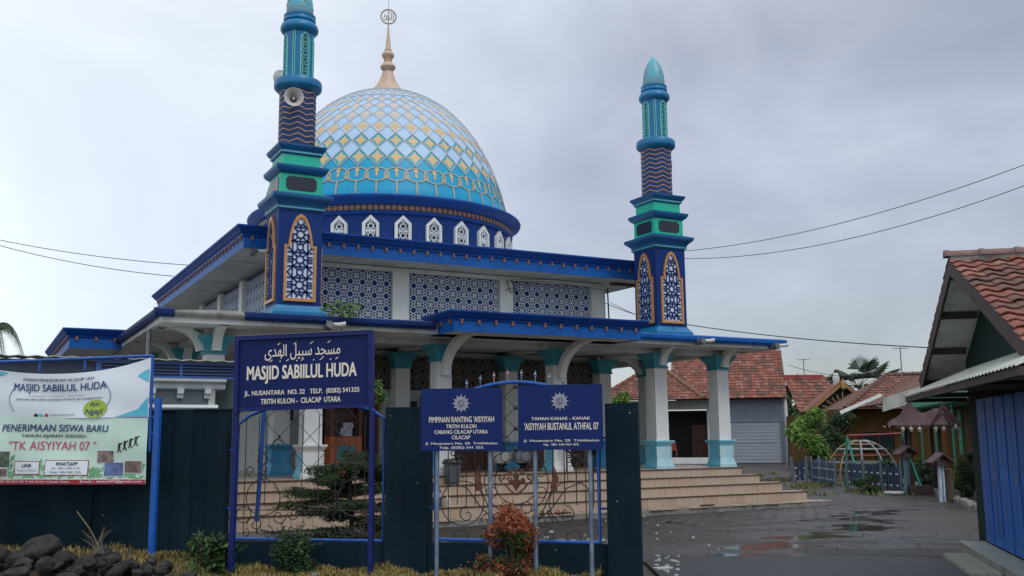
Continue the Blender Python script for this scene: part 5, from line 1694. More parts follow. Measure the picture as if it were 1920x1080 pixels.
def ridge_caps(parent, a, b_, r_=.11, l=.38, mm=terracotta3, name='ridge_tile'):
    a = Vector(a); b_ = Vector(b_); L_ = (b_ - a).length; n = max(1, int(L_ / l)); d = (b_ - a).normalized()
    me = None
    s_ = d.cross(Vector((0, 0, 1))).normalized(); u_ = s_.cross(d)
    for i in range(n):
        if me is None:
            q = MB(); rs = []
            for (t, rr) in ((0, r_ * 1.12), (.05, r_ * 1.15), (.07, r_), (l * 1.02, r_ * .96)):
                rs.append([tuple(d * t + (s_ * math.cos(PI * k / 8) + u_ * math.sin(PI * k / 8)) * rr) for k in range(9)])
            q.rings(rs, False, False)
            for rr in (rs[0], rs[-1]): q.add(rr, [tuple(range(9))])
            o = q.build(name, mm, parent, smooth=False); me = o.data
        else:
            o = bpy.data.objects.new(name, me); COL.objects.link(o); o.parent = parent
        o.location = a + d * (i * L_ / n)

# ================================================================== NEAR HOUSE AT RIGHT (blue doors)
# local frame: x along b (to the right), y along a (away)
RH = thing('gabled_house', 'near house at the right edge with red tiled gable roof and tall blue folding doors', 'house', Ho(2.9, 12.5), -BA)
def hl(b_, a_, z=0.0): return (b_ - 2.9, a_ - 12.5, z)
GB, AR, ZR, AE1, AE2, ZE = 2.42, 13.8, 3.93, 10.2, 17.1, 2.50
q = MB()      # gable wall and side walls
q.prism([(hl(0, 11.0)[1], 0), (hl(0, 16.0)[1], 0), (hl(0, 16.0)[1], 2.75), (hl(0, AR)[1], 3.80), (hl(0, 11.0)[1], 2.62)], 'x', 0, .12)
q.box(.12, 6, hl(0, 15.88)[1], hl(0, 16.0)[1], 0, 2.7)
q.box(.12, 6, hl(0, 11.0)[1], hl(0, 11.12)[1], 0, 2.6)
q.build('wall', darkgreen, RH)
# doors
leafw = .56
for k in range(7):
    a1 = 15.22 - k * leafw; a0 = a1 - leafw + .012
    q = MB(); q.box(-.045, -.004, hl(0, a0)[1], hl(0, a1)[1], .20, 2.16); d = q.build('door_leaf', doorblue, RH)
    w_ = a1 - a0
    q = MB()
    for (za, zb) in ((.30, 1.05), (1.22, 2.05)):
        for h_ in range(2):
            c_ = a0 + w_ * (.27 + .46 * h_); hw_ = w_ * .16; ch = .10; hy = hl(0, c_)[1]
            P_ = [(hy - hw_ * .45, za), (hy + hw_ * .45, za), (hy + hw_ * .5, za + ch * .6), (hy + hw_, za + ch), (hy + hw_, zb - ch), (hy + hw_ * .5, zb - ch * .6), (hy + hw_ * .45, zb), (hy - hw_ * .45, zb), (hy - hw_ * .5, zb - ch * .6), (hy - hw_, zb - ch), (hy - hw_, za + ch), (hy - hw_ * .5, za + ch * .6)]
            n = len(P_)
            for i in range(n):
                A_, B_ = P_[i], P_[(i + 1) % n]
                dx, dz = B_[0] - A_[0], B_[1] - A_[1]; l = math.hypot(dx, dz); nx_, nz_ = -dz / l * .008, dx / l * .008
                q.add([(-.0465, A_[0] + nx_, A_[1] + nz_), (-.0465, A_[0] - nx_, A_[1] - nz_), (-.0465, B_[0] - nx_, B_[1] - nz_), (-.0465, B_[0] + nx_, B_[1] + nz_)], [(0, 1, 2, 3)])
    q.build('door_panel_moulding', doorblue2, d)
    q = MB(); q.box(-.055, -.0455, hl(0, a0)[1] - .006, hl(0, a0)[1] + .018, .2, 2.16); q.build('door_edge', doorblue, d)
    if k % 2: q = MB(); q.box(-.075, -.0555, hl(0, a0)[1] + .03, hl(0, a0)[1] + .055, 1.08, 1.20); q.build('handle', steel, d)
q = MB(); q.box(-.03, .0, hl(0, 15.24)[1], hl(0, 15.36)[1], .2, 2.22); q.box(-.03, 0, hl(0, 11.0)[1], hl(0, 15.36)[1], 2.22, 2.32); q.build('door_frame', darkgreen, RH)
q = MB(); q.box(-.36, .0, hl(0, 9.5)[1], hl(0, 15.5)[1], -.1, .155); q.build('door_ledge', concrete, RH)
q = MB(); q.box(-.37, -.02, hl(0, 9.5)[1], hl(0, 15.52)[1], .157, .168); q.build('ledge_top', mat('pale_ledge', (.30, .32, .28), .6, .2, 5, .3, 30), RH)
# roof: two slopes
pn = Vector((0, AR - AE1, ZR - ZE)); upn = pn.normalized()
slope_len = pn.length
near_cols, near_rows = 24, 13
q = MB()   # roof boards under the tiles
for (ae, sg) in ((AE1, 1), (AE2, -1)):
    ya, yb = hl(0, ae)[1], hl(0, AR)[1]
    zz = ZE if sg > 0 else ZE
    q.add([(GB - 2.9 + .02, ya, zz - .03), (3.2, ya, zz - .03), (3.2, yb, ZR - .03), (GB - 2.9 + .02, yb, ZR - .03),
           (GB - 2.9 + .02, ya, zz - .055), (3.2, ya, zz - .055), (3.2, yb, ZR - .055), (GB - 2.9 + .02, yb, ZR - .055)],
          [(0, 1, 2, 3), (7, 6, 5, 4), (0, 4, 5, 1), (1, 5, 6, 2), (2, 6, 7, 3), (3, 7, 4, 0)])
q.build('ceiling_board', gableboard, RH)
q = MB()   # rafters and barge boards
for (ae, sg) in ((AE1, 1), (AE2, -1)):
    ya, yb = hl(0, ae)[1], hl(0, AR)[1]
    for (x0, x1, dz0, dz1) in ((GB - 2.9 - .03, GB - 2.9 + .005, -.17, .03),):
        q.add([(x0, ya, ZE + dz0), (x0, yb, ZR + dz0), (x0, yb, ZR + dz1), (x0, ya, ZE + dz1), (x1, ya, ZE + dz0), (x1, yb, ZR + dz0), (x1, yb, ZR + dz1), (x1, ya, ZE + dz1)],
              [(0, 1, 2, 3), (7, 6, 5, 4), (0, 4, 5, 1), (1, 5, 6, 2), (2, 6, 7, 3), (3, 7, 4, 0)])
q.build('barge_board', barge, RH)
for (ae, sg) in ((AE1, 1), (AE2, -1)):
    for t in (.06, .36, .66, .95):
        y_ = hl(0, ae + (AR - ae) * t)[1]; z_ = ZE + (ZR - ZE) * t - .06
        q = MB(); q.box(GB - 2.9 + .008, .0, y_ - .035, y_ + .035, z_ - .09, z_); q.build('purlin', barge, RH)
# tiles on the near slope: single tiles; far slope joined
tile_field(RH, (GB - 2.9 - .03, hl(0, AE1)[1] - .04, ZE + .0), (1, 0, 0), (0, pn.y, pn.z), 17, 15, 255, .235, .262, None, 3)
tile_field(RH, (GB - 2.9 - .03 + 17 * .235, hl(0, AE1)[1] - .04, ZE + .0), (1, 0, 0), (0, pn.y, pn.z), 8, 15, 0, .235, .262, None, 4)
pf = Vector((0, AR - AE2, ZR - ZE))
tile_field(RH, (GB - 2.9 - .03 + 14 * .235, hl(0, AE2)[1] + .04, ZE), (-1, 0, 0), (0, pf.y, pf.z), 14, 14, 0, .235, .262, None, 5)
q = MB(); q.box(GB - 2.9 - .02, 5, hl(0, AR)[1] - .07, hl(0, AR)[1] + .07, ZR + .0, ZR + .085); q.build('ridge_mortar', concrete, RH)
ridge_caps(RH, (GB - 2.9 - .08, hl(0, AR)[1], ZR + .07), (5, hl(0, AR)[1], ZR + .07), .085, .42, mat('ridge_tile_weathered', (.16, .10, .09), .7, .35, 5, .3, 30))
# corrugated awning over the doors
aw = MB()
n = 90
AA0, AA1 = 9.0, 16.2
for i in range(n):
    a0 = AA0 + (AA1 - AA0) * i / n; a1 = AA0 + (AA1 - AA0) * (i + 1) / n
    za, zb = (.018 if i % 2 else 0), (0 if i % 2 else .018)
    for (t0, t1) in ((0, 1),):
        p = [(2.02, a0, 2.25 + za), (2.02, a1, 2.25 + zb), (2.88, a1, 2.62 + zb), (2.88, a0, 2.62 + za)]
        aw.add([hl(*c) for c in p] + [hl(c[0], c[1], c[2] - .006) for c in p], [(0, 1, 2, 3), (7, 6, 5, 4), (0, 4, 5, 1)])
o = aw.build('awning_sheet', sheet, RH)
q = MB(); q.box(-.86, -.80, hl(0, AA0)[1], hl(0, AA1)[1], 2.17, 2.245); q.box(-.04, .0, hl(0, AA0)[1], hl(0, AA1)[1], 2.50, 2.60)
for a_ in (9.6, 11.8, 14.0, 16.1): q.box(-.86, -.0, hl(0, a_)[1] - .03, hl(0, a_)[1] + .03, 2.16, 2.22)
q.build('awning_frame', barge, RH)
o = MB(); 
for i in range(6):
    for j in range(2):
        t_ = thing_name = None
stepT = thing('door_step', 'low ribbed concrete step slab on the ground before the blue doors', 'step', Ho(2.36, 13.7), -BA)
q = MB(); q.box(-.17, .17, -1.05, 1.0, -.02, .06); q.build('step_base', concrete, stepT)
tm = None
for i in range(2):
    for j in range(7):
        if tm is None:
            q = MB(); q.box(-.075, .075, -.135, .135, .061, .082)
            for k in range(7): q.box(-.07, .07, -.125 + k * .038, -.108 + k * .038, .082, .088)
            o = q.build('ribbed_tile', mat('ribbed_tile_pale', (.34, .34, .29), .7, .25, 8), stepT); tm = o.data
        else:
            o = bpy.data.objects.new('ribbed_tile', tm); COL.objects.link(o); o.parent = stepT
        o.location = (-.085 + i * .165, -.9 + j * .29, 0)

# ================================================================== GREEN TRIMMED HOUSE (row of green posts)
GH = thing('green_trimmed_house', 'ochre house with green fascia, thin green posts and diamond patterned panels behind the pavilion', 'house', Ho(6.2, 34), -BA)
def gl(b_, a_, z=0.0): return (b_ - 6.2, a_ - 34, z)
q = MB(); q.box(.5, 5, -7, 8, 0, 2.75); q.build('wall', yellowwall, GH)
q = MB(); q.box(-.78, -.72, -8, 8, 2.66, 2.98); q.box(-.72, .5, -8, 8, 2.62, 2.66); q.build('fascia', greenp, GH)
tile_field(GH, (-.82, 8.0, 2.99), (0, -1, 0), (3.0, 0, 1.65), 68, 10, 0, .235, .30, None, 8)
for y_ in (-6.6, -3.4, -.2, 3.2, 6.6):
    q = MB(); q.box(-.62, -.56, y_ - .03, y_ + .03, 0, 2.62); q.build('post', aqualeg, GH)
for y_ in (-5.2, -2.0, 1.3, 4.6):
    q = MB(); q.box(.44, .498, y_ - .35, y_ + .35, .9, 2.5); pn_ = q.build('panel', greenp, GH)
    dm_ = None
    for k in range(4):
        for c in range(2):
            q = MB(); zc = 1.1 + k * .38; yc = y_ - .17 + c * .34
            q.prism([(yc, zc - .17), (yc + .14, zc), (yc, zc + .17), (yc - .14, zc)], 'x', .425, .438)
            q.build('diamond', diam, pn_)
q = MB(); q.box(-1.0, .5, -8, 8, -.02, .12); q.build('veranda_floor', concrete, GH)

# ================================================================== OCHRE HOUSE WITH HIP ROOF, LEAN-TO
YH = thing('ochre_house', 'ochre walled house with white lean-to sheet and red tiled roof beside the palm', 'house', (16.2, 42.5, 0), 0)
def yl(p): return (p[0] - 16.2, p[1] - 42.5, p[2])
q = MB(); q.box(-2.0, 3.5, 0, 4, 0, 2.75); q.build('wall', yellowwall, YH)
q = MB(); q.box(-1.15, .2, -.03, -.003, 1.0, 1.75); wn = q.build('window', mat('window_glass_dark', (.02, .03, .035), .15, .1), YH)
q = MB()
for x in (-1.2, -.5, .2): q.box(x - .03, x + .03, -.06, -.031, .96, 1.8)
q.box(-1.17, .17, -.06, -.031, 1.75, 1.8); q.box(-1.17, .17, -.06, -.031, .95, 1.0); q.build('window_frame', wood, wn)
e0, e1 = px(1585, 768, 42), px(1760, 738, 42); r0, r1 = px(1660, 704, 45.5), px(1760, 700, 45.5)
q = MB(); q.add([yl(e0), yl(e1), yl(r1), yl(r0), yl(Vector((e0.x + .5, 48, e0.z)))], [(0, 1, 2, 3), (0, 3, 4)])
q.build('roof_deck', terracotta3, YH)
upv = Vector((0, r0.y - e0.y, r0.z - e0.z))
tile_field(YH, (e0.x - 16.2, e0.y - 42.5, (e0.z)), (1, 0, .0), upv, 22, 14, 0, .235, .29, lambda i, j: i * .235 > j * .29 * (r0.x - e0.x) / upv.length - .1, 9)
ridge_caps(YH, yl(r0), yl(r1), .12, .4)
ridge_caps(YH, yl(e0 + Vector((0, 0, .05))), yl(r0), .10, .4)
p = [px(1577, 775, 39.5), px(1655, 741, 39.5), px(1722, 722, 40.2), px(1722, 746, 41.8), px(1655, 762, 41.8), px(1590, 775, 41.8)]
q = MB()
A_ = [px(1577, 776, 39.5), px(1655, 742, 40.6), px(1735, 716, 41.6)]
for (i, j) in ((0, 1),):
    a0, a1 = A_[i], A_[j]
    back = Vector((.2, .8, .13))
    q.add([yl(a0), yl(a1), yl(a1 + back), yl(a0 + back), yl(a0 - Vector((0, 0, .03))), yl(a1 - Vector((0, 0, .03)))], [(0, 1, 2, 3), (0, 4, 5, 1)])
q.build('lean_to_sheet', sheet, YH)
q = MB(); a0, a1 = px(1655, 747, 40.7), px(1735, 722, 41.6); a2, a3 = px(1735, 748, 41.6), px(1655, 772, 40.7)
q.add([yl(a0), yl(a1), yl(a2), yl(a3)] + [yl(v + Vector((0, .06, 0))) for v in (a0, a1, a2, a3)], [(0, 3, 2, 1), (4, 5, 6, 7), (0, 1, 5, 4), (3, 7, 6, 2)]); q.build('end_board', sheet, YH)
# gabled porch house with sunburst
SH = thing('sunburst_gable_house', 'small house with a wooden sunburst gable and red tiled roof left of the palm', 'house', px(1580, 800, 47) * 1.0, 0)
SH.location.z = 0; so_ = SH.location.copy()
def sl(p): return (p[0] - so_.x, p[1] - so_.y, p[2])
pk, gl_, gr_ = px(1580, 714, 47), px(1512, 772, 47), px(1652, 772, 47)
q = MB(); zb = gl_.z
for (a, c) in ((gl_, pk), (gr_, pk)):
    d = (c - a).normalized(); nn = Vector((-d.z, 0, d.x)); nn = nn if nn.z > 0 else -nn
    v = [a, c, c - nn * .17 if False else c + Vector((0, 0, -.20)), a + Vector((0, 0, -.20))]
    q.add([sl(p) for p in v] + [sl(p + Vector((0, .06, 0))) for p in v], [(0, 3, 2, 1), (4, 5, 6, 7), (0, 1, 5, 4), (3, 7, 6, 2)])
q.build('barge_board', mat('tan_barge', (.30, .17, .07), .6, .2, 5), SH)
q = MB(); q.add([sl(gl_ + Vector((.1, .3, -.1))), sl(gr_ + Vector((-.1, .3, -.1))), sl(pk + Vector((0, .3, -.1)))], [(0, 1, 2)]); q.build('gable_back', blackish, SH)
q = MB(); cx, cz = (gl_.x + gr_.x) / 2 - so_.x, zb - .02
for k in range(9):
    a = PI * (k + .9) / 9.8; l = 1.05 if k != 4 else 1.15
    l = min(l, .95 / max(.35, abs(math.sin(a)) + .52 * abs(math.cos(a)))) 
    q.strip((cx + .18 * math.cos(a), cz + .18 * math.sin(a)), (cx + l * math.cos(a), cz + l * math.sin(a)), .05, .05, .03)
q.add([(cx, 0, cz)] + [(cx + .22 * math.cos(PI * i / 10), 0, cz + .22 * math.sin(PI * i / 10)) for i in range(11)], [(0, 1 + i, 2 + i) for i in range(10)])
q.box(gl_.x - so_.x + .5, gr_.x - so_.x - .4, -.02, .06, zb - .12, zb - .02)
q.build('sunburst_slats', mat('tan_slat', (.26, .17, .09), .6, .2, 5), SH)
q = MB(); q.box(gl_.x - so_.x + .4, gr_.x - so_.x - .2, .1, 5, 0, zb - .12); q.build('wall', yellowwall, SH)
q = MB(); q.rect(pk.x - so_.x, 0, 0, 0, [(.04, pk.z - .45), (.10, pk.z - .35), (.09, pk.z - .1), (.04, pk.z), (.01, pk.z + .12)]); q.build('gable_finial', mat('tan_barge', (.3, .17, .07)), SH)
for (a, sg) in ((gl_, 1), (gr_, -1)):
    d = pk - a
    O_ = a + Vector((0, 0, .02)) if sg > 0 else a + Vector((0, 4.7, .02))
    tile_field(SH, sl(O_), (0, 1, 0) if sg > 0 else (0, -1, 0), d, 20, 11, 0, .235, .24, None, 12) if False else None
    q = MB(); q.add([sl(a + Vector((0, 0, .03))), sl(pk + Vector((0, 0, .03))), sl(pk + Vector((0, 1.2, .03))), sl(a + Vector((0, 1.2, .03)))], [(0, 1, 2, 3)]); q.build('roof_slope', terracotta, SH)
e0 = px(1498, 772, 50); e1 = px(1600, 772, 50); r0 = px(1500, 708, 52.5)
upv = Vector((0, 2.5, r0.z - e0.z))
q = MB(); q.add([sl(e0), sl(e1), sl(e1 + upv), sl(e0 + upv)], [(0, 1, 2, 3)]); q.build('rear_roof', terracotta3, SH)
tile_field(SH, sl(e0 + Vector((0, 0, .02))), (1, 0, 0), upv, int((e1.x - e0.x) / .235), 11, 0, .235, .285, None, 10)
q = MB(); p = e0 + upv; q.box(p.x - so_.x, p.x - so_.x + 2.1, p.y - so_.y - .12, p.y - so_.y + .12, p.z - .05, p.z + .14); q.build('ridge_band', mat('red_ridge', (.30, .04, .04), .6, .2), SH)

# ================================================================== GREY HOUSE WITH GARAGE DOOR
FH = thing('garage_house', 'grey walled house with a wide garage door and broad red tiled roof behind the porch', 'house', (12.09, 58.85, 0), R(-12))
def fl(p): return (p[0] - 12.0, p[1] - 58, p[2])
q = MB(); q.box(.0, 4.1, 0, 5, 0, 3.75); q.build('wall', greywall, FH)
q = MB(); q.box(.55, 3.75, -.05, -.003, 0, 2.42); gd = q.build('garage_door', greywall, FH)
for k in range(12):
    q = MB(); q.box(.60, 3.70, -.075, -.052, .03 + k * .195, .03 + k * .195 + .175 - (.03 if k == 5 else 0)); q.build('door_slat', garagem, gd)
q = MB(); q.box(.45, .55, -.07, -.003, 0, 2.5); q.box(3.75, 3.85, -.07, -.003, 0, 2.5); q.box(.55, 3.75, -.10, -.003, 2.42, 2.52); q.build('door_surround', greywall, gd)
q = MB(); q.tube([(4.0, -.3, 3.8), (4.05, -.3, 3.6), (4.15, -.32, .05)], .1, 6); q.build('downpipe', whitep, FH)
q = MB(); q.box(-6.2, 0, .0, .2, 3.2, 3.75); q.box(-6.2, -3.2, 0, .2, 0, 3.2); q.box(-.5, 0, 0, .2, 0, 3.2); q.build('porch_wall', wallgrey, FH)
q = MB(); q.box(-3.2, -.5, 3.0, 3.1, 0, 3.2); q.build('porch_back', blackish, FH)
q = MB(); q.box(-1.5, -.6, 2.5, 2.99, 0, 2.3); q.build('inner_door', wood, FH)
q = MB(); q.box(-3.2, -.5, -.6, -.3, 0, .36); q.build('low_parapet', whitep, FH)
RZ0, RZ1 = 3.78, 6.75
def flR(x, y, z): return (x, y, z)
upv = Vector((0, 3.6, RZ1 - RZ0))
q = MB()
q.add([(-2.6, -.75, RZ0), (4.15, -.75, RZ0), (4.15, 2.85, RZ1), (-2.6, 2.85, RZ1), (4.15, 6.4, RZ0), (-2.6, 6.4, RZ0)], [(0, 1, 2, 3), (3, 2, 4, 5), (1, 4, 2)])
q.add([(-7.0, -1.6, RZ0 - .05), (-.6, -1.6, RZ0 - .05), (-3.4, 2.0, 6.0), (-3.8, 2.0, 6.0), (-7.0, 6, RZ0)], [(0, 1, 2, 3), (0, 3, 4)])
q.build('roof_deck', terracotta3, FH)
tile_field(FH, (-2.6, -.78, RZ0 + .02), (1, 0, 0), upv, 28, 16, 0, .24, .29, None, 14)
up2 = Vector((0, 3.6, 6.05 - RZ0))
L2 = up2.length
tile_field(FH, (-7.0, -1.63, RZ0 - .02), (1, 0, 0), up2, 27, 14, 0, .24, .30, lambda i, j: (i * .24 > 3.2 * j * .30 / L2) and (6.4 - i * .24 > 3.0 * j * .30 / L2), 15)
ridge_caps(FH, (-2.6, 2.85, RZ1), (4.15, 2.85, RZ1), .12, .45, terracotta)
ridge_caps(FH, (-.6, -1.6, RZ0 + .03), (-3.4, 2.0, 6.08), .14, .45, mat('hip_mortar', (.20, .11, .06), .8)); ridge_caps(FH, (-7.0, -1.6, RZ0 + .03), (-3.7, 2.0, 6.08), .12, .45, terracotta)
q = MB(); q.box(-.1, .25, -.8, -.3, 3.5, 3.72); q.build('gutter_lamp', blackish, FH)
t = thing('chair', 'small red chair standing inside the dark porch of the grey garage house', 'chair', (9.6, 59.6, .02), 0)
t.scale = (.8, .8, .8)
q = MB(); q.box(-.3, .3, -.25, .25, .95, 1.02); q.build('seat', redbar, t)
q = MB(); q.box(-.3, .3, .22, .27, 1.02, 1.6); q.build('backrest', redbar, t)
for sx in (-1, 1):
    for sy in (-1, 1):
        q = MB(); q.box(sx * .27 - .02, sx * .27 + .02, sy * .22 - .02, sy * .22 + .02, .0, .95); q.build('leg', redbar, t)

# antennas, roof ornament
def antenna(label, base, h):
    t = thing('antenna', label, 'antenna', base, 0)
    q = MB(); q.tube([(0, 0, -.6), (0, 0, h)], .025, 6); q.build('mast', steel, t)
    q = MB(); q.tube([(-.35, 0, h - .05), (.35, 0, h - .05)], .015, 5)
    for k in range(4): q.tube([(-.25 + k * .16, -.25, h - .05), (-.25 + k * .16, .25, h - .05)], .008, 4)
    q.build('crossarms', steel, t)
antenna('thin television antenna on the red roof left of the palm', px(1508, 706, 52), .95)
antenna('tall thin mast on the red roof right of the palm', px(1691, 702, 45), 1.25)
t = thing('roof_ornament', 'white roof ornament with a dark ball on top beside the palm crown', 'ornament', px(1568, 716, 47.5), 0)
q = MB(); q.lathe(0, 0, [(.13, -.3), (.14, .0), (.17, .15), (.13, .35), (.05, .44)], 14); q.build('body', hornm, t, smooth=True)
q = MB(); q.lathe(0, 0, [(.02, .42), (.08, .46), (.09, .52), (.06, .58), (.01, .6)], 12); q.build('ball', blackish, t, smooth=True)

# ================================================================== SCHOOL YARD
def tube_thing(name, label, cat, loc, segs, mm, r_=.03, rz=0, group=None, part='tube'):
    t = thing(name, label, cat, loc, rz, group)
    for s_ in segs:
        q = MB(); q.tube(s_[0], s_[2] if len(s_) > 2 else r_, 7); q.build(s_[3] if len(s_) > 3 else part, s_[1] or mm, t)
    return t
# picket fences
def picket_run(label, A_, B_, h, rnd, tall=4):
    A_ = Vector(A_); B_ = Vector(B_); L_ = (B_ - A_).length; rz = math.atan2(B_.y - A_.y, B_.x - A_.x)
    t = thing('picket_fence', label, 'fence', A_, rz)
    n = max(3, int(L_ / .155)); pm_ = None; pp = None
    for i in range(n + 1):
        x = L_ * i / n
        if i % tall == 0:
            if pp is None:
                q = MB(); q.prism([(-.045, -.05), (.045, -.05), (.045, h + .08), (0, h + .13), (-.045, h + .08)], 'y', -.05, -.015); o = q.build('post', picpale, t); pp = o.data
            else:
                o = bpy.data.objects.new('post', pp); COL.objects.link(o); o.parent = t
        else:
            if pm_ is None:
                q = MB(); q.prism([(-.052, .06), (.052, .06), (.052, h - .06), (0, h), (-.052, h - .06)], 'y', -.012, .012); o = q.build('picket', picblue, t); pm_ = o.data
            else:
                o = bpy.data.objects.new('picket', pm_); COL.objects.link(o); o.parent = t
        o.location = (x, 0, rnd.uniform(-.03, .03)); o.rotation_euler = (0, rnd.uniform(-.025, .025), 0)
    for z in (.20, h * .66):
        q = MB(); q.box(0, L_, .013, .04, z - .03, z + .03); r_ = q.build('rail', picblue, t)
        q = MB()
        for i in range(n):
            if i % 2 == 0: q.box(L_ * (i + .30) / n, L_ * (i + 1.1) / n, -.03, -.0125, z - .022, z + .022)
        q.build('white_bands', whitebrk, r_)
    return t
rnd = random.Random(17)
picket_run('main blue picket fence with pale posts in front of the play dome', (10.5, 31.2, 0), (11.1, 28.4, 0), .80, rnd, 6)
picket_run('short blue picket fence between the mango tree and the play dome', (10.55, 35.0, 0), (10.45, 32.2, 0), .80, rnd, 6)
picket_run('small picket enclosure at the foot of the mango tree', (10.0, 35.6, 0), (10.9, 35.2, 0), .75, rnd, 3)
# climbing dome
t = thing('climbing_dome', 'worn tubular climbing dome behind the blue picket fence', 'play equipment', (13.2, 37.6, 0), 0)
RD, HD = 1.35, 1.45
for k in range(10):
    a = 2 * PI * k / 10
    q = MB(); q.tube([(RD * math.cos(a) * math.cos(e_), RD * math.sin(a) * math.cos(e_), HD * math.sin(e_)) for e_ in [i * PI / 2 / 8 for i in range(8)] + [1.45]], .022, 5); q.build('upright_tube', tanbar if k in (4, 5, 6) else palebar, t)
for j in range(1, 7):
    e_ = j * PI / 2 / 7.2
    q = MB(); q.tube([(RD * math.cos(2 * PI * i / 20) * math.cos(e_), RD * math.sin(2 * PI * i / 20) * math.cos(e_), HD * math.sin(e_)) for i in range(20)], .02, 5, closed=True); q.build('ring_tube', (picpale, palebar, redbar, palebar, tanbar, palebar)[j - 1], t)
# swing frame
A_, B_ = px(1588, 817, 31.5), px(1692, 813, 29.5)
tube_thing('swing_frame', 'swing frame with red top bar and sloping aqua legs', 'play equipment', (A_.x, A_.y, 0),
    [([(0, 0, A_.z), (B_.x - A_.x, B_.y - A_.y, B_.z)], redbar, .035, 'top_bar'),
     ([(0, 0, A_.z), (.22, -.35, 0)], aqualeg, .035, 'leg'), ([(0, 0, A_.z), (.1, .7, 0)], aqualeg, .035, 'leg'),
     ([(B_.x - A_.x, B_.y - A_.y, B_.z), (B_.x - A_.x + .3, B_.y - A_.y - .4, 0)], aqualeg, .035, 'leg'),
     ([(B_.x - A_.x, B_.y - A_.y, B_.z), (B_.x - A_.x + .1, B_.y - A_.y + .7, 0)], picpale, .035, 'leg')], redbar)
# pavilion
PB = Vector((11.7, 27.9, 0)); PSH = Vector((.24, 0, 0))
t = thing('pavilion', 'small open pavilion with a peaked dark brown roof hung with white ornaments', 'pavilion', PB + PSH, R(-12))
pk1, pk2 = px(1693, 747, 28) - PB, px(1757, 757, 27.2) - PB
eL, eR = px(1661, 799, 27.4) - PB, px(1803, 812, 26.4) - PB
rot = Matrix.Rotation(R(12), 3, 'Z')
pk1, pk2, eL, eR = [rot @ p for p in (pk1, pk2, eL, eR)]
q = MB(); n = 14; front, back, rid = [], [], []
zr = []
for i in range(n + 1):
    t_ = i / n
    x = eL.x + .0 + (eR.x - eL.x) * t_
    s1 = math.exp(-((x - pk1.x) / .17) ** 2); s2 = math.exp(-((x - pk2.x) / .3) ** 2)
    zb = 1.98 + (pk2.z - 2.02) * .55 * math.sin(PI * min(1, max(0, t_ * 1.0))) ** .6
    z = zb + s1 * (pk1.z - zb - .0) * .9 + s2 * (pk2.z - zb) * .7
    rid.append((x, .45, z)); front.append((x - .02, -.35 + .15 * math.sin(PI * t_), 1.92 - .05 * math.sin(PI * t_) + .0)); back.append((x, 1.3, 1.92))
K = 5
g_ = []
for j in range(K + 1):
    s_ = j / K
    g_.append([tuple(Vector(front[i]).lerp(Vector(rid[i]), s_) - Vector((0, 0, .10 * math.sin(PI * s_)))) for i in range(n + 1)])
for j in range(1, K + 1):
    s_ = j / K
    g_.append([tuple(Vector(rid[i]).lerp(Vector(back[i]), s_) - Vector((0, 0, .10 * math.sin(PI * s_)))) for i in range(n + 1)])
for j in range(2 * K):
    for i in range(n):
        q.add([g_[j][i], g_[j][i + 1], g_[j + 1][i + 1], g_[j + 1][i]], [(0, 1, 2, 3)])
q.build('roof', brownroof, t, smooth=False)
q = MB()
q.strip((pk2.x - .02, pk2.z - .05), (eL.x + (eR.x - eL.x) * .58, 1.92), .09, -.40, .04); q.strip((pk2.x - .02, pk2.z - .05), (eR.x, 1.86), .09, -.40, .04)
q.strip((pk2.x - .02, pk2.z - .25), (pk2.x - .35, 1.92), .06, -.36, .04); q.strip((pk2.x - .02, pk2.z - .25), (eR.x - .25, 1.86), .06, -.36, .04)
q.box(eL.x + .1, eR.x - .1, -.30, -.24, 1.84, 1.92); q.build('gable_boards', brownroof, t)
for (x, y) in ((eL.x + .55, .2), (eR.x - .45, .3), (eL.x + .6, 1.1), (eR.x - .5, 1.1)):
    q = MB(); q.box(x - .045, x + .045, y - .045, y + .045, 0, 1.95); q.build('post', barge, t)
me = None
for k, x in enumerate((eL.x + .28, eL.x + .50, eL.x + .72, eL.x + 1.15, eL.x + 1.36, eR.x - .12)):
    zz = 1.84 if k < 5 else 1.90
    if me is None:
        q = MB(); q.lathe(0, 0, [(.01, .05), (.03, .045), (.058, .0), (.052, -.04), (.03, -.065), (.042, -.078)], 10); q.tube([(0, 0, .05), (0, 0, .14)], .008, 4); o = q.build('hanging_ornament', mat('cream_ornament', (.36, .33, .28), .5, .2), None); me = o.data
    else:
        o = bpy.data.objects.new('hanging_ornament', me); COL.objects.link(o)
    o.parent = t; o.location = (x, -.36, zz - .03); o.scale = (1, 1, 1)
# roofed posts
def birdhouse(label, base, h, trunk, lean=False):
    t = thing('birdhouse_post', label, 'birdhouse', base, R(rnd.uniform(-10, 10)))
    q = MB(); q.box(-.13, .13, -.12, .12, h, h + .12); q.build('box', barge, t)
    q = MB(); q.prism([(-.30, h + .09), (0, h + .33), (.30, h + .09), (.28, h + .06), (0, h + .28), (-.28, h + .06)], 'y', -.22, .22); q.build('roof', brownroof, t)
    q = MB(); q.tube([(-.05, 0, 0), (-.03, 0, h)], .045, 7); q.tube([(.07, .05, 0), (.05, 0, h)], .035, 7); q.build('pole', trunk, t)
    if lean:
        q = MB(); q.tube([(.42, -.1, 0), (.12, 0, h)], .025, 6); q.tube([(.05, -.1, .02), (.42, -.1, .02)], .02, 5); q.build('stay', aqualeg, t)
    return t
whitebark = mat('peeling_white_bark_paint', (.42, .50, .60), .7, .3, 12, dirt=(.06, .12, .30), dscale=9, damt=.9)
b1_ = px(1703, 925, 28.0); birdhouse('small brown roofed box on pale poles at the end of the blue picket fence', (b1_.x, b1_.y, 0), 1.02, picpale, True)
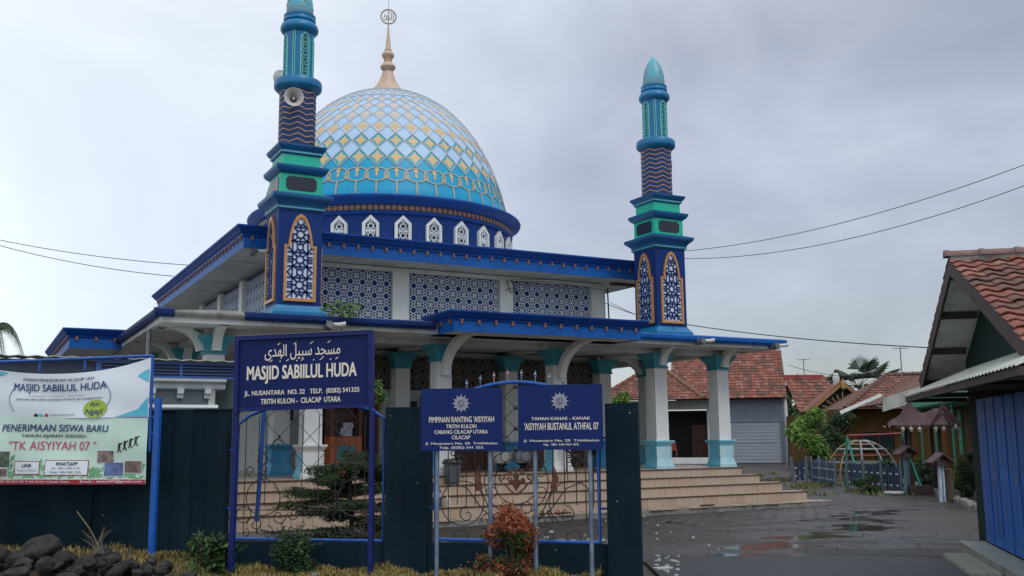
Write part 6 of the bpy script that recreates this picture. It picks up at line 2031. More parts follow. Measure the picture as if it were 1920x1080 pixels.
b2_ = px(1768, 940, 24.6); birdhouse('small brown roofed box on a white and blue painted trunk near the path', (b2_.x, b2_.y, 0), .88, whitebark)
t = thing('tree_stump', 'dark mossy stump beside the white painted trunk', 'stump', (b2_.x + .28, b2_.y + .3, 0), 0)
q = MB(); q.lathe(0, 0, [(.17, -.05), (.15, .1), (.14, .6), (.16, .78), (.10, .8)], 12); q.build('trunk', bark, t)
# ---- kerb path
q = MB()
kerb = thing('garden_kerb', 'pale broken kerb stones edging the garden bed at right', 'kerb', (11, 26, 0), 0)
K0, K1 = px(1722, 872, 38), px(1842, 966, 21)
K0 = Vector((13.6, 34.5, 0)); K1 = Vector((9.95, 20.8, 0))
n = 34
for i in range(n):
    p = K0.lerp(K1, i / n); rz = math.atan2((K1 - K0).y, (K1 - K0).x)
    if i == 0:
        q = MB(); q.rect(0, 0, .19, .09, [(0, -.03), (0, .10), (-.02, .13)]); o = q.build('kerb_stone', mat('kerb_pale', (.20, .20, .17), .8, .3, 5, .4, 20), kerb); me = o.data
    else:
        o = bpy.data.objects.new('kerb_stone', me); COL.objects.link(o); o.parent = kerb
    o.location = (p.x - 11 + rnd.uniform(-.04, .04), p.y - 26, rnd.uniform(-.04, .0)); o.rotation_euler = (rnd.uniform(-.06, .06), rnd.uniform(-.06, .06), rz + rnd.uniform(-.1, .1))
p = px(1693, 928, 28); t = thing('stone_disc', 'flat white disc lying on the mud before the picket fence', 'disc', (p.x - .25, p.y, 0), 0)
q = MB(); q.lathe(0, 0, [(.26, .0), (.28, .04), (.26, .075), (.0, .08)], 22); q.build('disc', whitebrk, t)
tag(t, None, None)
p = px(1720, 925, 28); o = MB().box(-.3, .3, -.18, .18, 0, .24)
o = o.build('planter_box', barge); o.location = (p.x + .05, p.y - .1, 0); tag(o, 'dark low box behind the flat white disc', 'box')
# ================================================================== VEGETATION
def tree(name, label, cat, base, h, crown, n, size, mm, trunk_r=.08, seed=1, droop=.3, wfac=.3, group=None, blobs=12):
    r2 = random.Random(seed)
    t = thing(name, label, cat, base, 0, group)
    q = MB(); q.tube([(0, 0, -.1), (.03, .02, h * .35), (-.02, 0, h * .7)], [trunk_r * 1.3, trunk_r, trunk_r * .6], 8)
    for k in range(6):
        a = r2.uniform(0, 6.28); q.tube([(0, 0, h * r2.uniform(.35, .6)), (crown[0] * .4 * math.cos(a), crown[0] * .4 * math.sin(a), h * .7), (crown[0] * .75 * math.cos(a), crown[0] * .75 * math.sin(a), h * r2.uniform(.65, .95))], [trunk_r * .5, trunk_r * .3, trunk_r * .1], 5)
    q.build('trunk', bark, t)
    q = MB()
    for k in range(blobs):
        a = 2.4 * k + r2.uniform(-.4, .4); zz = -.75 + 1.45 * ((k * .618) % 1)
        rr = .68 * math.sqrt(max(.05, 1 - zz * zz)) * r2.uniform(.6, 1)
        c = (crown[0] * rr * math.cos(a), crown[0] * rr * math.sin(a), h - crown[1] + crown[1] * zz)
        leaves(q, c, (crown[0] * r2.uniform(.28, .46), crown[0] * r2.uniform(.28, .46), crown[1] * r2.uniform(.22, .36)), n // blobs, size, len(mm), r2, 1, droop, .7, wfac)
    q.build('foliage', mm, t)
    return t
p = px(1522, 870, 37); tree('mango_tree', 'young mango tree with drooping bright green leaves beside the grey garage', 'tree', (p.x, p.y, 0), 2.85, (.85, 1.05), 3000, .24, [lf_mango, lf_mango, lf_mango2, lf_mid], .06, 3, .7, .22)
p = px(1578, 870, 42); tree('dark_tree', 'dark green bushy tree behind the mango tree', 'tree', (p.x, p.y, 0), 2.8, (.85, 1.15), 3000, .20, [lf_dark, lf_dark, lf_mid], .07, 4, .3, .3)
p = px(1488, 860, 68); tree('distant_tree', 'dark tree filling the gap between the grey house and the sunburst gable', 'tree', (p.x, p.y, 0), 6.0, (1.6, 2.2), 4000, .35, [lf_dark, lf_mid, lf_dark], .12, 5, .2, .4)
p = px(1160, 800, 40); tree('yellow_green_tree', 'yellow green leafy tree glimpsed through the porch before the red roof', 'tree', (p.x, p.y, 0), 3.6, (.75, .9), 2200, .18, [lf_mango, lf_mid, lf_mango2], .08, 6, .3, .3)
p = px(1205, 870, 30); tree('potted_plant', 'dark leafy potted plant on the platform left of the second column from the right', 'plant', (Mo(13.75, 21.2).x, Mo(13.75, 21.2).y, .9), 1.5, (.28, .55), 700, .14, [lf_dark, lf_mid], .02, 7, .4, .3, None, 4)
t = thing('palm_tree', 'fan palm with grey green fronds rising behind the red roofs', 'palm', (px(1617, 800, 49).x, 49, 0), 0)
q = MB(); q.tube([(0, 0, 0), (.05, 0, 2.2), (.0, 0, 4.1)], [.16, .12, .10], 9); q.build('trunk', bark, t)
r2 = random.Random(12)
for k in range(17):
    a = 2 * PI * k / 17 * 5 + r2.uniform(-.2, .2); el_ = r2.uniform(-.25, 1.25)
    L_ = r2.uniform(1.0, 1.5)
    d = Vector((math.cos(a) * math.cos(el_), math.sin(a) * math.cos(el_), math.sin(el_)))
    base = Vector((0, 0, 4.0)); tip = base + d * L_ * .75
    q = MB(); q.tube([base, tip], .015, 4)
    s_ = d.cross(Vector((0, 0, 1))).normalized(); u_ = s_.cross(d)
    for i in range(17):
        th_ = -.95 + 1.9 * i / 16
        dd = (d * math.cos(th_) + s_ * math.sin(th_)).normalized()
        l = L_ * .85 * (1 - .25 * abs(th_)); sd_ = dd.cross(u_).normalized() * .022
        m_ = tip + dd * l * .6; e_ = tip + dd * l - Vector((0, 0, .10 + .28 * abs(th_) * r2.random()))
        q.add([tip, m_ + sd_ * 1.2, e_, m_ - sd_ * 1.2], [(0, 1, 2), (0, 2, 3)])
    q.build('frond', lf_palm, t)
# coconut fronds at the far left
t = thing('coconut_palm', 'drooping coconut palm fronds at the left edge of the photograph', 'palm', (px(-40, 700, 34).x, 34, 0), 0)
q = MB(); q.tube([(0, 0, 0), (.2, 0, 4), (0, 0, 5.2)], [.2, .15, .12], 9); q.build('trunk', bark, t)
for k in range(9):
    a = 2 * PI * k / 9 + .15
    q = MB(); pts = []
    for i in range(11):
        u_ = i / 10; rr = 1.75 * u_ - .15 * u_ ** 2; z = 5.2 + .95 * math.sin(min(1, u_ * 1.1) * PI * .72) * 1.0 - 1.7 * u_ ** 2.4
        pts.append(Vector((rr * math.cos(a), rr * math.sin(a), z)))
    q.tube(pts, [.03 - .0025 * i for i in range(11)], 5)
    s_ = Vector((-math.sin(a), math.cos(a), 0))
    for i in range(1, 40):
        f_ = i / 40 * 10; i0 = int(f_); pp = pts[i0].lerp(pts[min(i0 + 1, 10)], f_ - i0)
        dl = (pts[min(i0 + 1, 10)] - pts[i0]).normalized()
        for sg in (-1, 1):
            l = .55 * math.sin(PI * (.15 + .8 * i / 40)); tip = pp + (s_ * sg * .5 + dl * .45 - Vector((0, 0, .75))) * l
            wv = dl * .022
            q.add([pp - wv, pp + wv, tip], [(0, 1, 2)])
    q.build('frond', lf_dark, t)
# garden bed plants at right
rnd = random.Random(23)
for (x, y, d, h, rr, mm, lab) in ((1742, 885, 33, .9, .45, [lf_dark, lf_mid], 'dark green garden bush left of the green post'), (1795, 905, 30, .62, .42, [lf_yellow, lf_yellow, lf_mango2], 'low bright yellow green shrub beside the stump'),
                              (1822, 915, 27, 1.3, .35, [lf_dark, lf_dark], 'tall dark plant beside the corner of the blue door house'), (1765, 880, 34, .8, .4, [lf_dark, lf_mid], 'dark green garden bush right of the second green post'), (1630, 925, 28.9, .5, .5, [lf_dark, lf_mid, grassgreen], 'low weedy bush before the blue picket fence'),
                              (1718, 860, 36, .9, .35, [lf_dark, lf_yellow], 'dark shrub behind the pavilion poles')):
    p = px(x, y, d); tree('garden_shrub', lab, 'shrub', (p.x, p.y, 0), h, (rr, h * .45), 900, .11, mm, .02, rnd.randrange(999), .2, .35, None, 5)
# orange shrub in front of the grille
def shrub(label, base, rx, h, n, size, mm, cup, seed, wfac=.3, name='shrub'):
    r2 = random.Random(seed); t = thing(name, label, 'shrub', base, 0)
    q = MB()
    for k in range(7):
        a = r2.uniform(0, 6.28); q.tube([(0, 0, -.1), (.3 * rx * math.cos(a), .3 * rx * math.sin(a), h * .5), (.7 * rx * math.cos(a), .7 * rx * math.sin(a), h * .8)], [.014, .01, .004], 5)
    q.build('stems', bark, t)
    q = MB()
    for k in range(14):
        a = r2.uniform(0, 6.28); rr = rx * r2.uniform(0, .62); zc = h * r2.uniform(.14, .84)
        rr *= 1.0 if zc < h * .6 else .7
        cc = (rr * math.cos(a), rr * math.sin(a), zc)
        leaves(q, cc, (rx * .45, rx * .45, h * .17), n // 14, size, len(mm), r2, 1, -.15, .7, wfac, (lambda p_, r_, cc=cc: cup(cc[0] + p_.x * rx * .45, cc[2] + p_.z * h * .17, r_)) if cup else None)
    for k in range(int(n / 320)):      # loose shoots breaking the outline
        a = r2.uniform(0, 6.28); el_ = r2.uniform(-.1, 1.4); d = Vector((math.cos(a) * math.cos(el_), math.sin(a) * math.cos(el_), math.sin(el_)))
        p0 = Vector((d.x * rx * .75, d.y * rx * .75, h * .5 + d.z * h * .42))
        for i in range(9):
            c_ = p0 + d * (.02 * i); sd_ = Vector((r2.gauss(0, 1), r2.gauss(0, 1), r2.gauss(0, 1))).normalized()
            dd = (d * .7 + sd_ * .8).normalized(); w_ = dd.cross(d + Vector((.01, .02, .03))).normalized() * size * .16; l = size * (1 - i / 14)
            mi = cup(c_.x, c_.z, r2) if cup else r2.randrange(len(mm))
            q.add([c_, c_ + dd * l * .5 + w_, c_ + dd * l, c_ + dd * l * .5 - w_], [(0, 1, 2), (0, 2, 3)], mi)
    q.build('foliage', mm, t); return t
def cup(x, z, r_):
    if z > .60: return r_.choice((0, 0, 0, 1))
    if z > .25 and abs(x) < .13 and r_.random() < .75: return 2
    return r_.choice((0, 1, 1, 2, 3))
shrub('round orange red shrub standing before the front grille between the sign posts', Fe(.05, -.45, .02), .32, .88, 9000, .062, [lf_orange, lf_red, lf_mid, lf_dark], cup, 5, .30)
shrub('small red tinted sprig low at the left foot of the orange shrub', Fe(-.27, -.55, .05), .12, .30, 900, .05, [lf_red, lf_dark, lf_orange, lf_mid], None, 6)
shrub('dark green rounded bush under the left iron grille', Fe(-2.68, -.35, .0), .30, .62, 4200, .06, [lf_dark, lf_mid, lf_dark], None, 7, .3)
shrub('broad leaved dark weed beside the left end of the left iron grille', Fe(-3.62, -.45, .05), .22, .50, 700, .12, [lf_mid, lf_dark, lf_dark], None, 8, .45)
shrub('thin pale weed growing between the blue post and the left iron grille', Fe(-3.98, -.35, .1), .16, .42, 160, .10, [lf_mid, grassgreen], None, 9, .3)
# layered juniper behind the left grille
t = thing('layered_tree', 'dark layered ornamental tree behind the left iron grille', 'tree', Fe(-2.62, 1.5, 0), 0)
q = MB(); q.tube([(0, 0, 0), (.03, 0, .6), (-.02, 0, 1.1), (.02, 0, 1.5)], [.045, .035, .028, .012], 7)
r2 = random.Random(40); lv = MB()
for k in range(34):
    z = .34 + 1.12 * (k / 34) ** .75; a = r2.uniform(0, 6.28)
    L_ = (1.08 if .45 < z < 1.25 else .6) * r2.uniform(.6, 1.1) * (1.0 - .25 * abs(z - .85))
    tip = Vector((L_ * math.cos(a), L_ * math.sin(a) * .6, z + r2.uniform(-.12, .10)))
    q.tube([(0, 0, z), tip * .5 + Vector((0, 0, z * .5 + .04)), tip], [.016, .01, .004], 5)
    for i in range(9):
        c = Vector((0, 0, z)).lerp(tip, .25 + .8 * i / 9)
        leaves(lv, c, (.17, .14, .065), 130, .06, 2, r2, .5, .15, .3, .2)
q.build('trunk', bark, t); lv.build('foliage', [lf_dark, mat('leaf_olive_dark', (.045, .085, .025), .6, .35, 1.5)], t)
for i, (s_, h_) in enumerate(((-3.2, .42), (-2.75, .5), (-2.3, .52), (-1.85, .48))):
    shrub(('dark ground shrub behind the low wall at the left end of the grille', 'dark ground shrub behind the low wall left of the layered tree', 'dark ground shrub at the foot of the layered tree', 'dark ground shrub behind the low wall beside the pier')[i], Fe(s_, .75, 0), .30, h_, 1300, .07, [lf_dark, lf_dark, lf_mid], None, 50 + i)

# verge: soil, grass, stones
def vz(s_, d):
    z = .06 + .015 * math.sin(s_ * 3.1) + .02 * math.sin(s_ * 7 + d * 4)
    if s_ < -3.6: z += min(.22, (-3.6 - s_) * .22)
    return z
b = MB(); ns, ndd = 90, 10
vs = []
for j in range(ndd + 1):
    for i in range(ns + 1):
        s_ = -11 + 12.1 * i / ns; d = -2.6 + 2.6 * j / ndd
        edge = min(1, (d + 2.6) / .5) * min(1, (1.1 - s_) / .3)
        p = Fe(s_, d); vs.append((p.x, p.y, -.03 + (vz(s_, d) + .03) * edge))
b.add(vs, [(j * (ns + 1) + i, j * (ns + 1) + i + 1, (j + 1) * (ns + 1) + i + 1, (j + 1) * (ns + 1) + i) for j in range(ndd) for i in range(ns)])
tag(b.build('grass_verge', mat('verge_soil', (.075, .052, .03), .85, .4, 6, .6, 25), smooth=True), None, None, None, 'structure')
rnd = random.Random(77); b = MB()
for i in range(42000):
    s_ = rnd.uniform(-7.6, 1.05); d = -.12 - abs(rnd.gauss(0, .45))
    if d < -1.6: continue
    if s_ < -4.9 and rnd.random() < .8: continue
    if -.15 < s_ < .25 and d > -.6 and rnd.random() < .5: continue
    pn_ = mathutils.noise.noise(Vector((s_ * 2.2, d * 2.6, 0))) + .6 * mathutils.noise.noise(Vector((s_ * 6, d * 6, 3)))
    if pn_ < rnd.uniform(-.35, .12): continue
    p = Fe(s_, d, vz(s_, d) - .01)
    cl_ = .5 + .5 * math.sin(s_ * 4.3 + math.sin(d * 6) * 2) * math.sin(s_ * 1.7 + d * 3)
    h = rnd.uniform(.03, .12) * (.45 + .9 * max(0, min(1, pn_ + .4))); a = rnd.uniform(0, 6.28); ln_ = rnd.uniform(.2, 1.0) * h; w_ = rnd.uniform(.0035, .006)
    dx, dy = math.cos(a), math.sin(a)
    mi = 2 if (rnd.random() < .16 + .3 * (pn_ > .35) + (.5 if -3.9 < s_ < -3.3 else 0)) else (1 if rnd.random() < .35 else 0)
    q1 = p + Vector((dx * ln_ * .35, dy * ln_ * .35, h * .65)); q2 = p + Vector((dx * ln_, dy * ln_, h * .95)); sx = Vector((-dy * w_, dx * w_, 0))
    b.add([p - sx, p + sx, q1 + sx * .8, q1 - sx * .8, q2], [(0, 1, 2, 3), (3, 2, 4)], mi)
tag(b.build('dry_grass', [grassdry, grassdry2, grassgreen]), 'dry yellow grass along the foot of the dark wall', 'grass', None, 'stuff')
def rock(label, base, r_, sq_, seed, group='dark stones piled below the banners'):
    r2 = random.Random(seed); bm_ = MB(); n1, n2 = 9, 6
    import mathutils
    vs, fs = [], []
    pl = [(Vector((r2.gauss(0, 1), r2.gauss(0, 1), r2.gauss(0, 1))).normalized(), r2.uniform(.62, .95)) for _ in range(14)]
    N1, N2 = 30, 18
    for j in range(N2 + 1):
        for i in range(N1):
            th_, ph = PI * j / N2, 2 * PI * i / N1
            d = Vector((math.sin(th_) * math.cos(ph), math.sin(th_) * math.sin(ph), math.cos(th_)))
            k = 1.0
            for n_, h_ in pl:
                dn = d.dot(n_)
                if dn > 1e-3: k = min(k, h_ / dn)
            k += .07 * mathutils.noise.noise(d * 2.6 + Vector((seed, 0, 0))) + .035 * mathutils.noise.noise(d * 7 + Vector((seed, 5, 0))) + .02 * mathutils.noise.noise(d * 16 + Vector((seed, 9, 0)))
            vs.append((d.x * k * r_ * sq_[0], d.y * k * r_ * sq_[1], d.z * k * r_ * sq_[2]))
    fs = [(j * N1 + i, (j + 1) * N1 + i, (j + 1) * N1 + (i + 1) % N1, j * N1 + (i + 1) % N1) for j in range(N2) for i in range(N1)]
    bm_.add(vs, fs); o = bm_.build('stone', stonem)
    o.location = base; o.rotation_euler = (r2.uniform(-.3, .3), r2.uniform(-.3, .3), r2.uniform(0, 6.28)); tag(o, label, 'stone', group); return o
RK = [(75, 1030, 11.4, .36, (1.3, 1, .75), 'largest rounded dark stone at the back of the pile'), (160, 1062, 11.0, .25, (1.1, 1, .95), 'upright dark stone in the middle of the pile'), (118, 1048, 11.1, .20, (1.1, 1, .9), 'near black angular stone right of the largest stone'),
      (195, 1035, 11.5, .20, (1.4, 1, .7), 'dark stone at the back right of the pile under dry twigs'), (85, 1062, 10.8, .18, (1, 1, 1), 'grey stone in front of the largest stone'), (25, 1078, 10.7, .26, (1.5, 1, .6), 'flat topped stone at the bottom left corner'),
      (215, 1072, 10.9, .17, (1.3, 1, .7), 'low pale edged stone at the right foot of the pile'), (245, 1058, 11.2, .13, (1, 1, .8), 'small stone at the right end of the pile beside the dry grass'), (275, 1068, 11.1, .10, (1.1, 1, .9), 'small dark stone left of the blue post foot'),
      (310, 1062, 11.1, .11, (1, 1, .9), 'small dark stone right of the blue post foot'), (350, 1080, 10.9, .12, (1.4, 1, .6), 'purplish flat stone in the grass right of the blue post'), (130, 1082, 10.6, .16, (1.4, 1, .7), 'stone at the bottom edge below the near black stone'), (5, 1042, 11.3, .2, (1, 1, .8), 'dark stone cut by the left edge of the photo'), (285, 1052, 11.35, .08, (1, 1, 1), 'smallest stone at the very foot of the blue post')]
for i, (x, y, d, r_, s_, lab) in enumerate(RK): rock(lab, px(x, y + 2, d), r_ * (.58 if r_ > .15 else .8), s_, 100 + i)
r3 = random.Random(71); rub = MB()
for i in range(60):
    x_ = r3.uniform(-20, 300); ro = rock('small rough rubble stone packed among the larger dark stones of the pile', px(x_, 1062 - (24 if x_ < 220 else 0) * r3.random() + r3.uniform(-6, 18), r3.uniform(10.8, 11.5)), r3.uniform(.05, .115), (r3.uniform(.9, 1.4), 1, r3.uniform(.6, .9)), 200 + i)
    M4 = Matrix.Translation(ro.location) @ ro.rotation_euler.to_matrix().to_4x4()
    rub.add([tuple(M4 @ v.co) for v in ro.data.vertices], [tuple(p_.vertices) for p_ in ro.data.polygons]); bpy.data.objects.remove(ro)
tag(rub.build('stone_rubble', stonem), 'small rough rubble packed between the larger dark stones', 'rubble', None, 'stuff')
p = px(590, 1078, 11.3); t = thing('tree_stump', 'cut brown stump in the dry grass under the big mosque sign', 'stump', (p.x, p.y, .0), 0)
q = MB(); q.lathe(0, 0, [(.13, -.05), (.12, .04), (.115, .125), (.0, .13)], 14); q.build('trunk', bark, t); q = MB(); q.lathe(0, 0, [(.12, .126), (.11, .14), (.0, .142)], 14); q.build('cut_top', concrete, t)
q = MB(); q.box(-.03, .03, -.03, .03, .14, .20); q.build('stub', concrete, t)
t = thing('dry_twigs', 'dry twigs and pale grass tuft rising from the stone pile', 'twigs', px(180, 1030, 11.3), 0)
q = MB(); r2 = random.Random(3)
for k in range(22):
    a = r2.uniform(0, 6.28); l = r2.uniform(.08, .24); q.tube([(r2.uniform(-.1, .1), 0, -.05), (.06 * math.cos(a), .1 * math.sin(a), l * .6), (.16 * math.cos(a), .15 * math.sin(a), l)], [.003, .002, .001], 3)
q.tube([(.05, 0, 0), (-.08, 0, .22), (-.24, 0, .42)], .006, 4); q.build('twig', mat('dry_twig', (.19, .17, .12), .8, .3), t)

# ================================================================== SMALL BUILDINGS BEHIND THE WALL AT LEFT
t = thing('parapet_canopy', 'low building top with white moulded parapet and small brackets behind the wall at left', 'building', Mo(1.0, 15.4), TH)
q = MB(); q.box(-3.6, 2.16, 0, 1.6, 0, 2.46); q.build('wall', mat('grey_green_wall', (.10, .13, .14), .7, .15, 2), t)
q = MB(); q.box(2.06, 2.16, -.02, -.002, 2.10, 2.48); q.build('corner_strip', wallgrey, t)
q = MB(); q.prism([(-.02, 2.44), (-.05, 2.46), (-.06, 2.52), (-.14, 2.56), (-.15, 2.60), (.3, 2.605), (.3, 2.44)], 'x', -3.7, 2.3); q.build('cornice', whitep, t)
q = MB(); q.prism([(-.02, 2.12), (-.06, 2.14), (-.08, 2.17), (-.06, 2.21), (-.02, 2.215)], 'x', -3.7, 2.2); q.build('string_moulding', whitep, t)
me = None
for k in range(14):
    if me is None:
        q = MB(); q.prism([(-.02, 2.30), (-.05, 2.32), (-.05, 2.36), (-.09, 2.38), (-.10, 2.45), (-.02, 2.45)], 'x', -.045, .045); o = q.build('bracket', whitep, t); me = o.data
    else: o = bpy.data.objects.new('bracket', me); COL.objects.link(o); o.parent = t
    o.location = (2.04 - k * .40, 0, 0)
t = thing('slatted_canopy', 'blue steel canopy with corrugated roof edge behind the white parapet at left', 'canopy', Mo(1.0, 17.0), TH)
q = MB(); q.box(.6, 3.2, 0, .06, 2.72, 2.96); q.build('dark_infill', blackish, t)
q = MB(); q.box(.6, 3.2, -.02, -.002, 2.93, 2.97); q.box(.6, 3.2, -.02, -.002, 2.70, 2.74); q.box(.6, .68, -.02, -.002, 2.74, 2.93); q.box(1.9, 1.94, -.02, -.002, 2.74, 2.93); q.box(.95, 1.03, -.02, .05, 0, 2.70); q.build('frame', mat('canopy_blue', (.03, .09, .30), .5), t)
for k in range(3):
    q = MB(); q.box(.68, 3.2, -.015, -.001, 2.77 + k * .055, 2.785 + k * .055); q.build('slat', mat('canopy_blue', (.03, .09, .30), .5), t)
q = MB(); n = 60
for i in range(n):
    x0, x1 = -4.5 + 7.7 * i / n, -4.5 + 7.7 * (i + 1) / n; z0_, z1_ = (.02 if i % 2 else 0), (0 if i % 2 else .02)
    q.add([(x0, -.12, 3.0 + z0_), (x1, -.12, 3.0 + z1_), (x1, 2.2, 3.12 + z1_), (x0, 2.2, 3.12 + z0_)] + [(x0, -.12, 2.985 + z0_), (x1, -.12, 2.985 + z1_)], [(0, 1, 2, 3), (0, 4, 5, 1)])
q.build('corrugated_roof', sheet, t)
q = MB(); q.box(-4.4, .6, 0, .1, 2.68, 2.96); q.build('fascia_beam', mat('dark_beam', (.02, .03, .06), .6), t)
q = MB(); q.box(-4.4, 3.2, 1.6, 1.7, 0, 2.9); q.build('back_wall', mat('grey_green_wall', (.10, .13, .14), .7, .15, 2), t)
# tall pipe by the side porch
q = MB(); q.tube([(0, 0, 0), (0, 0, 3.75)], .045, 8); o = q.build('drain_pipe', steel); o.location = Mo(2.75, 19.6); tag(o, 'grey vertical pipe under the left eaves of the porch roof', 'pipe')

# ================================================================== THINGS IN THE PORCH AND ON THE STEPS
t = thing('display_cabinet', 'orange brown wooden cabinet with a teal picture panel standing in the porch', 'cabinet', Mo(7.05, 20.6, .905), TH)
q = MB(); q.box(-.36, .36, 0, .4, 0, .82); q.build('base', orangewood, t)
q = MB(); q.box(-.36, -.28, 0, .4, .82, 1.55); q.box(.28, .36, 0, .4, .82, 1.55); q.box(-.28, .28, 0, .4, 1.47, 1.55); q.box(-.28, .28, .3, .34, .82, 1.47); q.build('glass_case', wood, t)
q = MB(); q.box(-.2, .2, -.012, -.002, .3, .62); o = q.build('picture', mat('teal_picture', (.02, .20, .22), .5, .3, 8), t)
q = MB(); q.add([(.02 + .09 * math.cos(2 * PI * i / 16), -.014, .46 + .09 * math.sin(2 * PI * i / 16)) for i in range(16)], [tuple(range(16))]); q.build('picture_disc', print_navy, o)
q = MB(); q.box(-.12, .14, .02, .25, .83, 1.0); q.box(-.06, .18, .04, .22, 1.0, 1.12); q.build('stacked_papers', emblem, t)
t = thing('blue_cabinet', 'bright blue cabinet standing in the porch behind the left smaller sign', 'cabinet', Mo(9.28, 20.4, .905), TH)
q = MB(); q.box(-.26, .26, 0, .4, 0, 1.1); q.build('body', plastblue, t); q = MB(); q.box(-.23, -.01, -.012, -.002, .1, 1.05); q.box(.01, .23, -.012, -.002, .1, 1.05); q.build('door', plastblue, t)
t = thing('trash_bin', 'grey plastic bin with a dark lid on the upper step', 'bin', Mo(8.75, 18.80, .72), TH)
q = MB(); q.rect(0, 0, .0, .0, [(.105, 0), (.14, .42)]); q.build('body', plastgrey, t); q = MB(); q.rect(0, 0, 0, 0, [(.155, .421), (.16, .45), (.12, .52)]); q.build('lid', mat('black_plastic', (.02, .02, .022), .5), t)
t = thing('water_jug', 'blue gallon water jug with a white label standing on the lower step', 'jug', Mo(8.08, 18.17, .32), TH)
q = MB(); q.lathe(0, 0, [(.12, 0), (.13, .03), (.13, .14), (.122, .16), (.13, .18), (.13, .30), (.10, .36), (.045, .40), (.04, .45)], 20); q.build('body', jugm, t, smooth=True)
q = MB(); q.lathe(0, 0, [(.045, .44), (.05, .48), (.02, .49)], 12); q.build('cap', plastblue, t, smooth=True)
q = MB(); q.lathe(0, 0, [(.132, .20), (.132, .285)], 20, cap=False); q.build('label', emblem, t, smooth=True)
t = thing('soap_bottle', 'small pale pump bottle beside the blue water jug', 'bottle', Mo(8.36, 18.17, .32), TH)
q = MB(); q.lathe(0, 0, [(.045, 0), (.05, .05), (.045, .16), (.02, .19), (.018, .24)], 12); q.build('body', hornm, t, smooth=True); q = MB(); q.box(-.05, .01, -.008, .008, .24, .26); q.build('pump', hornm, t)
for k, (u_, lab) in enumerate(((10.62, 'left of the two white rounded tubs on black stands in the porch'), (11.15, 'right of the two white rounded tubs on black stands in the porch'))):
    t = thing('white_tub', lab, 'tub', Mo(u_, 20.1, .905), TH, 'white tubs in the porch')
    q = MB(); q.lathe(0, 0, [(.10, .16), (.20, .20), (.24, .32), (.25, .42), (.23, .44), (.2, .40)], 22); q.build('tub', emblem if k else hornm, t, smooth=True)
    q = MB(); q.lathe(0, 0, [(.20, 0), (.06, .04), (.05, .12), (.14, .16)], 16); q.build('stand', blackish, t, smooth=True)
t = thing('stair_handrail', 'rusty brown stair handrail with two posts and a black sloping bar on the steps', 'handrail', Mo(11.7, 18.5), TH)
q = MB(); q.tube([(-.05, .45, .7), (-.05, .45, 1.55)], .022, 7); q.build('post', nosing, t); q = MB(); q.tube([(.12, -.35, .1), (.12, -.35, 1.0)], .022, 7); q.build('post', nosing, t)
q = MB(); q.tube([(-.3, 1.0, 1.72), (.15, -.5, .92)], .03, 7); q.build('sloping_bar', blackish, t)
q = MB(); q.tube([(-1.25, -.2, .12), (-1.25, -.2, .95)], .025, 7); q.build('post', signframe, t)
for k in range(4):
    t = thing('sandal', ('leftmost dark sandal on the bottom slab of the steps', 'second dark sandal from the left on the bottom slab', 'third sandal from the left, reddish, on the bottom slab', 'rightmost reddish sandal on the bottom slab')[k], 'sandal', Mo(10.25 + k * .2, 17.68 + .03 * (k % 2), .108), TH + R(70 + 12 * k), 'sandals left on the bottom slab')
    q = MB(); q.prism([(-.12, -.035), (.0, -.045), (.12, -.03), (.13, .02), (.05, .048), (-.1, .035)], 'z', 0, .025); q.build('sole', nosing if k < 2 else wood, t)
    q = MB(); q.tube([(.02, -.045, .02), (.05, -.02, .075), (.055, .015, .07), (.03, .046, .02)], .012, 5); q.build('strap', blackish if k < 2 else redbar, t)
t = thing('sandal_slab', 'dark scrap of wood lying on the slab edge right of the dark pier', 'scrap', Mo(14.6, 17.7, .11), TH)
q = MB(); q.box(-.2, .16, -.04, .04, 0, .03); q.build('piece', nosing, t)
p = px(712, 705, 15.5)
tree('wall_plant', 'small leafy plant glimpsed at the right edge of the big mosque sign', 'plant', (p.x, p.y, 2.0), .75, (.12, .25), 200, .10, [lf_mango, lf_mid], .012, 61, .3, .3, None, 3)

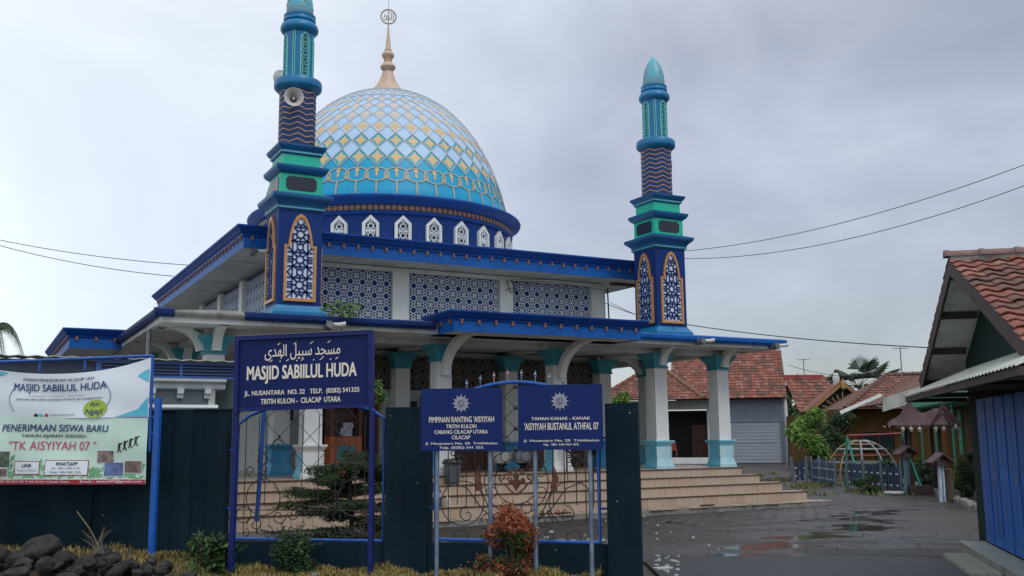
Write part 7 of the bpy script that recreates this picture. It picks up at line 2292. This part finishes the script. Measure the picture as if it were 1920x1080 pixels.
# weeds and clutter round the yard
rnd = random.Random(91); b = MB()
for i in range(5200):
    x = rnd.gauss(9.8, .9); y = rnd.uniform(27.5, 44)
    if x > 12 or x < 7.4: continue
    if mathutils.noise.noise(Vector((x * .9, y * .5, 7))) < .0: continue
    p = Vector((x, y, -.01)); h = rnd.uniform(.03, .13); a = rnd.uniform(0, 6.28); dx, dy = math.cos(a) * h * .6, math.sin(a) * h * .6
    b.add([p - Vector((.02, 0, 0)), p + Vector((.02, 0, 0)), p + Vector((dx, dy, h))], [(0, 1, 2)], rnd.randrange(3))
tag(b.build('weeds', [grassgreen, lf_mid, grassdry2]), 'low patchy weeds growing on the mud before the picket fences', 'weeds', None, 'stuff')
for i, (x, y, h, rr, lab) in enumerate(((12.3, 33.2, .9, .5, 'leafy garden bush behind the left part of the main picket fence'), (12.6, 30.6, .75, .5, 'leafy garden bush behind the right part of the main picket fence'),
        (12.9, 25.6, .7, .42, 'low green bush on the kerb side nearest the blue doors'), (12.2, 27.0, .55, .35, 'small green bush behind the mossy stump'), (14.6, 38.5, 1.3, .6, 'tall dark bush behind the climbing dome at right'), (13.6, 40.2, 1.5, .6, 'tall dark bush behind the climbing dome at left'))):
    tree('garden_shrub', lab, 'shrub', (x, y, 0), h, (rr, h * .48), 1000, .12, [lf_dark, lf_mid, lf_dark], .02, 300 + i, .2, .35, None, 6)
me = None
for i, (x, y) in enumerate(((11.9, 26.2), (12.4, 26.9), (12.9, 28.2), (13.2, 29.3), (13.5, 30.6))):
    lab = ('nearest', 'second nearest', 'middle', 'second farthest', 'farthest')[i] + ' of the five dark flower pots along the veranda edge'
    t = thing('flower_pot', lab, 'flower pot', (x + .9, y + .6, .1), 0, 'flower pots along the veranda')
    q = MB(); q.lathe(0, 0, [(.10, 0), (.15, .20), (.16, .24), (.13, .24), (.12, .20)], 14); q.build('pot', brownroof, t)
    q = MB(); leaves(q, (0, 0, .42), (.2, .2, .22), 260, .13, 2, rnd); q.build('foliage', [lf_dark, lf_mid], t)
